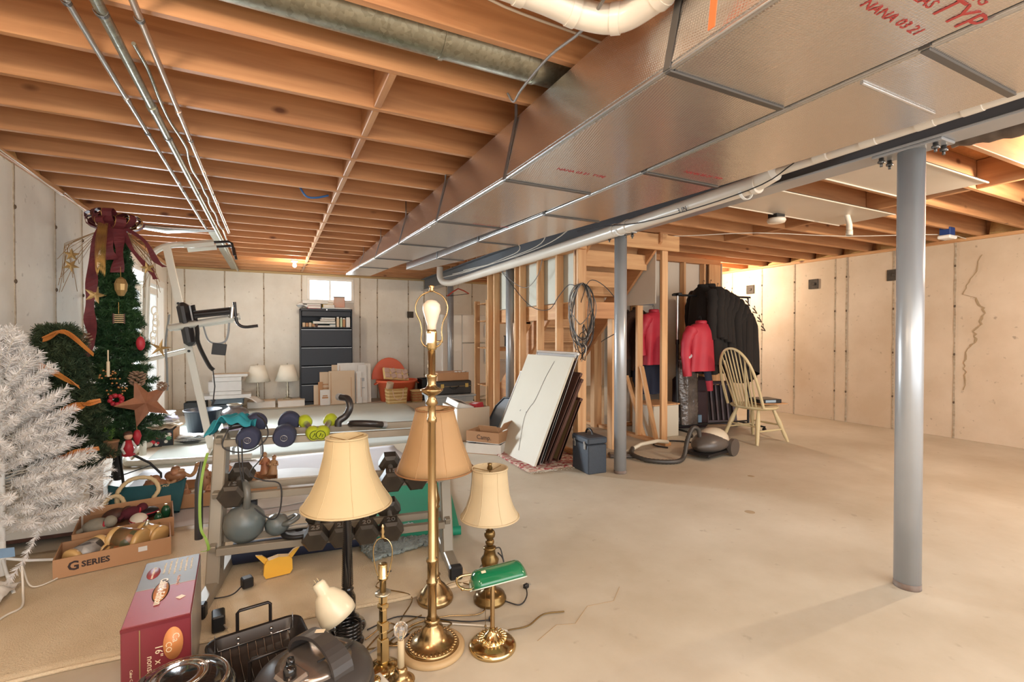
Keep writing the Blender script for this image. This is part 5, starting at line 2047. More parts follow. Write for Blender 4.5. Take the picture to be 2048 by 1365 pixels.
t = thing('straw_basket', 'large woven straw basket with rope handles before the orange tub', 'basket', (2.09, 9.08, 0.0))
woven(t, 0.36, 0.24, 0.28, 0.12, (m_wick, pm('wicker_light', (222, 196, 142), 0.8)), 9, 9)
for s in (-1, 1):
    mb = MB()
    mb.tube(spline([(-0.1, s * 0.13, 0.28), (-0.06, s * 0.15, 0.12), (0.03, s * 0.16, 0.08), (0.09, s * 0.15, 0.14), (0.1, s * 0.13, 0.28)], 5), 0.007, 8)
    put('handle', mb, pm('pink_rope', (220, 184, 160), 0.8), t)
mb = MB()
mb.tube([(-0.12, 0, 0.22), (-0.1, -0.05, 0.38)], 0.065, 16)
q = put('paper_roll', mb, m_card_l, None, loc=(2.07, 9.08, 0.02), label='rolled brown paper sticking out of the large straw basket', cat='roll')
t = thing('small_basket', 'small lidded striped basket right of the large straw basket', 'basket', (2.5, 9.15, 0.0))
woven(t, 0.2, 0.18, 0.2, 0.02, (m_wick, pm('wicker_red', (190, 120, 84), 0.8)), 8, 7)
mb = MB()
mb.cbox((0, 0, 0.215), (0.23, 0.21, 0.02), b=0.004)
put('lid', mb, MATS['wicker_light'], t)

# flattened cartons and white boards leaning on the filing cabinet
items = [(0.72, 9.50, 0.09, 0.36, m_card_l, 'narrow kraft carton strip at the far left of the leaning cartons'),
         (0.79, 9.47, 0.08, 0.42, m_card, 'second narrow kraft carton of the leaning row'),
         (0.88, 9.49, 0.20, 0.60, m_card_l, 'tan flattened carton behind the white label sheet'),
         (1.06, 9.47, 0.14, 0.73, m_card_l, 'tall tan flattened carton behind the others'),
         (1.16, 9.40, 0.46, 0.62, m_card_l, 'wide square tan carton at the centre of the leaning row'),
         (1.34, 9.46, 0.50, 0.76, m_paper, 'large white foam board behind the square carton'),
         (1.46, 9.36, 0.1, 0.6, m_paper, 'narrow white board right of the square carton'),
         (1.53, 9.38, 0.16, 0.72, m_paper, 'white board with grey printed square'),
         (1.64, 9.42, 0.1, 0.74, m_card_w, 'off-white board last of the leaning row'),
         (0.86, 9.38, 0.17, 0.28, m_paper, 'small white sheet with a printed label at the front of the cartons')]
for k, (x, y, w_, h, mt, lb) in enumerate(items):
    t = thing('leaning_carton', lb, 'board', (x, y, 0.0), rot=(-0.12, 0, 0.03 * (hsh(k) - 0.5)))
    mb = MB()
    mb.cbox((0, 0, h / 2 + 0.004), (w_, 0.012, h), b=0.002)
    put('sheet_panel', mb, mt, t)
    if 'square' in lb or 'label' in lb:
        for (dx, dz, sx, sz) in (((0, h * 0.5, w_ * 0.6, 0.03), (0, h * 0.62, w_ * 0.5, 0.02)) if 'label' in lb else ((-w_ * 0.42, h * 0.5, 0.008, h * 0.9), (w_ * 0.36, h * 0.5, 0.008, h * 0.6)) if 'carton' in lb else ((0.0, h * 0.62, 0.07, 0.06), (0, h * 0.4, 0.08, 0.02))):
            mb = MB()
            mb.cbox((dx, -0.0068, dz), (sx, 0.0015, sz))
            put('printed_mark', mb, m_greyplastic if 'carton' not in lb else m_card, t)

# ---------------------------------------------------------------- power tower
m_tower = pm('tower_powdercoat', (218, 214, 202), 0.35, 0.1)
m_pad = pm('black_vinyl_pad', (40, 36, 36), 0.3)
t = thing('power_tower', 'beige steel pull-up and dip tower standing behind the green tree', 'exercise tower', (-1.2, 6.1, 0.0))


def W(p):
    return (p[0] + 1.2, p[1] - 6.1, p[2])


def tp(name, pts, r, mat=None, n=12, flat=None, sm=0):
    mb = MB()
    P = [W(p) for p in pts]
    mb.tube(spline(P, sm) if sm else P, r, n, flat=flat)
    return put(name, mb, mat or m_tower, t)


tp('base_tube', [(-0.20, 5.62, 0.035), (-1.15, 5.80, 0.035), (-1.28, 5.9, 0.035), (-1.33, 6.15, 0.035), (-1.33, 6.45, 0.035), (-1.28, 6.7, 0.035), (-1.12, 6.78, 0.035), (-0.2, 6.68, 0.035)], 0.032, sm=5)
tp('cross_tube', [(-0.62, 5.7, 0.04), (-0.62, 6.72, 0.04)], 0.028)
tp('rear_upright', [(-1.20, 6.1, 0.05), (-1.18, 6.1, 1.0), (-1.15, 6.1, 1.9), (-1.13, 6.1, 2.08), (-1.04, 6.1, 2.19), (-0.9, 6.1, 2.24), (-0.74, 6.1, 2.25)], 0.03, sm=5)
mb = MB()
mb.tube([W((-0.985, 6.1, 2.22)), W((-0.60, 6.1, 0.06))], 0.045, 4, flat=(1.0, 1.0), smooth=False)
put('slanted_post', mb, m_tower, t)
tp('brace_tube', [(-1.2, 6.05, 1.02), (-0.80, 6.1, 1.13)], 0.024)
for y_, z_ in ((5.98, 2.245), (6.24, 2.24)):
    mb = MB()
    mb.tube([W((-0.82, y_, z_ - 0.02)), W((-0.55, y_, z_ + 0.03))], 0.032, 4, smooth=False)
    put('grip_bracket', mb, m_tower, t)
    tp('pull_up_grip', [(-0.56, y_, z_ + 0.03), (-0.42, y_, z_ + 0.05), (-0.385, y_ - 0.01, z_ + 0.03), (-0.36, y_ - 0.02, z_ - 0.1)], 0.014, m_pad)
tp('arm_rail', [(-0.95, 5.95, 1.36), (-0.31, 5.9, 1.49)], 0.036, n=4)
tp('arm_rail', [(-0.95, 6.25, 1.36), (-0.40, 6.3, 1.46)], 0.03, n=4)
tp('dip_pad', [(-0.72, 5.9, 1.50), (-0.40, 5.88, 1.545)], 0.04, m_pad, 14)
tp('dip_handle', [(-0.36, 5.88, 1.64), (-0.345, 5.88, 1.46), (-0.32, 5.88, 1.40), (-0.26, 5.88, 1.375), (-0.14, 5.87, 1.39)], 0.016, m_pad, sm=4)
tp('handle_clamp', [(-0.39, 5.88, 1.47), (-0.38, 5.88, 1.585)], 0.026, m_conduit, 8)
mb = MB()
mb.cbox((0, 0, 0), (0.11, 0.26, 0.46), b=0.04)
put('back_pad', mb, m_pad, t, loc=W((-0.80, 6.05, 1.40)), rot=(0, -0.16, 0))
tp('webbing_strap', [(-0.74, 5.95, 1.6), (-0.70, 5.93, 1.35), (-0.69, 5.92, 1.2), (-0.60, 5.9, 0.98), (-0.555, 5.9, 0.92)], 0.03, m_pad, flat=(0.3, 1), sm=4)
tp('webbing_strap', [(-0.95, 6.0, 1.5), (-0.98, 5.98, 1.2), (-0.97, 5.98, 0.95), (-0.97, 5.98, 0.72)], 0.016, m_greyplastic, flat=(0.3, 1), sm=4)
tp('thin_cord', [(-0.56, 5.9, 0.92), (-0.545, 5.9, 0.75), (-0.56, 5.9, 0.6)], 0.006, m_pad)
mb = MB()
mb.cbox((0, 0, 0), (0.02, 0.012, 0.07), b=0.003)
put('buckle', mb, m_black, t, loc=W((-0.56, 5.9, 0.58)), rot=(0, 0.4, 0))
tp('sling_loop', [(-0.64, 5.88, 1.38), (-0.6, 5.88, 1.24), (-0.53, 5.88, 1.2), (-0.45, 5.88, 1.22), (-0.42, 5.88, 1.30), (-0.41, 5.88, 1.42)], 0.012, m_greyplastic, flat=(0.4, 1), sm=4)
mb = MB()
mb.cbox((0, 0, 0), (0.13, 0.012, 0.12), b=0.004)
put('handgrip_pouch', mb, m_black, t, loc=W((-0.50, 5.86, 1.2 - 0.06)), rot=(0, 0.12, 0))
for z_, x_ in ((1.62, -0.885), (1.27, -0.82), (1.12, -0.795)):
    mb = MB()
    mb.tube([(0, -0.058, 0), (0, -0.044, 0)], 0.014, 8)
    put('bolt', mb, m_black, t, loc=W((x_ + 0.005, 6.1, z_)))
t = thing('step_bar', 'small dark bent step bar lying by the right end of the tower base', 'bar', (-0.25, 5.75, 0.07))
mb = MB()
mb.tube([(-0.12, 0, -0.06), (-0.12, 0, 0.04), (-0.08, 0, 0.08), (0.1, 0, 0.09), (0.14, 0, 0.05), (0.14, 0, -0.05)], 0.013, 8)
put('tube_loop', mb, m_steel, t)


# ---------------------------------------------------------------- artificial trees
def needles(mb, p0, p1, count, L, spread, rnd, w_=0.0022, droop=0.0, m=0):
    """needle blades (one slim quad each) set all round a twig from p0 to p1"""
    p0, p1 = Vector(p0), Vector(p1)
    d = (p1 - p0)
    ln = d.length
    d.normalize()
    u = d.orthogonal().normalized()
    v = d.cross(u)
    for k in range(count):
        t_ = (k + rnd.random()) / count
        a = rnd.random() * 2 * PI
        b = p0 + (p1 - p0) * t_
        out = (u * math.cos(a) + v * math.sin(a)) * spread + d * (0.6 + 0.5 * rnd.random())
        out.normalize()
        l = L * (0.7 + 0.5 * rnd.random()) * (1.0 if t_ < 0.85 else 0.8)
        e = b + out * l - Vector((0, 0, droop * l))
        s_ = out.cross(Vector((rnd.random() - 0.5, rnd.random() - 0.5, rnd.random() - 0.5))).normalized() * w_
        i = len(mb.v)
        mb.v += [tuple(b - s_), tuple(b + s_), tuple(e + s_ * 0.35), tuple(e - s_ * 0.35)]
        mb.f.append((i, i + 1, i + 2, i + 3))
        mb.sm.append(False)
        mb.mi.append(m)


m_wneedle = pm('white_tinsel', (238, 236, 232), 0.45, col2=(222, 218, 216), ns=3, spec=0.6)
m_gneedle = pm('green_needles', (56, 92, 46), 0.6, col2=(28, 58, 38), ns=5, amt=0.6)
m_gneedle2 = pm('dark_green_needles', (34, 58, 38), 0.75, col2=(64, 74, 44), ns=6, amt=0.6)
m_bark = pm('dark_trunk', (40, 34, 28), 0.8)

rnd = random.Random(11)
WT = (-1.27, 3.42)
t = thing('white_tinsel_tree', 'bushy white tinsel christmas tree against the left wall', 'christmas tree', (WT[0], WT[1], 0.0))
mb = MB()
mb.tube([(0, 0, 0.03), (0, 0, 1.12)], 0.015, 8)
put('trunk', mb, m_white, t)
for k in range(4):
    a = 0.5 + k * PI / 2
    mb = MB()
    mb.tube([(0, 0, 0.12), (0.1 * math.cos(a), 0.1 * math.sin(a), 0.07), (0.26 * math.cos(a), 0.26 * math.sin(a), 0.016)], 0.008, 6)
    put('stand_leg', mb, m_white, t)
mb = MB()
st_ = MB()
for k in range(250):
    q = k / 250
    z = 0.24 + 0.94 * q ** 0.95
    R_ = 0.30 * (1 - q) + 0.19
    a = k * 2.399963 + rnd.random() * 0.3
    l = R_ * (0.72 + 0.35 * rnd.random())
    el = 0.18 + 0.9 * q * q + 0.25 * (rnd.random() - 0.5)
    dx, dy, dz = math.cos(a) * math.cos(el), math.sin(a) * math.cos(el), math.sin(el)
    if WT[0] + dx * l < XL + 0.05:
        l = max(0.05, (WT[0] - XL - 0.05) / abs(dx))
    p0 = Vector((dx * 0.02, dy * 0.02, z))
    p1 = Vector((dx * l, dy * l, z + dz * l))
    st_.tube([p0, p1], 0.0022, 4, cap=False)
    needles(mb, p0.lerp(p1, 0.25), p1, int(60 + 620 * l), 0.04, 1.0, rnd, 0.0014)
o = put('needles', mb, m_wneedle, t)
o['kind'] = 'stuff'
o = put('branch_wires', st_, m_wirew, t)
o['kind'] = 'stuff'
# drooping loose tinsel branch and the white cord with its plug
mb = MB()
P = spline([(0.17, -0.12, 0.32), (0.2, -0.2, 0.28), (0.17, -0.26, 0.18), (0.13, -0.3, 0.1)], 6)
for i in range(len(P) - 1):
    needles(mb, P[i], P[i + 1], 22, 0.026, 1.0, rnd, 0.0013)
o = put('needles', mb, m_wneedle, t)
o['kind'] = 'stuff'
cable('string_light_cable', 'white light-string cord with plug trailing on the carpet', [(-1.1, 3.15, 0.16), (-1.08, 3.1, 0.05), (-1.05, 3.0, 0.024), (-1.08, 2.94, 0.024), (-1.1, 2.88, 0.024)], 0.005, m_wirew, sm=8)
cable('string_light_cable', 'second white cord with a knot running to the tray', [(-1.15, 3.3, 0.1), (-1.08, 3.2, 0.03), (-1.0, 3.28, 0.024), (-0.98, 3.36, 0.024)], 0.004, m_wirew, sm=8)
t = thing('plastic_bag', 'clear plastic bag with cords lying at the foot of the white tree', 'bag', (-1.33, 3.12, 0.018))
mb = MB()
mb.sheet(lambda u, v: (-0.17 + 0.36 * u, -0.16 + 0.3 * v, 0.03 + 0.06 * math.sin(PI * u) * math.sin(PI * v) + 0.03 * noise.noise(Vector((u * 6, v * 6, 3)))), 22, 20, t=0.006)
put('film', mb, pm('clear_poly', (224, 218, 208), 0.12, bump=0.6, bs=16, bdist=0.01), t)
t = thing('hinged_card', 'small pale blue folded card leaning in the white tree base', 'card', (-1.2, 3.2, 0.22), rot=(0.5, 0.2, 0.5))
mb = MB()
mb.cbox((0, 0, 0), (0.11, 0.06, 0.004))
put('panel', mb, pm('powder_blue', (130, 160, 190), 0.6), t)

# white toy-house cabinet in the corner behind
t = thing('dollhouse', 'white wooden toy house cabinet with window cut-outs behind the white tree', 'dollhouse', (-1.3, 4.12, 0.0), -0.0)
m_house = pm('house_white', (230, 222, 208), 0.6)


def cut_panel(name, x0, x1, z0, z1, win, y, axis, parent, mat, th=0.012):
    """flat panel with real window openings, built from strips"""
    xs = [x0]
    for (a, b_, c, d_) in win:
        xs += [a, b_]
    xs.append(x1)
    rects = []
    for i in range(0, len(xs) - 1, 2):
        rects.append((xs[i], xs[i + 1], z0, z1))
    for (a, b_, c, d_) in win:
        rects.append((a, b_, z0, c))
        rects.append((a, b_, d_, z1))
    mb = MB()
    for (a, b_, c, d_) in rects:
        if axis == 'x':
            mb.box(a, y, c, b_, y + th, d_)
        else:
            mb.box(y, a, c, y + th, b_, d_)
    put(name, mb, mat, parent)


cut_panel('front_wall', -0.22, 0.22, 0.05, 0.36, [(0.02, 0.12, 0.15, 0.30)], -0.2, 'x', t, m_house)
cut_panel('side_wall', -0.19, 0.2, 0.05, 0.40, [(-0.08, 0.04, 0.14, 0.34)], 0.21, 'y', t, m_house)
mb = MB()
mb.box(-0.24, -0.22, 0.36, 0.24, 0.2, 0.375)
put('roof_deck', mb, m_house, t)
mb = MB()
mb.box(-0.23, -0.21, 0.03, 0.23, 0.2, 0.05)
put('base', mb, m_brown, t)
mb = MB()
mb.box(-0.22, 0.18, 0.05, 0.21, 0.192, 0.36)
put('back_wall', mb, m_house, t)
for z in (0.3,):
    mb = MB()
    mb.box(-0.0, -0.205, z + 0.01, 0.16, -0.2, z + 0.016)
    put('window_ledge', mb, m_plate, t)


def conifer(name, label, loc, z0, z1, rmax, rtop, nb, dens, mat, seed, L=0.045, wall=None, trunk_r=0.016):
    rnd = random.Random(seed)
    t = thing(name, label, 'christmas tree', (loc[0], loc[1], loc[2] if len(loc) > 2 else 0.0))
    mb = MB()
    mb.tube([(0, 0, z0 - 0.05), (0, 0, z1)], trunk_r, 8)
    put('trunk', mb, m_bark, t)
    mb = MB()
    st_ = MB()
    for k in range(nb):
        q = (k + 0.5) / nb
        z = z0 + (z1 - z0) * q
        R_ = rmax * (1 - q) + rtop
        a = k * 2.399963 + rnd.random() * 0.4
        l = R_ * (0.62 + 0.5 * rnd.random())
        el = 0.05 + 0.5 * rnd.random() - 0.15
        dx, dy, dz = math.cos(a) * math.cos(el), math.sin(a) * math.cos(el), math.sin(el)
        if loc[0] + dx * l < XL + 0.06:
            l = max(0.04, (loc[0] - XL - 0.06) / abs(dx))
        p0 = Vector((dx * 0.02, dy * 0.02, z))
        p1 = Vector((dx * l, dy * l, z + dz * l))
        st_.tube([p0, p1], 0.003, 4, cap=False)
        needles(mb, p0.lerp(p1, 0.2), p1, int(dens * (0.3 + l)), L, 1.1, rnd, 0.0028)
        for s in range(3):
            b = p0.lerp(p1, 0.35 + 0.22 * s)
            sd = Vector((-dy, dx, 0.15)) * (1 if s % 2 else -1)
            e = b + (sd * 0.7 + (p1 - p0).normalized() * 0.5) * (0.09 * (0.6 + l))
            e.x = max(e.x, XL + 0.06 - loc[0])
            needles(mb, b, e, int(dens * 0.16), L * 0.9, 1.1, rnd, 0.0028)
    o = put('needles', mb, mat, t)
    o['kind'] = 'stuff'
    o = put('twigs', st_, m_bark, t)
    o['kind'] = 'stuff'
    return t


T0 = (-1.18, 5.12)
gt = conifer('green_christmas_tree', 'tall slim green christmas tree topped with a burgundy bow', T0, 0.34, 2.15, 0.31, 0.05, 340, 280, m_gneedle, 21, 0.045)
mb = MB()
mb.tube([(0, 0, 0.06), (0, 0, 0.42)], 0.032, 14)
put('stand_pole', mb, m_black, gt)
for k in range(4):
    a = 0.35 + k * PI / 2
    c_, s_ = math.cos(a), math.sin(a)
    mb = MB()
    mb.tube([(0.02 * c_, 0.02 * s_, 0.32), (0.22 * c_, 0.22 * s_, 0.16), (0.3 * c_, 0.3 * s_, 0.05), (0.3 * c_, 0.3 * s_, 0.01)], 0.01, 8)
    mb.tube([(0.02 * c_, 0.02 * s_, 0.09), (0.24 * c_, 0.24 * s_, 0.14)], 0.005, 6)
    put('stand_leg', mb, m_black, gt)
g2 = conifer('short_green_tree', 'shorter dark green tree with twisted orange peel ribbons behind the white tree', (-1.25, 4.12, 0.377), 0.03, 0.95, 0.2, 0.09, 220, 240, m_gneedle2, 22, 0.045)

# twisted orange ribbons of dried bark
m_peel = pm('orange_dried_peel', (206, 138, 62), 0.6, col2=(168, 92, 36), ns=9, amt=0.7)
for k, (a, b_, c_, lb) in enumerate((
        ((-1.28, 3.98, 1.26), (-1.16, 3.95, 1.30), (-1.03, 3.96, 1.16), 'highest curled orange dried peel on the short green tree'),
        ((-1.36, 3.92, 1.12), (-1.22, 3.86, 1.08), (-1.08, 3.88, 0.96), 'second orange dried peel from the top of the short tree'),
        ((-1.14, 3.78, 0.83), (-1.05, 3.74, 0.86), (-0.95, 3.78, 0.88), 'straight orange dried peel at mid height of the short tree'),
        ((-1.18, 3.72, 0.52), (-1.08, 3.68, 0.58), (-0.94, 3.70, 0.60), 'lowest orange dried peel near the doll ornament'))):
    t = thing('dried_peel', lb, 'ornament', a)
    A = Vector(a)
    P = spline([Vector(a) - A, Vector(b_) - A, Vector(c_) - A], 9)
    mb = MB()
    sides = [Vector((0.2 * math.sin(i * 0.25), 0.3, math.cos(i * 0.22 + k))) for i in range(len(P))]
    mb.ribbon(P, [0.02 + 0.035 * math.sin(PI * min(1, (i + 2) / len(P))) for i in range(len(P))], 0.004, side=sides)
    put('peel_curl', mb, m_peel, t)
    mb = MB()
    mb.ribbon([p + Vector((0.0, -0.012, 0.012)) for p in P], [0.008 + 0.014 * math.sin(PI * i / len(P)) for i in range(len(P))], 0.004, side=sides)
    put('inner_fold', mb, m_peel, t)

# burgundy bow and ribbons
m_bow = pm('burgundy_velvet', (112, 40, 44), 0.7, col2=(78, 24, 32), ns=16, amt=0.6)
m_goldc = pm('gold_cord', (190, 150, 84), 0.35, 0.7)
m_goldo = pm('gold_ornament', (176, 146, 96), 0.4, 0.6)
t = thing('velvet_bow', 'large burgundy velvet bow crowning the tall green tree', 'bow', (T0[0], T0[1] - 0.03, 2.2))
rb = random.Random(2)
for k in range(19):
    a = 2 * PI * k / 11 + 0.3 * (k > 10)
    R_ = 0.14 + 0.05 * rb.random()
    el = 0.2 + 0.5 * (k % 3) * 0.5
    d = Vector((math.cos(a) * math.cos(el), math.sin(a) * math.cos(el) * 0.8, math.sin(el)))
    s_ = d.cross(Vector((0, 0, 1))).normalized()
    up = s_.cross(d)
    pts = []
    for i in range(13):
        q = 2 * PI * i / 12
        pts.append(d * (R_ * 0.55 * (1 - math.cos(q))) + up * (0.055 * math.sin(q)))
    mb = MB()
    mb.ribbon(pts, 0.07, 0.003, side=s_)
    put('ribbon_loop', mb, m_bow, t)
    mb = MB()
    mb.tube([p + s_ * 0.036 for p in pts], 0.0025, 5)
    put('wired_edge', mb, m_goldc, t)
for k, (pts, w_) in enumerate((([(-0.05, -0.06, 0), (-0.1, -0.13, -0.25), (-0.11, -0.16, -0.5), (-0.12, -0.18, -0.75), (-0.1, -0.2, -0.92), (-0.14, -0.22, -1.05), (-0.17, -0.24, -1.25)], 0.085),
                               ([(0.03, -0.05, 0), (0.06, -0.12, -0.2), (0.05, -0.15, -0.4)], 0.09),
                               ([(0.06, -0.03, 0), (0.22, -0.08, -0.12), (0.30, -0.1, -0.28), (0.36, -0.1, -0.33)], 0.05),
                               ([(0.05, -0.04, 0.0), (0.14, -0.1, -0.2), (0.26, -0.12, -0.36), (0.3, -0.12, -0.44)], 0.05),
                               ([(-0.04, -0.06, 0.0), (0.0, -0.15, -0.2), (0.02, -0.16, -0.3)], 0.08))):
    P = spline(pts, 6)
    mb = MB()
    mb.ribbon(P, [w_ * (0.8 + 0.2 * math.sin(i * 0.7)) for i in range(len(P))], 0.003, side=[Vector((1, 0.35 * math.sin(i * 0.5 + k), 0.1)) for i in range(len(P))])
    put('ribbon_tail', mb, m_bow, t)
mb = MB()
for i in range(14):
    x = -0.075 + 0.0045 * i
    mb.tube(spline([(x, -0.12, 0.0), (x - 0.004, -0.19, -0.2), (x + 0.002, -0.2, -0.4 - 0.05 * hsh(i)), (x + 0.006, -0.19, -0.2), (x + 0.004, -0.12, 0)], 3), 0.0011, 4)
o = put('gold_tassel', mb, m_goldc, t)
o['kind'] = 'stuff'
m_twig = pm('gold_twig', (150, 120, 84), 0.5, 0.3)
mb = MB()
for i in range(26):
    s = -1 if i % 2 else 1
    a = rb.random()
    mb.tube([(s * 0.08, -0.05, -0.05), (s * (0.2 + 0.1 * a), -0.08, -0.15 - 0.2 * rb.random()), (s * (0.2 + 0.14 * rb.random()), -0.08 - 0.05 * rb.random(), -0.3 - 0.3 * rb.random())], 0.002, 4)
o = put('twig_spray', mb, m_twig, t)
o['kind'] = 'stuff'


def star_mesh(R_, r_, th, n=5, rot=0.3):
    mb = MB()
    vs = [(0, -th, 0)]
    for i in range(2 * n):
        a = rot + PI * i / n
        q = R_ if i % 2 == 0 else r_
        vs.append((q * math.sin(a), 0, q * math.cos(a)))
    vs.append((0, th, 0))
    fs = []
    for i in range(2 * n):
        j = 1 + (i + 1) % (2 * n)
        fs.append((0, j, 1 + i))
        fs.append((2 * n + 1, 1 + i, j))
    mb.add(vs, fs)
    return mb


def hang(name, label, loc, mb, mat, cord=0.08, rz=0.45):
    t = thing(name, label, 'ornament', loc, rz)
    put('ornament_body', mb, mat, t)
    if cord:
        c = MB()
        c.tube([(0, 0, 0.02), (0, 0.01, cord)], 0.0018, 4)
        put('hanging_cord', c, m_goldc, t)
    return t


hang('tin_star', 'big rusty copper tin star low on the right of the tall tree', (-0.93, 4.80, 0.74), star_mesh(0.2, 0.085, 0.035, rot=-0.35), pm('rusty_copper', (176, 122, 92), 0.45, 0.5, col2=(140, 92, 68), ns=9), 0)
hang('gold_star', 'flat gold star over the long burgundy ribbon', (-1.27, 4.93, 1.61), star_mesh(0.075, 0.03, 0.008), m_goldo, 0.05)
for k, (x, y, z, lb) in enumerate(((-1.43, 5.0, 1.93, 'highest small gold star at the left tree edge'), (-1.43, 4.98, 1.84, 'second small gold star at the left tree edge'), (-0.93, 4.95, 1.85, 'small gold star at the upper right tree edge'), (-0.83, 4.83, 1.18, 'pale gold star sticking out right of the tree'))):
    hang('gold_star', lb, (x, y, z), star_mesh(0.055 if k < 3 else 0.085, 0.022, 0.008, rot=0.5 * k), m_goldo, 0.04)
mb = MB()
mb.lathe([(0.0, -0.08), (0.02, -0.075), (0.04, -0.03), (0.045, 0.02), (0.03, 0.06), (0.01, 0.075)], 10, smooth=False)
hang('gold_pendant', 'faceted gold egg pendant near the top of the tree', (-1.09, 4.87, 1.68), mb, m_goldo, 0.16)
mb = MB()
for i in range(5):
    mb.cbox((0, 0, -0.03 + 0.015 * i), (0.075, 0.02, 0.008))
for s in (-1, 1):
    mb.cbox((s * 0.035, 0, 0), (0.008, 0.026, 0.08))
t = thing('sled_ornament', 'small dark slatted sled ornament under the gold pendant', 'ornament', (-1.10, 4.84, 1.42), 0.45)
for i in range(5):
    q = MB()
    q.cbox((0, 0, -0.03 + 0.015 * i), (0.075, 0.02, 0.008))
    put('slat', q, m_gold, t)
for s in (-1, 1):
    q = MB()
    q.cbox((s * 0.034, 0.002, 0), (0.008, 0.026, 0.08))
    put('runner', q, m_brown, t)
q = MB()
q.tube([(0, 0, 0.04), (0, 0, 0.13)], 0.002, 4)
put('hanging_cord', q, m_goldc, t)
mb = MB()
mb.tube([(0, 0, -0.06), (0, 0, 0.06)], 0.011, 10)
mb.tube([(0, 0, 0.06), (0, 0, 0.15)], 0.005, 6)
hang('candle_ornament', 'cream taper candle ornament at mid height on the tree', (-1.16, 4.80, 1.02), mb, pm('candle_wax', (232, 214, 180), 0.5), 0)
m_pine = pm('pinecone_brown', (112, 76, 56), 0.7, col2=(176, 150, 124), ns=30, amt=0.8)


def cone_orn(label, loc, r=0.05):
    t = thing('pinecone', label, 'ornament', loc, 0.4)
    for i in range(34):
        q = i / 34
        z = -r * 1.0 + 2 * r * q
        R_ = r * math.sin(PI * (0.1 + 0.85 * q)) ** 0.7
        a = i * 2.4
        mb = MB()
        M = Matrix.Translation((R_ * 0.6 * math.cos(a), R_ * 0.6 * math.sin(a), z)) @ Matrix.Rotation(a, 4, 'Z') @ Matrix.Rotation(-0.5, 4, 'Y')
        mb.M = M
        mb.ball((0.3 * r, 0, 0), r * 0.36, 6, 4, sc=(1.1, 0.8, 0.35))
        put('scale', mb, m_pine, t)


cone_orn('frosted pinecone above the big copper star', (-0.98, 4.82, 0.93), 0.055)
cone_orn('brown pinecone at the right edge beside the copper star', (-0.82, 4.84, 0.86), 0.035)
cone_orn('light brown pinecone left of the ribbon at mid height', (-1.33, 4.9, 1.24), 0.055)
m_berry = pm('gold_berry', (196, 140, 88), 0.25, 0.6)
for k, (x, y, z, lb) in enumerate(((-1.15, 4.80, 0.98, 'upper spray of gold beads on the tall tree'), (-1.1, 4.76, 0.86, 'lower spray of gold beads on the tall tree'))):
    t = thing('bead_spray', lb, 'ornament', (x, y, z))
    for i in range(16):
        mb = MB()
        mb.ball((0.08 * (hsh(i + 9 * k) - 0.5) * 1.6, 0.04 * (hsh(i * 3) - 0.5), 0.05 * (hsh(i * 7 + k) - 0.5) * 1.6 - 0.04 * k * (hsh(i) - 0.5)), 0.008, 8, 5)
        put('bead', mb, m_berry, t)
m_redo = pm('red_ornament', (176, 38, 52), 0.5)
mb = MB()
mb.ball((0, 0, 0), 0.045, 12, 8, sc=(0.7, 0.6, 1.3))
hang('red_bird', 'red and white bird ornament at the right of the tree', (-0.96, 4.84, 1.22), mb, m_redo, 0.08)
mb = MB()
for i in range(9):
    mb.ball((0.035 * math.cos(i * 2.4), 0.02 * math.sin(i * 2), 0.035 * math.sin(i * 2.4)), 0.018, 8, 6)
o = hang('red_blossom', 'cluster of red berries above the doll ornament', (-1.10, 4.75, 0.78), mb, m_redo, 0)
# doll ornament
t = thing('doll_ornament', 'small elf doll ornament in red and green near the tree foot', 'ornament', (-1.02, 4.72, 0.42), 0.4)
mb = MB()
mb.lathe([(0.02, -0.09), (0.045, -0.08), (0.03, 0.0), (0.02, 0.04)], 12)
put('dress', mb, m_redo, t)
mb = MB()
mb.ball((0, 0, 0.07), 0.028, 12, 8)
put('head', mb, pm('doll_skin', (222, 176, 146), 0.6), t)
mb = MB()
mb.ball((0.0, 0.008, 0.085), 0.031, 12, 8, sc=(1, 1, 0.8))
put('hair', mb, m_brown, t)
for s in (-1, 1):
    mb = MB()
    mb.tube([(s * 0.02, 0, 0.03), (s * 0.045, -0.02, -0.02), (s * 0.03, -0.04, -0.06)], 0.009, 8)
    put('arm', mb, m_paper, t)
t = thing('flower_pot_ornament', 'tiny clay pot ornament with green sprigs left of the doll', 'ornament', (-1.13, 4.74, 0.42), 0.2)
mb = MB()
mb.lathe([(0.03, -0.09), (0.045, 0.03), (0.05, 0.03), (0.05, 0.045), (0.04, 0.045)], 14)
put('pot', mb, m_card, t)
mb = MB()
rr = random.Random(8)
for i in range(7):
    needles(mb, (0, 0, 0.04), (0.09 * (rr.random() - 0.5), -0.03 * rr.random(), 0.12 + 0.03 * rr.random()), 16, 0.025, 1.0, rr, 0.003)
o = put('sprigs', mb, pm('bright_sprig', (92, 132, 52), 0.6), t)
o['kind'] = 'stuff'
mb = MB()
mb.lathe([(0.0, -0.09), (0.012, -0.085), (0.03, -0.02), (0.02, 0.02), (0.01, 0.03)], 10)
hang('red_bell', 'dark red bell ornament low on the tall tree', (-0.97, 4.75, 0.5), mb, m_redo, 0.05)
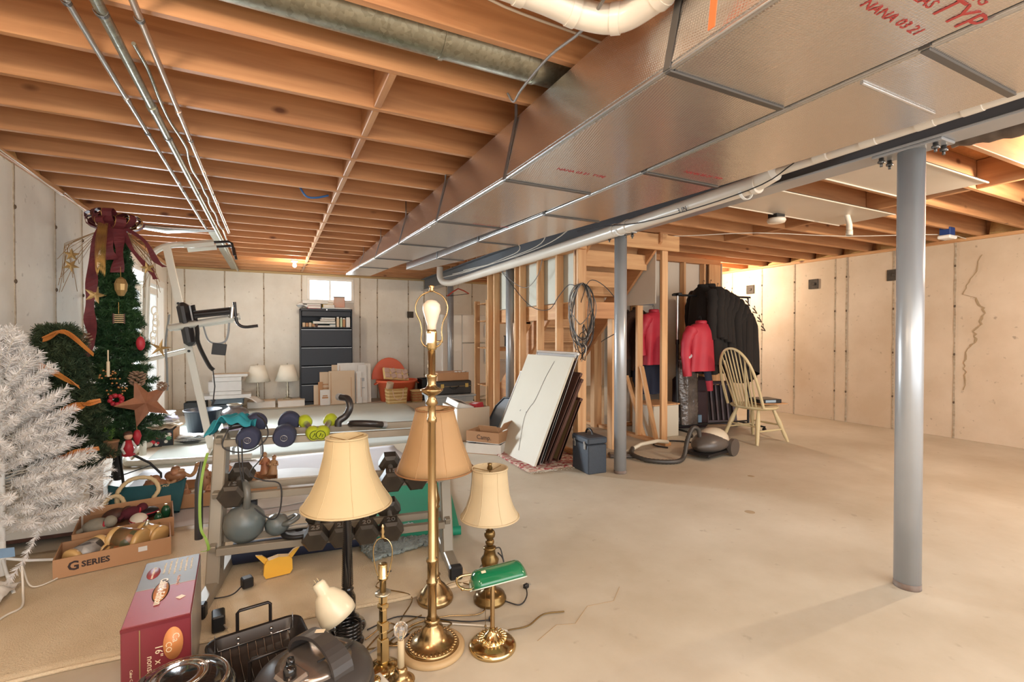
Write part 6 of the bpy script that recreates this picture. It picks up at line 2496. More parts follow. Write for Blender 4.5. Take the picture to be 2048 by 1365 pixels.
# pale chain garland on the right edge
t = thing('paper_chain', 'pale looped chain ornament hanging at the right tree edge', 'ornament', (-0.87, 4.86, 1.36), 0.2)
for i in range(6):
    mb = MB()
    mb.tube([(0.02 * math.cos(q * PI / 5), 0.0, 0.035 * math.sin(q * PI / 5)) for q in range(10)], 0.005, 6, closed=True)
    put('chain_link', mb, m_shade_w, t, loc=(0.01 * math.sin(i), 0.004 * (i % 2), 0.13 - 0.05 * i), rot=(0, 0.2 * math.sin(i * 2), 0.7 * (i % 2)))


# ---------------------------------------------------------------- dumbbell rack
m_rack = pm('rack_grey_paint', (146, 136, 120), 0.4, 0.3)
RK = (-0.27, 2.75, 0.0)
RZ = -0.155
t = thing('dumbbell_rack', 'three-tier grey steel dumbbell rack on the beige carpet', 'rack', RK, RZ)
RL = 1.165
TZ = (0.235, 0.48, 0.745)
TY = (0.06, 0.12, 0.18)
for x in (0.0, RL):
    mb = MB()
    mb.cbox((x, 0.115, 0.41), (0.06, 0.095, 0.74), rot=(-0.24, 0, 0), b=0.006)
    put('upright', mb, m_rack, t)
    mb = MB()
    mb.box(x - 0.028, -0.21, 0.022, x + 0.028, 0.36, 0.075, b=0.006)
    put('foot', mb, m_rack, t)
    for ya, yb in ((-0.25, -0.2), (0.35, 0.39)):
        mb = MB()
        mb.box(x - 0.034, ya, 0.02, x + 0.034, yb, 0.088, b=0.008)
        put('end_cap', mb, m_black, t)
    for z, y in ((0.13, 0.035), (0.24, 0.063), (0.5, 0.132)):
        mb = MB()
        mb.tube([(x - 0.03, y, z), (x + 0.03, y, z)], 0.009, 8)
        put('bolt', mb, m_black, t)
for z, y in zip(TZ, TY):
    for dy, dz in ((-0.052, 0), (0.052, 0.026)):
        mb = MB()
        mb.box(0.02, y + dy - 0.022, z + dz - 0.005, RL - 0.02, y + dy + 0.022, z + dz, b=0.0015)
        mb.box(0.02, y + dy - 0.025, z + dz - 0.032, RL - 0.02, y + dy - 0.02, z + dz + 0.004, b=0.0015)
        put('shelf_rail', mb, m_rack, t)
    for x in (0.0, RL):
        mb = MB()
        mb.cbox((x, y, z + 0.012), (0.03, 0.13, 0.03), rot=(0.24, 0, 0), b=0.003)
        put('tier_bracket', mb, m_rack, t)
RM = Matrix.Translation(RK) @ Matrix.Rotation(RZ, 4, 'Z')


def rk(x, tier, dy=0.0, dz=0.0):
    return tuple(RM @ Vector((x, TY[tier] + dy, TZ[tier] + 0.022 + dz)))


m_neo = pm('navy_neoprene', (46, 50, 72), 0.7)
m_iron = pm('dark_cast_iron', (70, 62, 52), 0.45, 0.3, col2=(54, 48, 42), ns=12)
m_lime = pm('lime_vinyl', (164, 176, 40), 0.45)
m_limek = pm('lime_print', (44, 52, 20), 0.6)


def dumbbell(name, label, x, tier, kind, rz=0.0, num=None, group=None, r=0.055, s=1.0):
    L_ = {'hex': 0.085, 'round': 0.07, 'lime': 0.055}[kind]
    t = thing(name, label, 'dumbbell', rk(x, tier, 0, 0.012), rot=(0.24, 0, RZ + rz), group=group)
    mat = {'hex': m_iron, 'round': m_neo, 'lime': m_lime}[kind]
    for sgn in (-1, 1):
        mb = MB()
        y0 = sgn * 0.055
        y1 = sgn * (0.055 + L_)
        if kind == 'hex':
            mb.M = Matrix.Rotation(PI / 6, 4, 'Y')
            mb.tube([(0, y0, 0), (0, y0 + sgn * 0.012, 0), (0, y1 - sgn * 0.014, 0), (0, y1, 0)], [r * 0.8, r * 1.2, r * 1.2, r * 0.92], 6, smooth=False)
        else:
            mb.tube([(0, y0, 0), (0, y0 + sgn * 0.01, 0), (0, y1 - sgn * 0.01, 0), (0, y1, 0)], [r * 0.82, r, r, r * 0.86], 24)
        put('weight_head', mb, mat, t)
    if num and kind == 'hex':
        letter(num, 0.045, m_conduit, t, (0, -0.055 - L_ * 0.5, r * 1.04), (0, 0, 0), depth=0.002, bold=0.0006)
    elif num:
        mb = MB()
        mb.tube([(0.016 * math.cos(q * PI / 10), -0.0555 - L_, 0.016 * math.sin(q * PI / 10)) for q in range(20)], 0.0016, 5, closed=True)
        put('number_ring', mb, m_conduit, t)
        letter(num, 0.02, m_conduit, t, (0, -0.0555 - L_, 0), (PI / 2, 0, 0), depth=0.0008)
    elif kind == 'lime':
        mb = MB()
        mb.tube([(0.024 * math.cos(q * PI / 10), -0.0555 - L_, 0.024 * math.sin(q * PI / 10)) for q in range(20)], 0.002, 5, closed=True)
        mb.tube([(-0.01, -0.0558 - L_, -0.012), (0.002, -0.0558 - L_, 0.012), (0.0, -0.0558 - L_, -0.002), (0.012, -0.0558 - L_, 0.004), (0.004, -0.0558 - L_, -0.014)], 0.0016, 5)
        put('emblem', mb, m_limek, t)
    mb = MB()
    mb.tube([(0, -0.058, 0), (0, 0, 0), (0, 0.058, 0)], [0.014, 0.0165, 0.014] if kind != 'lime' else [0.016] * 3, 14)
    put('grip', mb, m_conduit if kind != 'round' else m_neo, t)
    return t


dumbbell('dumbbell', 'navy round dumbbell numbered 10, left of two on the top tier', 0.145, 0 + 2, 'round', 0.0, '10', r=0.056)
dumbbell('dumbbell', 'navy round dumbbell numbered 10, right of two on the top tier', 0.315, 2, 'round', 0.0, '10', r=0.056)
dumbbell('dumbbell', 'lime green dumbbell lying slantwise beside the navy ones', 0.425, 2, 'lime', 0.35, r=0.036)
dumbbell('dumbbell', 'lime green dumbbell nearest the black push-up handles', 0.515, 2, 'lime', -0.2, r=0.036)
dumbbell('dumbbell', 'single hex dumbbell at the left end of the middle tier', 0.085, 1, 'hex', 0.0, '12')
dumbbell('dumbbell', 'hex dumbbell on the middle tier half behind the brown shade', 0.86, 1, 'hex', 0.0, '15')
dumbbell('dumbbell', 'hex dumbbell at the right end of the middle tier', 0.99, 1, 'hex', 0.0, '15')
for x, n, lb in ((0.475, '25', 'leftmost'), (0.60, '25', 'second'), (0.725, '20', 'third'), (0.85, '20', 'rightmost')):
    dumbbell('dumbbell', lb + ' of the four hex dumbbells on the bottom tier', x, 0, 'hex', 0.0, n)

t = thing('kettlebell', 'grey teal kettlebell standing at the left of the bottom tier', 'kettlebell', rk(0.13, 0, 0, 0.07), RZ + 0.4)
m_kb = pm('kettlebell_grey', (100, 96, 88), 0.35, col2=(88, 98, 98), ns=4, amt=0.3)
mb = MB()
mb.lathe([(0.05, -0.085), (0.085, -0.05), (0.098, 0.0), (0.09, 0.045), (0.06, 0.08), (0.035, 0.1), (0.0, 0.105)], 26)
put('bell', mb, m_kb, t)
mb = MB()
mb.tube(spline([(0, -0.035, 0.08), (0, -0.062, 0.14), (0, -0.05, 0.19), (0, 0, 0.205), (0, 0.05, 0.19), (0, 0.062, 0.14), (0, 0.035, 0.08)], 5), 0.017, 12)
put('handle', mb, m_kb, t)
t = thing('kettlebell', 'smaller grey kettlebell lying on its side beside the teal one', 'kettlebell', rk(0.28, 0, 0, 0.045), rot=(0.2, 1.25, RZ))
mb = MB()
mb.lathe([(0.03, -0.05), (0.055, -0.02), (0.058, 0.01), (0.04, 0.045), (0.0, 0.06)], 22)
put('bell', mb, m_kb, t)
mb = MB()
mb.tube(spline([(0, -0.03, 0.04), (0, -0.045, 0.08), (0, 0, 0.11), (0, 0.045, 0.08), (0, 0.03, 0.04)], 5), 0.012, 10)
put('handle', mb, m_kb, t)
t = thing('weight_plate', 'flat black weight plate lying on the bottom tier', 'weight', rk(0.385, 0, 0, -0.012), RZ)
mb = MB()
mb.lathe([(0.02, 0.0), (0.085, 0.0), (0.09, 0.008), (0.085, 0.018), (0.06, 0.012), (0.02, 0.014), (0.02, 0.0)], 28)
put('disc', mb, m_black, t)
for k, (x, rz) in enumerate(((0.63, 0.5), (0.72, -0.4))):
    t = thing('push_up_bar', ('upright black padded push-up handle on the top tier', 'lying black padded push-up handle on the top tier')[k], 'handle', rk(x, 2, 0, 0.012), rot=(0 if k == 0 else PI * 0.42, 0, RZ + rz))
    P = spline([(-0.06, 0.0, 0.0), (-0.055, 0, 0.03), (-0.02, -0.01, 0.055), (0.0, -0.02, 0.1), (0.005, 0.01, 0.145), (0.0, 0.08, 0.15)] if k == 0 else [(-0.08, 0, 0.0), (-0.06, 0.0, 0.04), (0, 0, 0.055), (0.06, 0, 0.04), (0.09, 0, -0.02)], 5)
    mb = MB()
    mb.tube(P, 0.019, 14)
    put('grip', mb, m_pad, t)
    mb = MB()
    mb.tube([P[-1], P[-1] + (P[-1] - P[-2]).normalized() * 0.03], 0.0205, 14)
    put('end_cap', mb, m_steel, t)
t = thing('teal_cloth', 'teal microfibre cloth draped over the left top corner of the rack', 'cloth', rk(0.03, 2, -0.02, 0.03), RZ)
mb = MB()


def drape(u, v):
    x, y = -0.1 + 0.26 * u, -0.1 + 0.24 * v
    d = max(0, abs(x + 0.0) - 0.04)
    n_ = noise.noise(Vector((u * 4, v * 4, 4)))
    return (x * 0.8, y, 0.05 + 0.05 * n_ - (0.9 * max(0, -x - 0.03)) * 1.1 + 0.03 * math.sin(v * 9) * u - 0.25 * max(0, x - 0.07))


mb.sheet(drape, 26, 26, t=0.004)
put('fabric', mb, pm('teal_fabric', (34, 132, 144), 0.8, col2=(24, 112, 124), ns=8), t)
t = thing('jump_rope', 'black jump rope with handles looped over the top tier', 'jump rope', rk(0.10, 2, -0.09, 0.02), RZ)
for k in range(2):
    mb = MB()
    mb.tube([(-0.05, 0.02 + 0.04 * k, 0.03), (0.02, 0.03 + 0.03 * k, 0.035)], [0.02, 0.014], 10)
    put('handle', mb, m_pad, t)
for k, pts in enumerate(([(-0.02, 0.02, 0.06), (-0.05, -0.04, 0.0), (-0.06, -0.05, -0.06), (0.0, -0.05, -0.09), (0.08, -0.05, -0.08), (0.14, -0.04, -0.02), (0.12, 0.0, 0.05), (0.08, 0.04, 0.08)],
                         [(0.0, -0.03, -0.02), (0.01, -0.04, -0.15), (0.03, -0.05, -0.27), (0.05, -0.05, -0.3)],
                         [(0.02, -0.03, -0.02), (0.025, -0.04, -0.18), (0.04, -0.05, -0.3)],
                         [(0.11, -0.03, -0.02), (0.115, -0.04, -0.12), (0.06, -0.06, -0.2), (0.12, -0.06, -0.24), (0.2, -0.06, -0.27), (0.2, -0.07, -0.4), (0.16, -0.07, -0.44), (0.08, -0.06, -0.38)])):
    mb = MB()
    mb.tube(spline(pts, 6), 0.0036, 6)
    put('cord', mb, m_wirek, t)
mb = MB()
mb.cbox((0.06, -0.01, -0.38), (0.05, 0.03, 0.06), b=0.004)
put('counter_box', mb, m_black, t)
t = thing('resistance_tube', 'black foam tube with lime strap hung outside the left rack upright', 'exercise band', tuple(RM @ Vector((-0.05, 0.02, 0.0))), RZ)
mb = MB()
mb.tube([(-0.005, 0.03, 0.66), (-0.01, 0.0, 0.56), (-0.01, -0.01, 0.29)], [0.008, 0.018, 0.018], 12)
put('foam_sleeve', mb, m_pad, t)
mb = MB()
mb.ribbon(spline([(0.02, 0.03, 0.70), (0.015, -0.03, 0.62), (0.005, -0.04, 0.5), (0.01, -0.05, 0.36), (0.04, -0.08, 0.31), (0.05, -0.08, 0.26), (0.02, -0.07, 0.25)], 5), 0.012, 0.003, side=(1, 0.2, 0))
put('strap', mb, pm('lime_strap', (120, 150, 56), 0.6), t)
t = thing('rolled_mat', 'dark navy rolled mat lying under the rack behind the yellow holder', 'mat', (-0.2, 3.05, 0.075), -0.1)
mb = MB()
mb.tube([(0, 0, 0), (0.68, 0, 0)], 0.058, 24)
put('roll', mb, pm('navy_foam', (30, 38, 62), 0.6), t)
mb = MB()
mb.ribbon([(-0.002, 0.055 * (1 - q / 40) * math.cos(q * 0.6), 0.055 * (1 - q / 40) * math.sin(q * 0.6)) for q in range(38)], 0.004, 0.002, side=(1, 0, 0))
put('spiral_end', mb, m_steel, t)

# yellow holder with two pointed tabs
t = thing('yellow_holder', 'small yellow rounded gadget with two pointed tabs on the carpet', 'gadget', (0.02, 2.80, 0.024), 0.1)
m_yg = pm('yellow_gloss', (232, 176, 66), 0.3)
mb = MB()
poly = [(-0.06, 0.0), (0.055, 0.0), (0.068, 0.02), (0.066, 0.075), (0.055, 0.09), (0.0, 0.1), (-0.055, 0.09), (-0.066, 0.07), (-0.07, 0.02)]
mb.prism(poly, 0.04, Matrix.Rotation(PI / 2, 4, 'X') @ Matrix.Translation((0, 0, -0.02)))
put('shell', mb, m_yg, t)
for s in (-1, 1):
    mb = MB()
    mb.prism([(s * 0.04, 0.085), (s * 0.062, 0.07), (s * 0.105, 0.125), (s * 0.075, 0.118)][:: s], 0.016, Matrix.Rotation(PI / 2, 4, 'X') @ Matrix.Translation((0, 0, -0.008)))
    put('pointed_tab', mb, m_yg, t)
t = thing('power_adapter', 'black plug adapter with cord beside the yellow gadget', 'adapter', (-0.12, 2.72, 0.024), 0.3)
mb = MB()
mb.cbox((0, 0, 0.03), (0.05, 0.05, 0.05), b=0.006)
put('adapter_body', mb, m_black, t)
mb = MB()
mb.tube(spline([(-0.02, 0, 0.02), (-0.07, -0.03, 0.006), (-0.13, -0.02, 0.006), (-0.2, 0.03, 0.006)], 5), 0.0035, 6)
put('cord', mb, m_wirek, t)
t = thing('transformer_block', 'small black block on the carpet beside the roaster carton', 'adapter', (-0.215, 2.4, 0.022), 0.1)
mb = MB()
mb.cbox((0, 0, 0.035), (0.05, 0.08, 0.07), b=0.006)
put('adapter_body', mb, m_black, t)
mb = MB()
mb.tube([(0.02, -0.04, 0.03), (0.03, -0.06, 0.02)], 0.004, 6)
put('cord', mb, m_conduit, t)

# ---------------------------------------------------------------- printed tray with steins
TG = Matrix.Translation((-0.80, 3.44, 0.02)) @ Matrix.Rotation(0.17, 4, 'Z')
t = thing('beer_tray', 'cardboard tray printed G SERIES holding decorated steins', 'tray', (-0.80, 3.44, 0.02), 0.17)
open_box(t, 0.5, 0.27, 0.10, 0.006)
letter('G', 0.065, m_ink, t, (-0.17, -0.1355, 0.05), (PI / 2, 0, 0), bold=0.002)
letter('SERIES', 0.042, m_ink, t, (-0.08, -0.1355, 0.05), (PI / 2, 0, 0), bold=0.0015)
mb = MB()
mb.box(0.10, -0.1365, 0.052, 0.14, -0.1352, 0.078)
put('paper_tag', mb, m_paper, t)
m_stone = pm('stein_cream', (214, 176, 118), 0.25, col2=(196, 154, 96), ns=4)
m_pict = pm('stein_painting', (150, 96, 60), 0.3, col2=(70, 84, 60), ns=18, kind='voronoi', amt=0.8)
m_pict2 = pm('stein_painting_dark', (60, 58, 62), 0.3, col2=(190, 184, 176), ns=30, kind='voronoi', amt=0.8)


def stein(label, local, rz, r, h, pm_, handle=True):
    M = TG @ Matrix.Translation(local)
    l = M.translation
    t = thing('beer_stein', label, 'stein', (l.x, l.y, l.z), rot=(-PI / 2 + 0.12, 0, rz))
    for nm, pr, mt in (('foot', [(r * 0.9, 0), (r * 1.08, 0.006), (r * 1.05, h * 0.16)], m_stone), ('painted_wall', [(r * 1.0, h * 0.16), (r * 0.98, h * 0.82)], pm_),
                       ('lip', [(r * 1.02, h * 0.82), (r * 1.04, h * 0.95), (r * 0.98, h), (r * 0.88, h)], m_stone)):
        mb = MB()
        mb.lathe(pr, 24)
        put(nm, mb, mt, t)
    if handle:
        mb = MB()
        mb.tube(spline([(r * 0.95, 0, h * 0.82), (r * 1.6, 0, h * 0.78), (r * 1.8, 0, h * 0.5), (r * 1.3, 0, h * 0.25), (r, 0, h * 0.22)], 4), 0.009, 8)
        put('handle', mb, m_stone, t)


stein('stein with black and white grape relief lying at the left of the tray', (-0.19, -0.085, 0.062), -0.62, 0.054, 0.18, m_pict2)
stein('large stein with a painted landscape lying in the tray middle', (0.12, -0.055, 0.078), 1.15, 0.066, 0.17, m_pict)
stein('small stein lying low between the two larger ones', (0.02, -0.09, 0.045), 0.9, 0.036, 0.11, m_pict, False)
stein('cream bottomed stein at the right end of the tray', (0.205, 0.0, 0.07), 0.9, 0.055, 0.14, m_stone, False)
mb = MB()
mb.lathe([(0.052, 0), (0.05, 0.02), (0.03, 0.045), (0.012, 0.06), (0.01, 0.085), (0.0, 0.088)], 18)
q = thing('pewter_dome', 'domed metal stein lid with thumb lever above the large stein', 'lid', tuple(TG @ Vector((0.12, 0.09, 0.08))), rot=(0.4, 0.2, 0.3))
put('dome', mb, m_silver, q)
mb = MB()
mb.tube([(0.04, 0, 0.01), (0.07, 0, 0.035), (0.06, 0, 0.07)], 0.006, 6)
put('thumb_lever', mb, m_goldo, q)

# tray behind with soft toys
t = thing('carton_tray', 'open brown carton tray of soft ornaments behind the stein tray', 'tray', (-0.83, 3.79, 0.02), 0.17)
open_box(t, 0.48, 0.36, 0.12, 0.006)
mb = MB()
mb.cbox((0.02, 0.185, 0.135), (0.42, 0.006, 0.05), rot=(-0.5, 0, 0))
put('flap', mb, m_card, t)
for k, (x, y, z, r, sc, mt, lb, nm) in enumerate((
        (-0.14, -0.03, 0.13, 0.06, (1.2, 1, 0.8), pm('grey_plush', (146, 138, 122), 0.95, bump=0.6, bs=120), 'grey plush animal at the left of the carton tray', 'plush_toy'),
        (-0.06, 0.08, 0.14, 0.055, (1.3, 0.9, 0.9), m_brown, 'brown furry toy behind the grey plush', 'plush_toy'),
        (0.02, 0.06, 0.15, 0.05, (1.2, 0.8, 0.8), pm('maroon_felt', (84, 28, 38), 0.95), 'maroon felt toy with a red band in the carton tray', 'plush_toy'),
        (0.11, 0.07, 0.13, 0.05, (1.3, 0.9, 0.7), m_black, 'black felt hat in the middle of the carton tray', 'felt_hat'),
        (0.2, 0.02, 0.13, 0.035, (0.7, 0.8, 1.3), pm('green_glass', (30, 76, 50), 0.15), 'dark green glass ornament at the right of the carton tray', 'glass_ornament'),
        (0.16, -0.06, 0.12, 0.03, (0.8, 0.8, 1.2), MATS['green_glass'], 'second green glass ornament nearer the stein lid', 'glass_ornament'),
        (0.06, -0.05, 0.13, 0.06, (1.5, 0.8, 0.6), m_shade_w, 'cream cloth bundle with a red stripe in the carton tray', 'cloth_bundle'))):
    M = Matrix.Translation((-0.83, 3.79, 0.02)) @ Matrix.Rotation(0.17, 4, 'Z')
    q = thing(nm, lb, 'toy' if 'toy' in nm else 'ornament', tuple(M @ Vector((x, y, z - 0.03))), 0.3 * k)
    mb = MB()
    mb.ball((0, 0, 0), r, 16, 10, sc=sc)
    put('stuffed_body', mb, mt, q)
    mb = MB()
    if nm == 'plush_toy':
        mb.ball((r * 1.1, -r * 0.3, r * 0.4), r * 0.6, 12, 8)
        mb2 = MB()
        mb2.tube([(-r * 0.8, 0, 0), (-r * 1.6, -r * 0.6, -r * 0.3)], [r * 0.3, r * 0.2], 8)
        put('limb', mb2, mt, q)
        put('head', mb, mt, q)
        mb3 = MB()
        mb3.tube([(r * 0.7 + r * 0.1 * math.sin(a_), r * 0.5 * math.cos(a_ * 1.0) - r * 0.2, r * 0.25 + r * 0.5 * math.sin(a_)) for a_ in [i * PI / 6 for i in range(12)]], r * 0.13, 6, closed=True)
        put('scarf', mb3, m_redo, q)
    elif nm == 'glass_ornament':
        mb.tube([(0, 0, r * 1.1), (0, 0, r * 1.5)], r * 0.25, 8)
        put('metal_cap', mb, m_goldo, q)
    else:
        mb.tube([(r * 0.9 * math.cos(i * PI / 8) * sc[0] * 0.98, r * 0.9 * math.sin(i * PI / 8) * sc[1] * 0.98, r * 0.1) for i in range(16)], r * 0.12, 6, closed=True)
        put('band', mb, m_redo, q)

# teal tote bag with rope handles
t = thing('tote_bag', 'dark teal tote bag with thick cream rope handles leaning on the nativity tray', 'bag', (-0.80, 4.10, 0.01), rot=(-0.5, 0, 0.0))
m_teal = pm('teal_canvas', (24, 84, 92), 0.7, col2=(16, 66, 74), ns=5, bump=0.3, bs=90)


def bagf(u, v):
    a = 2 * PI * u
    w_ = 0.20 + 0.03 * v
    d_ = 0.06 * (1 - 0.55 * v) + 0.012 * math.sin(5 * a + 3 * v)
    c_, s_ = math.cos(a), math.sin(a)
    return (w_ * (abs(c_) ** 0.5) * (1 if c_ > 0 else -1), d_ * (abs(s_) ** 0.8) * (1 if s_ > 0 else -1), 0.02 + 0.22 * v + 0.02 * math.sin(2 * a + 1) * v)


mb = MB()
mb.sheet(bagf, 40, 14)
put('bag_body', mb, m_teal, t)
m_rope = pm('cream_rope', (220, 198, 156), 0.85, col2=(198, 172, 128), ns=40, kind='wave')
for k, pts in enumerate(([(-0.14, -0.06, 0.08), (-0.15, -0.09, 0.18), (-0.08, -0.1, 0.26), (0.03, -0.1, 0.255), (0.08, -0.09, 0.18), (0.05, -0.08, 0.11), (0.06, -0.075, 0.06)],
                         [(-0.22, -0.09, 0.02), (-0.2, -0.13, 0.12), (-0.14, -0.14, 0.15), (-0.10, -0.13, 0.1), (-0.12, -0.12, 0.0)])):
    mb = MB()
    P = spline(pts, 8)
    mb.tube(P, [0.0135 + 0.0015 * math.sin(i * 2.2) for i in range(len(P))], 10)
    put('rope_handle', mb, m_rope, t)
mb = MB()
mb.cbox((0.11, -0.066, 0.09), (0.028, 0.003, 0.028), rot=(0, 0.6, 0))
put('price_tag', mb, m_paper, t)
letter('Cecil', 0.03, m_rope, t, (0.1, -0.052, 0.205), (PI / 2, 0, 0), depth=0.001, shear=0.4)

# ---------------------------------------------------------------- nativity figures in two trays
m_clay = pm('painted_resin', (176, 128, 92), 0.35, col2=(120, 84, 60), ns=16, amt=0.8)
m_clay2 = pm('painted_resin_red', (164, 92, 72), 0.4, col2=(196, 158, 116), ns=14, amt=0.8)
m_clay3 = pm('painted_resin_tan', (196, 158, 116), 0.35, col2=(150, 108, 80), ns=14, amt=0.8)
for k, (x, y, w_, d_, lb) in enumerate(((-0.62, 4.42, 0.46, 0.42, 'brown carton tray holding camel and king figures behind the teal bag'), (-0.17, 4.46, 0.40, 0.36, 'brown carton tray of nativity figures and a toy stable behind the rack'))):
    t = thing('figure_tray', lb, 'tray', (x, y, 0.016), -0.12 + 0.1 * k)
    open_box(t, w_, d_, 0.10, 0.006)
    mb = MB()
    mb.sheet(lambda u, v: (-w_ / 2 + 0.01 + (w_ - 0.02) * u, -d_ / 2 + 0.01 + (d_ - 0.02) * v, 0.035 + 0.03 * noise.noise(Vector((u * 7, v * 7, k)))), 16, 16, t=0.01)
    put('packing_paper', mb, m_card_l, t)


def figure(label, loc, h, mat, mat2, rz=0.0, tilt=0.0, seated=False):
    t = thing('nativity_figure', label, 'figurine', (loc[0], loc[1] + 0.02, loc[2] + 0.03), rot=(tilt, 0, rz))
    mb = MB()
    mb.lathe([(0.036, 0), (0.04, 0.01), (0.03, h * 0.3), (0.03, h * 0.55), (0.022, h * 0.74), (0.010, h * 0.8)], 14, fn=lambda a, i: 1 + 0.12 * math.sin(4 * a + i))
    put('robe', mb, mat, t)
    mb = MB()
    mb.ball((0, 0, h * 0.87), h * 0.1, 12, 8)
    put('head', mb, m_clay3, t)
    mb = MB()
    mb.lathe([(h * 0.11, h * 0.9), (h * 0.10, h * 0.95), (h * 0.05, h), (0.0, h * 1.02)], 10)
    put('headdress', mb, mat2, t)
    for s in (-1, 1):
        mb = MB()
        mb.tube([(s * 0.025, 0, h * 0.68), (s * 0.04, -0.02, h * 0.5), (s * 0.012, -0.04, h * 0.5)], 0.009, 8)
        put('arm', mb, mat, t)


def camel(label, loc, rz, s_=1.0):
    t = thing('camel_figure', label, 'figurine', loc, rz)
    mb = MB()
    mb.ball((0, 0, 0.085), 0.055, 16, 10, sc=(1.4, 0.8, 0.8))
    mb.ball((0.0, 0, 0.125), 0.035, 12, 8, sc=(1.0, 0.8, 1.0))
    put('body', mb, m_clay, t)
    mb = MB()
    mb.tube(spline([(0.06, 0, 0.09), (0.10, 0, 0.075), (0.13, 0, 0.10), (0.145, 0, 0.15)], 4), 0.014, 10)
    put('neck', mb, m_clay3, t)
    mb = MB()
    mb.ball((0.16, 0, 0.16), 0.02, 10, 8, sc=(1.5, 0.9, 0.9))
    put('head', mb, m_clay3, t)
    for sx in (-0.045, 0.045):
        for sy in (-0.025, 0.025):
            mb = MB()
            mb.tube([(sx, sy, 0.07), (sx, sy, 0.0)], [0.013, 0.009], 8)
            put('leg', mb, m_clay, t)
    mb = MB()
    mb.ball((0, 0, 0.11), 0.05, 12, 8, sc=(0.7, 0.98, 0.7))
    put('saddle_cloth', mb, m_clay2, t)


camel('standing camel figurine with red saddle cloth stretching its neck right', (-0.68, 4.50, 0.11), -0.2)
camel('camel figurine seated lower at the left of the tray', (-0.80, 4.44, 0.07), 0.3)
for lb, loc, h, a, b_, rz, tl in (
        ('small clay figure at the far left of the camel tray', (-0.84, 4.5, 0.06), 0.12, m_clay, m_clay2, 0.3, 0),
        ('kneeling king figure below the standing camel', (-0.6, 4.33, 0.05), 0.12, m_clay2, m_clay3, -0.4, 0.3),
        ('tall king figure holding a lantern near the black tube', (-0.47, 4.36, 0.06), 0.20, m_clay, m_clay2, 0.0, 0),
        ('grey robed figure at the right corner of the camel tray', (-0.42, 4.45, 0.06), 0.15, m_clay3, m_clay, 0.5, 0),
        ('crouching figure at the front right of the camel tray', (-0.43, 4.26, 0.05), 0.10, m_clay2, m_clay, 0.5, 0.2),
        ('tall robed figure just right of the left rack upright', (-0.33, 4.46, 0.06), 0.19, m_clay2, m_clay3, 0.2, 0),
        ('seated robed figure beside the toy stable', (-0.27, 4.38, 0.05), 0.12, m_clay, m_clay2, 0.0, 0.1),
        ('small tan figure in front of the toy stable', (-0.17, 4.36, 0.05), 0.10, m_clay3, m_clay, 0.4, 0),
        ('leaning shepherd figure with a staff at the right tray end', (-0.06, 4.5, 0.08), 0.19, m_clay2, m_clay3, 0.1, -0.3),
        ('tan leaning figure rightmost in the nativity tray', (-0.01, 4.46, 0.08), 0.17, m_clay3, m_clay, -0.3, -0.4)):
    figure(lb, loc, h, a, b_, rz, tl)
t = thing('toy_stable', 'little wooden toy stable roof among the nativity figures', 'toy house', (-0.19, 4.52, 0.07), 0.3)
mb = MB()
mb.cbox((0, 0, 0.035), (0.11, 0.09, 0.07), b=0.002)
put('stable_wall', mb, m_clay, t)
for s in (-1, 1):
    mb = MB()
    mb.cbox((s * 0.033, 0, 0.095), (0.085, 0.11, 0.008), rot=(0, s * 0.7, 0))
    put('roof_panel', mb, m_card, t)
t = thing('toy_manger', 'tiny wooden manger with round hole lying in the right tray', 'toy', (-0.08, 4.34, 0.07), 0.1)
mb = MB()
mb.cbox((0, 0, 0.02), (0.1, 0.06, 0.045), b=0.01)
put('manger_body', mb, m_clay3, t)
mb = MB()
mb.tube([(0, -0.0305, 0.022), (0, -0.0325, 0.022)], 0.012, 12)
put('hole', mb, m_ink, t)

# ---------------------------------------------------------------- roaster carton
m_cmar = pm('carton_maroon', (112, 40, 46), 0.35, col2=(124, 48, 54), ns=3)
m_cred = pm('carton_red', (150, 62, 66), 0.5)
m_cgrey = pm('carton_grey', (110, 102, 92), 0.5, col2=(98, 92, 84), ns=4)
m_cor = pm('carton_orange', (204, 132, 78), 0.4)
m_cprint = pm('carton_photo', (120, 112, 106), 0.3, col2=(172, 160, 146), ns=7, st=(1, 1, 0.25), amt=0.9)
m_cream = pm('cream_ink', (226, 208, 176), 0.5)
t = thing('roaster_carton', 'maroon and grey cookware carton standing on edge at the front left', 'carton', (-0.365, 2.2, 0.0), 0.06)
mb = MB()
mb.box(-0.095, -0.26, 0.001, 0.095, 0.26, 0.335, b=0.003)
put('box_body', mb, m_cmar, t)
mb = MB()
mb.box(-0.092, 0.0, 0.3355, 0.092, 0.257, 0.337)
put('top_print', mb, m_cgrey, t)
mb = MB()
mb.box(-0.092, -0.257, 0.3355, 0.092, 0.0, 0.337)
put('top_print', mb, m_cred, t)
mb = MB()
mb.box(0.0955, -0.255, 0.005, 0.0965, 0.255, 0.33)
put('side_photo', mb, m_cprint, t)
mb = MB()
mb.box(-0.092, -0.001, 0.337, 0.092, 0.002, 0.3375)
mb2 = MB()
mb2.box(-0.0465, -0.2618, 0.005, -0.0435, -0.2605, 0.32)
put('gold_rule', mb, m_gold, t)
put('gold_rule', mb2, m_gold, t)
for nm, cx, cy, rx, ry, mt, z in (('oval_badge', -0.055, 0.14, 0.022, 0.055, m_cred, 0.3372), ('logo_oval', -0.012, -0.04, 0.026, 0.085, m_ink, 0.3372), ('logo_oval', -0.012, -0.04, 0.022, 0.08, m_cor, 0.3378)):
    mb = MB()
    mb.lathe([(1, 0), (1, 0.0006)], 28)
    mb.v = [(x * rx + cx, y * ry + cy, z + zz) for x, y, zz in mb.v]
    put(nm, mb, mt, t)
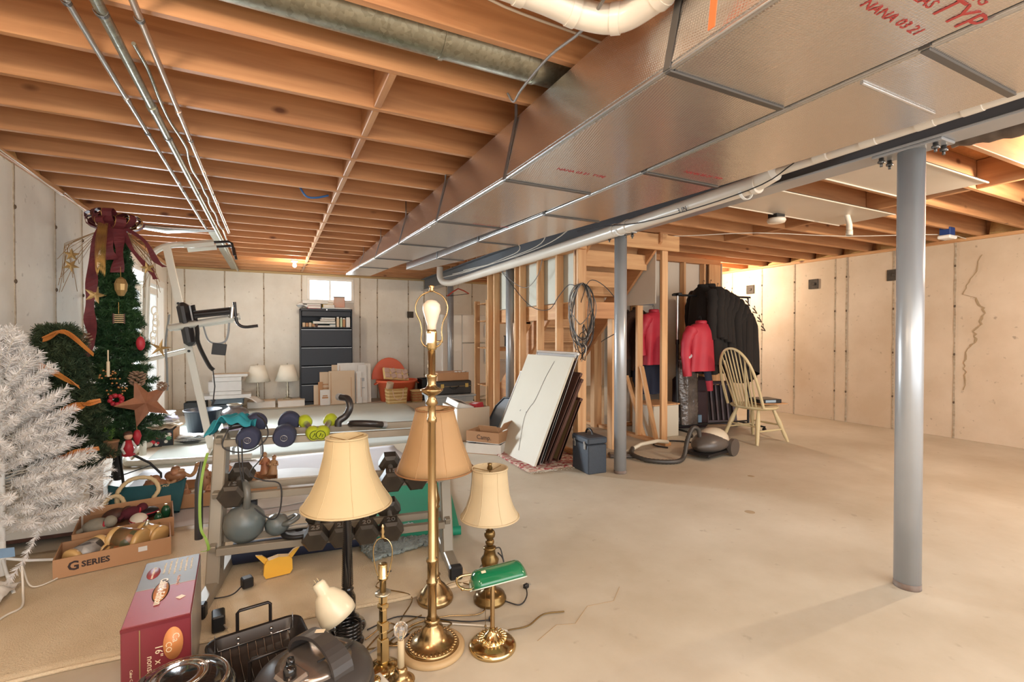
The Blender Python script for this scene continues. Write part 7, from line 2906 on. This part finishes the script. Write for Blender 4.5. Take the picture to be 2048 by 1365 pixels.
letter('16" nonstick roaster', 0.013, m_cream, t, (-0.055, 0.14, 0.3382), (0, 0, -PI / 2))
letter("Caker's Edition", 0.034, m_cream, t, (-0.012, -0.04, 0.3388), (0, 0, -PI / 2), bold=0.001)
letter('Carefree CO', 0.016, m_cor, t, (0.035, 0.03, 0.3378), (0, 0, -PI / 2))
for k in range(6):
    letter('heavy gauge nonstick pan with rack'[: 22 + (k * 5) % 12], 0.011, m_cream, t, (-0.02 + 0.018 * k, 0.17, 0.3374), (0, 0, -PI / 2))
mb = MB()
mb.cbox((0.055, -0.12, 0.3376), (0.022, 0.022, 0.001), rot=(0, 0, 0.7))
put('price_tag', mb, m_cream, t)
mb = MB()
mb.lathe([(1, 0), (1, 0.001)], 28)
mb.v = [(x * 0.028 + 0.045, -0.2605 - zz, y * 0.055 + 0.25) for x, y, zz in mb.v]
put('logo_oval', mb, m_cor, t)
for txt, sz, x, z in (('Ca', 0.028, 0.052, 0.268), ('CO', 0.024, 0.032, 0.24), ('16" x 13"', 0.03, 0.005, 0.2), ('nonstick roaster', 0.026, -0.018, 0.14), ('Caker Cookware Set', 0.011, -0.068, 0.15)):
    letter(txt, sz, m_cream, t, (x, -0.2616, z), (PI / 2, PI / 2, 0))
mb = MB()
mb.cbox((0, -0.262, 0.33), (0.19, 0.004, 0.012), rot=(0.3, 0, 0))
put('lid_flap', mb, m_cmar, t)

# ---------------------------------------------------------------- cookware at the front
m_pan = pm('nonstick_dark', (38, 32, 30), 0.3, 0.2)
m_chrome = pm('chrome', (214, 212, 210), 0.08, 1.0)
m_gloss = pm('gloss_black', (24, 22, 22), 0.12, coat=0.5)
m_satin = pm('satin_charcoal', (60, 56, 54), 0.35)
m_brush = pm('brushed_steel', (150, 138, 128), 0.22, 0.8, col2=(172, 160, 150), ns=4, st=(1, 30, 1), amt=0.9)
t = thing('roasting_pan', 'black nonstick roasting pan with upright loop handles and wire rack', 'pan', (-0.045, 2.045, 0.0), 0.16)


def rrect(w_, d_, r, z, n=5):
    o = []
    for cx, cy, a0 in ((w_ / 2 - r, d_ / 2 - r, 0), (-w_ / 2 + r, d_ / 2 - r, PI / 2), (-w_ / 2 + r, -d_ / 2 + r, PI), (w_ / 2 - r, -d_ / 2 + r, 1.5 * PI)):
        for i in range(n + 1):
            a = a0 + PI / 2 * i / n
            o.append((cx + r * math.cos(a), cy + r * math.sin(a), z))
    return o


def loft(rings, close_bottom=True):
    mb = MB()
    n = len(rings[0])
    vs = [p for r_ in rings for p in r_]
    fs = []
    for i in range(len(rings) - 1):
        for j in range(n):
            fs.append((i * n + j, i * n + (j + 1) % n, (i + 1) * n + (j + 1) % n, (i + 1) * n + j))
    if close_bottom:
        fs.append(tuple(reversed(range(n))))
        fs.append(tuple(range((len(rings) - 1) * n, len(rings) * n)))
    return mb.add(vs, fs, True)


put('pan_body', loft([rrect(0.30, 0.30, 0.04, 0.004), rrect(0.335, 0.34, 0.05, 0.085), rrect(0.35, 0.355, 0.055, 0.09), rrect(0.345, 0.35, 0.053, 0.094), rrect(0.33, 0.335, 0.05, 0.088), rrect(0.295, 0.295, 0.04, 0.012)]), m_pan, t)
for s in (-1, 1):
    mb = MB()
    mb.tube([(-0.06, s * 0.176, 0.05), (-0.06, s * 0.178, 0.165), (-0.052, s * 0.18, 0.172), (0.052, s * 0.18, 0.172), (0.06, s * 0.178, 0.165), (0.06, s * 0.176, 0.05)], 0.0065, 8)
    h_ = put('loop_handle', mb, m_pan, t)
    for x in (-0.06, 0.06):
        for z in (0.05, 0.07):
            mb = MB()
            mb.ball((x, s * 0.160, z), 0.008, 8, 6)
            put('rivet', mb, m_chrome, h_)
for k in range(9):
    x = -0.12 + 0.03 * k
    mb = MB()
    mb.tube([(x, -0.14, 0.05), (x, -0.10, 0.022), (x, 0.10, 0.022), (x, 0.14, 0.05)], 0.002, 5)
    put('rack_wire', mb, m_chrome, t)
for s in (-1, 1):
    mb = MB()
    mb.tube([(-0.14, s * 0.145, 0.05), (-0.14, s * 0.15, 0.115), (-0.13, s * 0.15, 0.05), (0.13, s * 0.15, 0.05), (0.14, s * 0.15, 0.115), (0.14, s * 0.145, 0.05)], 0.0025, 6)
    put('rack_wire', mb, m_chrome, t)

t = thing('rice_cooker', 'glossy black round cooker with chrome rimmed lid at the bottom edge', 'cooker', (-0.25, 1.68, 0.0), 0.0)
mb = MB()
mb.lathe([(0.11, 0.0), (0.125, 0.015), (0.15, 0.09), (0.152, 0.19), (0.145, 0.235), (0.13, 0.255)], 40)
put('cooker_body', mb, m_gloss, t)
mb = MB()
mb.lathe([(0.13, 0.255), (0.128, 0.262), (0.11, 0.275), (0.08, 0.287), (0.0, 0.292)], 40)
put('lid', mb, m_gloss, t)
mb = MB()
mb.tube([(0.122 * math.cos(a * PI / 20), 0.122 * math.sin(a * PI / 20), 0.262) for a in range(40)], 0.0085, 10, closed=True)
put('chrome_rim', mb, m_chrome, t)
mb = MB()
mb.lathe([(0.07, 0.286), (0.066, 0.293), (0.045, 0.289), (0.0, 0.284)], 32)
put('lid_dish', mb, m_chrome, t)
mb = MB()
mb.tube([(0.07 * math.cos(a * PI / 20), 0.07 * math.sin(a * PI / 20), 0.29) for a in range(40)], 0.004, 8, closed=True)
put('dish_ring', mb, m_chrome, t)
mb = MB()
mb.cbox((-0.095, 0.03, 0.279), (0.012, 0.05, 0.003), rot=(0, -0.4, 0))
put('control_strip', mb, m_satin, t)

t = thing('pressure_cooker', 'big black electric pressure cooker with strap handle and steel top', 'cooker', (0.115, 1.66, 0.0), 0.5)
mb = MB()
mb.lathe([(0.14, 0.0), (0.165, 0.02), (0.185, 0.08), (0.188, 0.15), (0.18, 0.17)], 40)
put('cooker_body', mb, m_satin, t)
mb = MB()
mb.lathe([(0.18, 0.17), (0.184, 0.18), (0.176, 0.2), (0.14, 0.225), (0.11, 0.235)], 40)
put('lid', mb, m_satin, t)
mb = MB()
mb.lathe([(0.115, 0.234), (0.09, 0.243), (0.0, 0.248)], 36)
put('steel_top', mb, m_brush, t)
mb = MB()
P = []
for i in range(17):
    a = PI * i / 16
    P.append((0.02, 0.125 * math.cos(a), 0.215 + 0.085 * math.sin(a) ** 0.8))
mb.ribbon(P, [0.05 + 0.02 * abs(math.cos(PI * i / 16)) for i in range(17)], 0.012, side=(1, 0, 0))
put('strap_handle', mb, m_satin, t)
mb = MB()
mb.cbox((-0.09, -0.02, 0.246), (0.07, 0.09, 0.018), rot=(0, -0.12, 0), b=0.008)
put('valve_plate', mb, m_brush, t)
for (x, y, r, h) in ((-0.1, -0.03, 0.019, 0.035), (-0.075, 0.01, 0.013, 0.03)):
    mb = MB()
    mb.lathe([(r, 0.25), (r, 0.25 + h * 0.7), (r * 0.8, 0.25 + h), (0, 0.25 + h)], 16, (x, y, 0))
    put('valve_knob', mb, m_gloss, t)
mb = MB()
mb.cbox((0.13, 0.035, 0.215), (0.075, 0.09, 0.012), rot=(0, 0.55, 0.2), b=0.01)
pn = put('control_panel', mb, m_brush, t)
for i in range(3):
    for j in range(2):
        mb = MB()
        mb.cbox((0.115 + 0.03 * j, 0.012 + 0.022 * i, 0.229 - 0.018 * j), (0.02, 0.014, 0.004), rot=(0, 0.55, 0.2), b=0.001)
        put('button', mb, m_satin, pn)
mb = MB()
mb.cbox((0.035, 0.02, 0.306), (0.022, 0.03, 0.001), rot=(0, 0.1, 0.7))
put('price_tag', mb, m_cream, t)
mb = MB()
mb.tube(spline([(-0.02, -0.05, 0.26), (0.06, -0.06, 0.262), (0.12, -0.03, 0.238), (0.17, 0.02, 0.2), (0.19, 0.0, 0.15)], 6), 0.0035, 6)
put('cord', mb, m_wirek, t)

# ---------------------------------------------------------------- lamps
m_brass = pm('polished_brass', (204, 180, 132), 0.16, 1.0)
m_brass_a = pm('aged_brass', (178, 150, 108), 0.25, 0.95, col2=(156, 128, 88), ns=7)
m_bronze = pm('dark_bronze', (96, 72, 42), 0.28, 0.8, col2=(130, 104, 60), ns=9)
m_sh1 = pm('shade_parchment', (196, 174, 134), 0.85, col2=(190, 168, 127), ns=3)
m_sh2 = pm('shade_tan_silk', (172, 136, 94), 0.7, col2=(162, 125, 84), ns=3)
m_sh3 = pm('shade_beige', (190, 170, 136), 0.85, col2=(182, 161, 125), ns=3)
m_trim = pm('shade_trim', (140, 98, 60), 0.8)
m_bulb = pm('frosted_bulb', (218, 202, 180), 0.3)
m_clearb = pm('clear_bulb', (250, 246, 240), 0.03, trans=0.95)
m_foot = pm('felt_foot', (176, 146, 104), 0.6)


def shade(parent, prof, mat, seams, trim, top=True, hub=0.0):
    mb = MB()
    mb.shell(prof, 56, t=0.0035, fn=lambda a, i: 1 - 0.012 * abs(math.sin(a * seams / 2)))
    o = put('lamp_shade', mb, mat, parent)
    for k in (0, -1):
        r, z = prof[k]
        mb = MB()
        mb.tube([(r * math.cos(a * PI / 28), r * math.sin(a * PI / 28), z) for a in range(56)], 0.0042, 6, closed=True)
        put('trim_band', mb, trim, o)
    for k in range(seams):
        a = 2 * PI * k / seams
        mb = MB()
        mb.tube([(r * 1.001 * math.cos(a), r * 1.001 * math.sin(a), z) for r, z in prof], 0.0016, 5)
        put('seam', mb, mat, o)
    r, z = prof[-1]
    for k in range(3):
        a = 2 * PI * k / 3 + 0.4
        mb = MB()
        mb.tube([(0, 0, z - 0.015), (r * math.cos(a), r * math.sin(a), z - 0.002)], 0.0018, 5)
        put('spider_arm', mb, m_brass, o)


# floor lamp
t = thing('floor_lamp', 'tall brass floor lamp without shade, white bulb inside its harp', 'lamp', (0.578, 1.885, 0.0))
mb = MB()
mb.lathe([(0.128, 0.0), (0.132, 0.006), (0.132, 0.018), (0.122, 0.024)], 56)
put('base_disc', mb, m_foot, t)
mb = MB()
mb.lathe([(0.11, 0.024), (0.1, 0.034), (0.085, 0.04), (0.062, 0.05), (0.05, 0.072), (0.043, 0.095), (0.03, 0.104), (0.026, 0.115), (0.034, 0.122), (0.024, 0.132), (0.0, 0.134)], 48)
put('base_dome', mb, m_brass_a, t)
for k in range(36):
    a = 2 * PI * k / 36
    mb = MB()
    mb.M = Matrix.Rotation(a, 4, 'Z')
    mb.ball((0.094, 0, 0.037), 0.0075, 7, 5, sc=(1.3, 0.8, 0.6))
    put('leaf_relief', mb, m_brass_a, t)
mb = MB()
mb.lathe([(0.0, 0.13), (0.024, 0.132), (0.018, 0.145), (0.0185, 0.27), (0.023, 0.275), (0.0235, 0.285), (0.019, 0.29), (0.02, 0.36), (0.024, 0.365), (0.024, 0.375), (0.0165, 0.38), (0.016, 0.93), (0.02, 0.935), (0.02, 0.95), (0.016, 0.955), (0.016, 1.0),
          (0.026, 1.01), (0.018, 1.03), (0.014, 1.04), (0.032, 1.05), (0.045, 1.062), (0.046, 1.068), (0.024, 1.074), (0.017, 1.09), (0.02, 1.115), (0.026, 1.125), (0.015, 1.13), (0.015, 1.225), (0.0, 1.226)], 32)
put('pole', mb, m_brass_a, t)
mb = MB()
mb.lathe([(0.016, 1.226), (0.021, 1.235), (0.021, 1.3), (0.018, 1.31)], 20)
so = put('socket', mb, m_brass, t)
mb = MB()
mb.cbox((-0.012, -0.016, 1.275), (0.024, 0.012, 0.04), rot=(0, 0, -0.4), b=0.002)
put('label_strip', mb, m_paper, so)
mb = MB()
mb.tube([(0.02, 0, 1.26), (0.04, 0.0, 1.262)], 0.004, 8)
mb.ball((0.042, 0, 1.262), 0.007, 8, 6)
put('switch', mb, m_brass, so)
mb = MB()
mb.lathe([(0.017, 1.305), (0.019, 1.33), (0.028, 1.36), (0.037, 1.39), (0.034, 1.412), (0.02, 1.427), (0.0, 1.431)], 24)
put('bulb', mb, m_bulb, t)
mb = MB()
H = [(0.0, 1.232), (0.03, 1.245), (0.043, 1.27), (0.04, 1.3), (0.046, 1.34), (0.062, 1.375), (0.064, 1.41), (0.045, 1.445), (0.012, 1.463), (0, 1.465)]
P = [(-x * 0.9, x * 0.43, z) for x, z in H] + [(x * 0.9, -x * 0.43, z) for x, z in reversed(H[:-1])]
mb.tube(spline(P, 3), 0.0032, 8)
put('harp', mb, m_brass_a, t)
mb = MB()
mb.lathe([(0.006, 1.463), (0.012, 1.468), (0.007, 1.476), (0.013, 1.486), (0.008, 1.49), (0.0, 1.491)], 14)
put('finial', mb, m_brass_a, t)

# dark beaded lamp with parchment shade
t = thing('table_lamp', 'parchment bell-shaded lamp on a slim black beaded column', 'lamp', (0.285, 2.165, 0.012))
mb = MB()
mb.lathe([(0.072, 0.0), (0.078, 0.01), (0.07, 0.025), (0.045, 0.035), (0.05, 0.05), (0.03, 0.06)], 32)
put('base', mb, m_gloss, t)
pr = [(0.03, 0.06), (0.036, 0.1), (0.034, 0.14), (0.022, 0.17), (0.027, 0.175), (0.022, 0.18)]
for i in range(40):
    z = 0.19 + i * 0.0086
    r = 0.0215 - 0.008 * i / 40
    pr += [(r, z), (r + 0.0035, z + 0.004)]
mb = MB()
mb.lathe(pr + [(0.012, 0.54), (0.008, 0.545)], 20)
put('column', mb, m_gloss, t)
mb = MB()
mb.tube([(0, 0, 0.54), (0, 0, 0.82)], 0.004, 8)
put('stem_rod', mb, m_brass, t)
shade(t, [(0.186, 0.545), (0.184, 0.553), (0.15, 0.605), (0.115, 0.68), (0.095, 0.76), (0.085, 0.836)], m_sh1, 8, m_sh1)

# tan silk lamp with ribbed brass base
t = thing('table_lamp', 'brown tan shaded lamp on a fluted brass column behind the floor lamp', 'lamp', (0.70, 2.235, 0.0))
mb = MB()
mb.lathe([(0.085, 0.0), (0.088, 0.01), (0.084, 0.024), (0.076, 0.028), (0.075, 0.04), (0.062, 0.05), (0.05, 0.07), (0.03, 0.09), (0.022, 0.11), (0.02, 0.12)], 40)
put('base', mb, m_brass_a, t)
mb = MB()
mb.lathe([(0.02, 0.12), (0.026, 0.125), (0.018, 0.135), (0.0175, 0.45), (0.024, 0.455), (0.018, 0.465), (0.025, 0.49), (0.018, 0.52), (0.012, 0.56), (0.006, 0.6)], 24, fn=lambda a, i: 1 + 0.03 * math.cos(12 * a))
put('column', mb, m_brass_a, t)
mb = MB()
mb.tube([(0, 0, 0.6), (0, 0, 0.94)], 0.004, 8)
put('stem_rod', mb, m_brass, t)
shade(t, [(0.186, 0.64), (0.168, 0.685), (0.135, 0.77), (0.105, 0.88), (0.092, 0.93)], m_sh2, 8, m_trim)
mb = MB()
mb.lathe([(0.0, 0.905), (0.085, 0.908), (0.088, 0.912), (0.0, 0.915)], 40)
put('shade_cover', mb, m_sh2, t)

# beige lamp with bronze urn base
t = thing('table_lamp', 'small beige bell-shaded lamp on a dark bronze turned base', 'lamp', (0.935, 2.11, 0.0))
mb = MB()
mb.lathe([(0.075, 0.0), (0.08, 0.006), (0.08, 0.018), (0.07, 0.024), (0.072, 0.036), (0.055, 0.046), (0.03, 0.06), (0.028, 0.08), (0.024, 0.1)], 40)
put('base', mb, m_bronze, t)
mb = MB()
mb.lathe([(0.02, 0.1), (0.02, 0.15), (0.052, 0.158), (0.048, 0.166), (0.036, 0.17), (0.04, 0.185), (0.044, 0.205), (0.03, 0.225), (0.026, 0.25), (0.032, 0.256), (0.03, 0.262), (0.016, 0.27)], 32, fn=lambda a, i: 1 + 0.02 * math.cos(10 * a) * (i in (4, 5, 6, 7)))
put('urn', mb, m_bronze, t)
mb = MB()
mb.ball((0, 0, 0.287), 0.022, 20, 12, sc=(1, 1, 0.9))
mb.ball((0, 0, 0.325), 0.027, 20, 12)
put('twin_ball', mb, m_bronze, t)
mb = MB()
mb.tube([(0, 0, 0.34), (0, 0, 0.40)], 0.011, 12)
mb.tube([(0, 0, 0.40), (0, 0, 0.64)], 0.003, 8)
put('stem_rod', mb, m_brass_a, t)
mb = MB()
mb.lathe([(0.012, 0.638), (0.014, 0.645), (0.009, 0.66), (0.012, 0.668), (0, 0.672)], 12)
put('finial', mb, m_bronze, t)
shade(t, [(0.141, 0.412), (0.139, 0.42), (0.118, 0.455), (0.098, 0.515), (0.09, 0.58), (0.086, 0.645)], m_sh3, 8, m_sh3)
mb = MB()
mb.tube(spline([(0.02, -0.02, 0.26), (0.05, -0.01, 0.25), (0.062, -0.02, 0.2), (0.075, -0.03, 0.13), (0.07, -0.04, 0.12), (0.06, -0.02, 0.2), (0.03, -0.03, 0.24)], 6), 0.0032, 6)
put('cord', mb, m_wirek, t)

# banker's lamp
t = thing('bankers_lamp', "banker's lamp with green glass shade and polished brass base", 'lamp', (0.805, 1.79, 0.0), -0.15)
mb = MB()
mb.lathe([(0.096, 0.0), (0.098, 0.01), (0.092, 0.018), (0.078, 0.026), (0.06, 0.03), (0.052, 0.036), (0.05, 0.042), (0.036, 0.05), (0.02, 0.066), (0.012, 0.08)], 48)
put('base', mb, m_brass, t)
for k in range(20):
    mb = MB()
    mb.M = Matrix.Rotation(2 * PI * k / 20, 4, 'Z')
    mb.ball((0.048, 0, 0.045), 0.013, 8, 6, sc=(1.1, 0.38, 0.6))
    put('petal_relief', mb, m_brass, t)
mb = MB()
mb.lathe([(0.012, 0.078), (0.0095, 0.09), (0.009, 0.27), (0.007, 0.275)], 20)
put('column', mb, m_brass_a, t)
m_gg = pm('green_glass_shade', (12, 104, 66), 0.12, coat=0.8)
m_gw = pm('opal_lining', (206, 214, 198), 0.3)
SH = Matrix.Translation((0.025, 0.0, 0.275)) @ Matrix.Rotation(-0.10, 4, 'Y')
for nm, dr, mt in (('glass_shade', 0.0, m_gg), ('opal_lining', 0.004, m_gw)):
    mb = MB()
    mb.M = SH @ Matrix.Rotation(-0.5, 4, 'X')

    def shf(u, v, dr=dr):
        a = PI * v
        e = 1 - 0.55 * max(0, (abs(u - 0.5) - 0.36) / 0.14) ** 2
        r = (0.062 - dr) * e
        return (-0.118 + 0.236 * u + (0.0 if dr == 0 else 0), r * math.cos(a) * 1.15, -0.012 + r * math.sin(a) * 1.15 - (0.004 if dr else 0))
    mb.sheet(shf, 24, 18, t=-0.002)
    put(nm, mb, mt, t)
mb = MB()
mb.tube(spline([(0.0, 0.0, 0.272), (-0.06, 0.0, 0.262), (-0.10, 0.0, 0.255), (-0.135, 0.0, 0.27), (-0.15, 0.0, 0.30), (-0.13, 0, 0.315), (-0.09, 0, 0.316)], 5), 0.0048, 8)
put('yoke', mb, m_brass, t)
mb = MB()
mb.ball((-0.125, 0.0, 0.262), 0.008, 8, 6)
put('thumb_screw', mb, m_brass, t)
mb = MB()
mb.tube([(-0.035, -0.02, 0.25), (-0.035, -0.02, 0.11)], 0.0012, 5)
mb.ball((-0.035, -0.02, 0.105), 0.005, 8, 6)
put('pull_chain', mb, m_bronze, t)
mb = MB()
mb.cbox((-0.045, -0.028, 0.332), (0.018, 0.012, 0.001), rot=(0.3, -0.1, 0))
put('price_tag', mb, m_cream, t)

# brass candlestick lamp with empty harp
t = thing('candlestick_lamp', 'square polished brass candlestick lamp with an empty wire harp', 'lamp', (0.375, 1.86, 0.0))
for a, b_, w_ in ((0.03, 0.12, 0.036), (0.12, 0.15, 0.026), (0.15, 0.185, 0.036), (0.185, 0.235, 0.024), (0.235, 0.255, 0.034), (0.255, 0.3, 0.026)):
    mb = MB()
    mb.cbox((0, 0, (a + b_) / 2), (w_, w_, b_ - a), rot=(0, 0, 0.3), b=0.004)
    put('stem_block', mb, m_brass, t)
mb = MB()
mb.lathe([(0.06, 0.0), (0.062, 0.008), (0.05, 0.016), (0.022, 0.03)], 32)
put('base', mb, m_brass, t)
mb = MB()
mb.lathe([(0.03, 0.292), (0.03, 0.297), (0.012, 0.3)], 28)
put('drip_pan', mb, m_silver, t)
mb = MB()
mb.lathe([(0.012, 0.3), (0.0125, 0.345), (0.02, 0.35), (0.02, 0.36), (0.017, 0.362), (0.0175, 0.405), (0.0165, 0.408), (0.0, 0.405)], 20)
so = put('socket', mb, m_brass, t)
mb = MB()
H = [(0.0, 0.35), (0.018, 0.36), (0.028, 0.39), (0.036, 0.44), (0.034, 0.475), (0.02, 0.5), (0.0, 0.507)]
P = [(-x * 0.9, x * 0.43, z) for x, z in H] + [(x * 0.9, -x * 0.43, z) for x, z in reversed(H[:-1])]
mb.tube(spline(P, 4), 0.0022, 7)
put('harp', mb, m_brass, t)
mb = MB()
mb.lathe([(0.004, 0.505), (0.009, 0.512), (0.004, 0.522), (0.008, 0.532), (0.004, 0.545), (0.006, 0.552), (0.0, 0.562)], 12)
put('finial', mb, m_brass, t)
mb = MB()
mb.tube([(0.017, -0.006, 0.375), (0.03, -0.01, 0.378)], 0.003, 6)
put('switch', mb, m_black, so)

# small lamp with a clear bulb at the bottom edge
t = thing('candle_lamp', 'small brass lamp with white candle sleeve and clear globe bulb at the bottom edge', 'lamp', (0.405, 1.70, 0.0))
mb = MB()
mb.lathe([(0.05, 0.0), (0.052, 0.01), (0.045, 0.03), (0.05, 0.05), (0.03, 0.066), (0.02, 0.075), (0.024, 0.085), (0.02, 0.095), (0.014, 0.1)], 32)
put('base', mb, m_brass_a, t)
mb = MB()
mb.lathe([(0.0125, 0.1), (0.0115, 0.195), (0.009, 0.197)], 18)
put('candle_sleeve', mb, m_sh3, t)
mb = MB()
mb.lathe([(0.009, 0.195), (0.012, 0.205), (0.024, 0.222), (0.024, 0.245), (0.012, 0.258), (0.0, 0.26)], 20)
put('bulb', mb, m_clearb, t)
mb = MB()
mb.tube([(-0.004, 0, 0.2), (-0.005, 0, 0.228), (0.0, 0, 0.233), (0.005, 0, 0.228), (0.004, 0, 0.2)], 0.0009, 5)
put('filament', mb, m_brass, t)
t = thing('glass_dish_lamp', 'low square clear glass stand with brass centre at the bottom edge', 'lamp base', (0.315, 1.70, 0.0), 0.3)
mb = MB()
mb.cbox((0, 0, 0.06), (0.085, 0.085, 0.02), b=0.006)
put('glass_plate', mb, pm('milky_glass', (206, 200, 188), 0.1, alpha=1), t)
mb = MB()
mb.lathe([(0.04, 0.0), (0.03, 0.03), (0.02, 0.05)], 20)
mb.ball((0, 0, 0.08), 0.02, 14, 8, sc=(1, 1, 0.6))
put('brass_centre', mb, m_brass, t)

# gooseneck desk lamp head
t = thing('desk_lamp', 'cream desk lamp head tipped down on a coiled black stand', 'lamp', (0.245, 2.06, 0.012), rot=(0, 0, 0))
mb = MB()
mb.M = Matrix.Translation((-0.045, 0.02, 0.19)) @ Matrix.Rotation(0.55, 4, Vector((0.43, 0.9, 0.0)).normalized() * -1.0)
mb.shell([(0.072, -0.085), (0.074, -0.06), (0.066, -0.015), (0.042, 0.03), (0.027, 0.04), (0.026, 0.075), (0.02, 0.085)], 36, t=0.003)
mb.lathe([(0.0, 0.084), (0.02, 0.085)], 24)
put('lamp_head', mb, pm('cream_enamel', (230, 216, 186), 0.25), t)
mb2 = MB()
mb2.M = mb.M
mb2.lathe([(0.064, -0.02), (0.0, -0.018)], 30)
put('reflector', mb2, m_sh3, t)
mb2 = MB()
mb2.M = mb.M
mb2.box(-0.008, -0.002, 0.085, -0.005, 0.002, 0.1)
mb2.box(0.005, -0.002, 0.085, 0.008, 0.002, 0.1)
put('prongs', mb2, m_brass_a, t)
mb = MB()
pts = []
for i in range(60):
    a = i * 0.52
    pts.append((0.03 + 0.05 * math.cos(a), 0.0 + 0.045 * math.sin(a), 0.02 + 0.0012 * i))
mb.tube(pts, 0.006, 7)
put('coiled_neck', mb, m_gloss, t)
mb = MB()
mb.lathe([(0.06, 0.0), (0.062, 0.01), (0.05, 0.02)], 28, (0.03, 0, 0))
put('base', mb, m_gloss, t)

# ---------------------------------------------------------------- cords tangled on the floor
rn = random.Random(17)
specs = [('gold lamp cord curling around the floor lamp foot', m_brass_a, [(0.45, 1.85), (0.52, 2.05), (0.68, 2.06), (0.86, 2.02), (0.92, 2.2), (0.84, 2.32), (0.74, 2.3)]),
         ('thin gold cord crossing behind the candlestick lamp', m_brass_a, [(0.38, 1.9), (0.5, 2.12), (0.6, 2.3), (0.46, 2.42), (0.5, 2.5)]),
         ('black lamp cord running from the dark base to the right', m_wirek, [(0.36, 2.12), (0.5, 2.16), (0.62, 2.08), (0.76, 1.98), (0.86, 1.95)]),
         ('brown cord looped between the lamp bases', m_bronze, [(0.33, 1.98), (0.45, 1.98), (0.55, 2.04), (0.62, 1.98), (0.5, 1.92), (0.42, 2.04), (0.6, 2.12)]),
         ('second brown cord under the floor lamp disc', m_bronze, [(0.38, 1.75), (0.42, 1.98), (0.58, 2.07), (0.7, 2.0), (0.62, 1.96)]),
         ('cream cord spreading right of the floor lamp', m_wirew, [(0.6, 2.06), (0.74, 1.98), (0.84, 1.9), (0.9, 1.84)]),
         ('black cord with plug lying right of the bronze lamp', m_wirek, [(0.98, 2.06), (1.04, 2.0), (1.1, 2.04), (1.14, 2.12)]),
         ('faint grey cord trailing to the right over the concrete', m_bronze, [(0.9, 1.84), (1.0, 1.84), (1.1, 1.88), (1.2, 1.86)]),
         ('olive cord tangled left of the floor lamp', m_brass_a, [(0.3, 1.95), (0.42, 2.08), (0.4, 1.98), (0.5, 1.96), (0.46, 2.12), (0.34, 2.05)]),
         ('grey cord running behind the cookware', m_wireg, [(0.28, 1.9), (0.36, 1.97), (0.48, 2.02), (0.52, 1.98)])]
for lb, mt, pts in specs:
    cable('electric_cable', lb, [(x, y, 0.008 + 0.008 * rn.random() + (0.016 if y > 2.4 and x < 0.93 else 0)) for x, y in pts], 0.0034, mt, sm=7)
for lb, x, y, rz, mt in (('black plug lying beside the bronze lamp', 1.145, 2.13, 0.3, m_black), ('black plug behind the bankers lamp', 0.875, 1.955, 0.8, m_black), ('black plug with bright prongs left of the floor lamp', 0.50, 1.99, 1.0, m_black)):
    t = thing('power_plug', lb, 'plug', (x, y, 0.001), rz)
    mb = MB()
    mb.cbox((0, 0, 0.012), (0.03, 0.022, 0.022), b=0.005)
    put('plug_body', mb, mt, t)
    for s in (-0.005, 0.005):
        mb = MB()
        mb.box(0.015, s - 0.001, 0.009, 0.03, s + 0.001, 0.015)
        put('prong', mb, m_conduit, t)
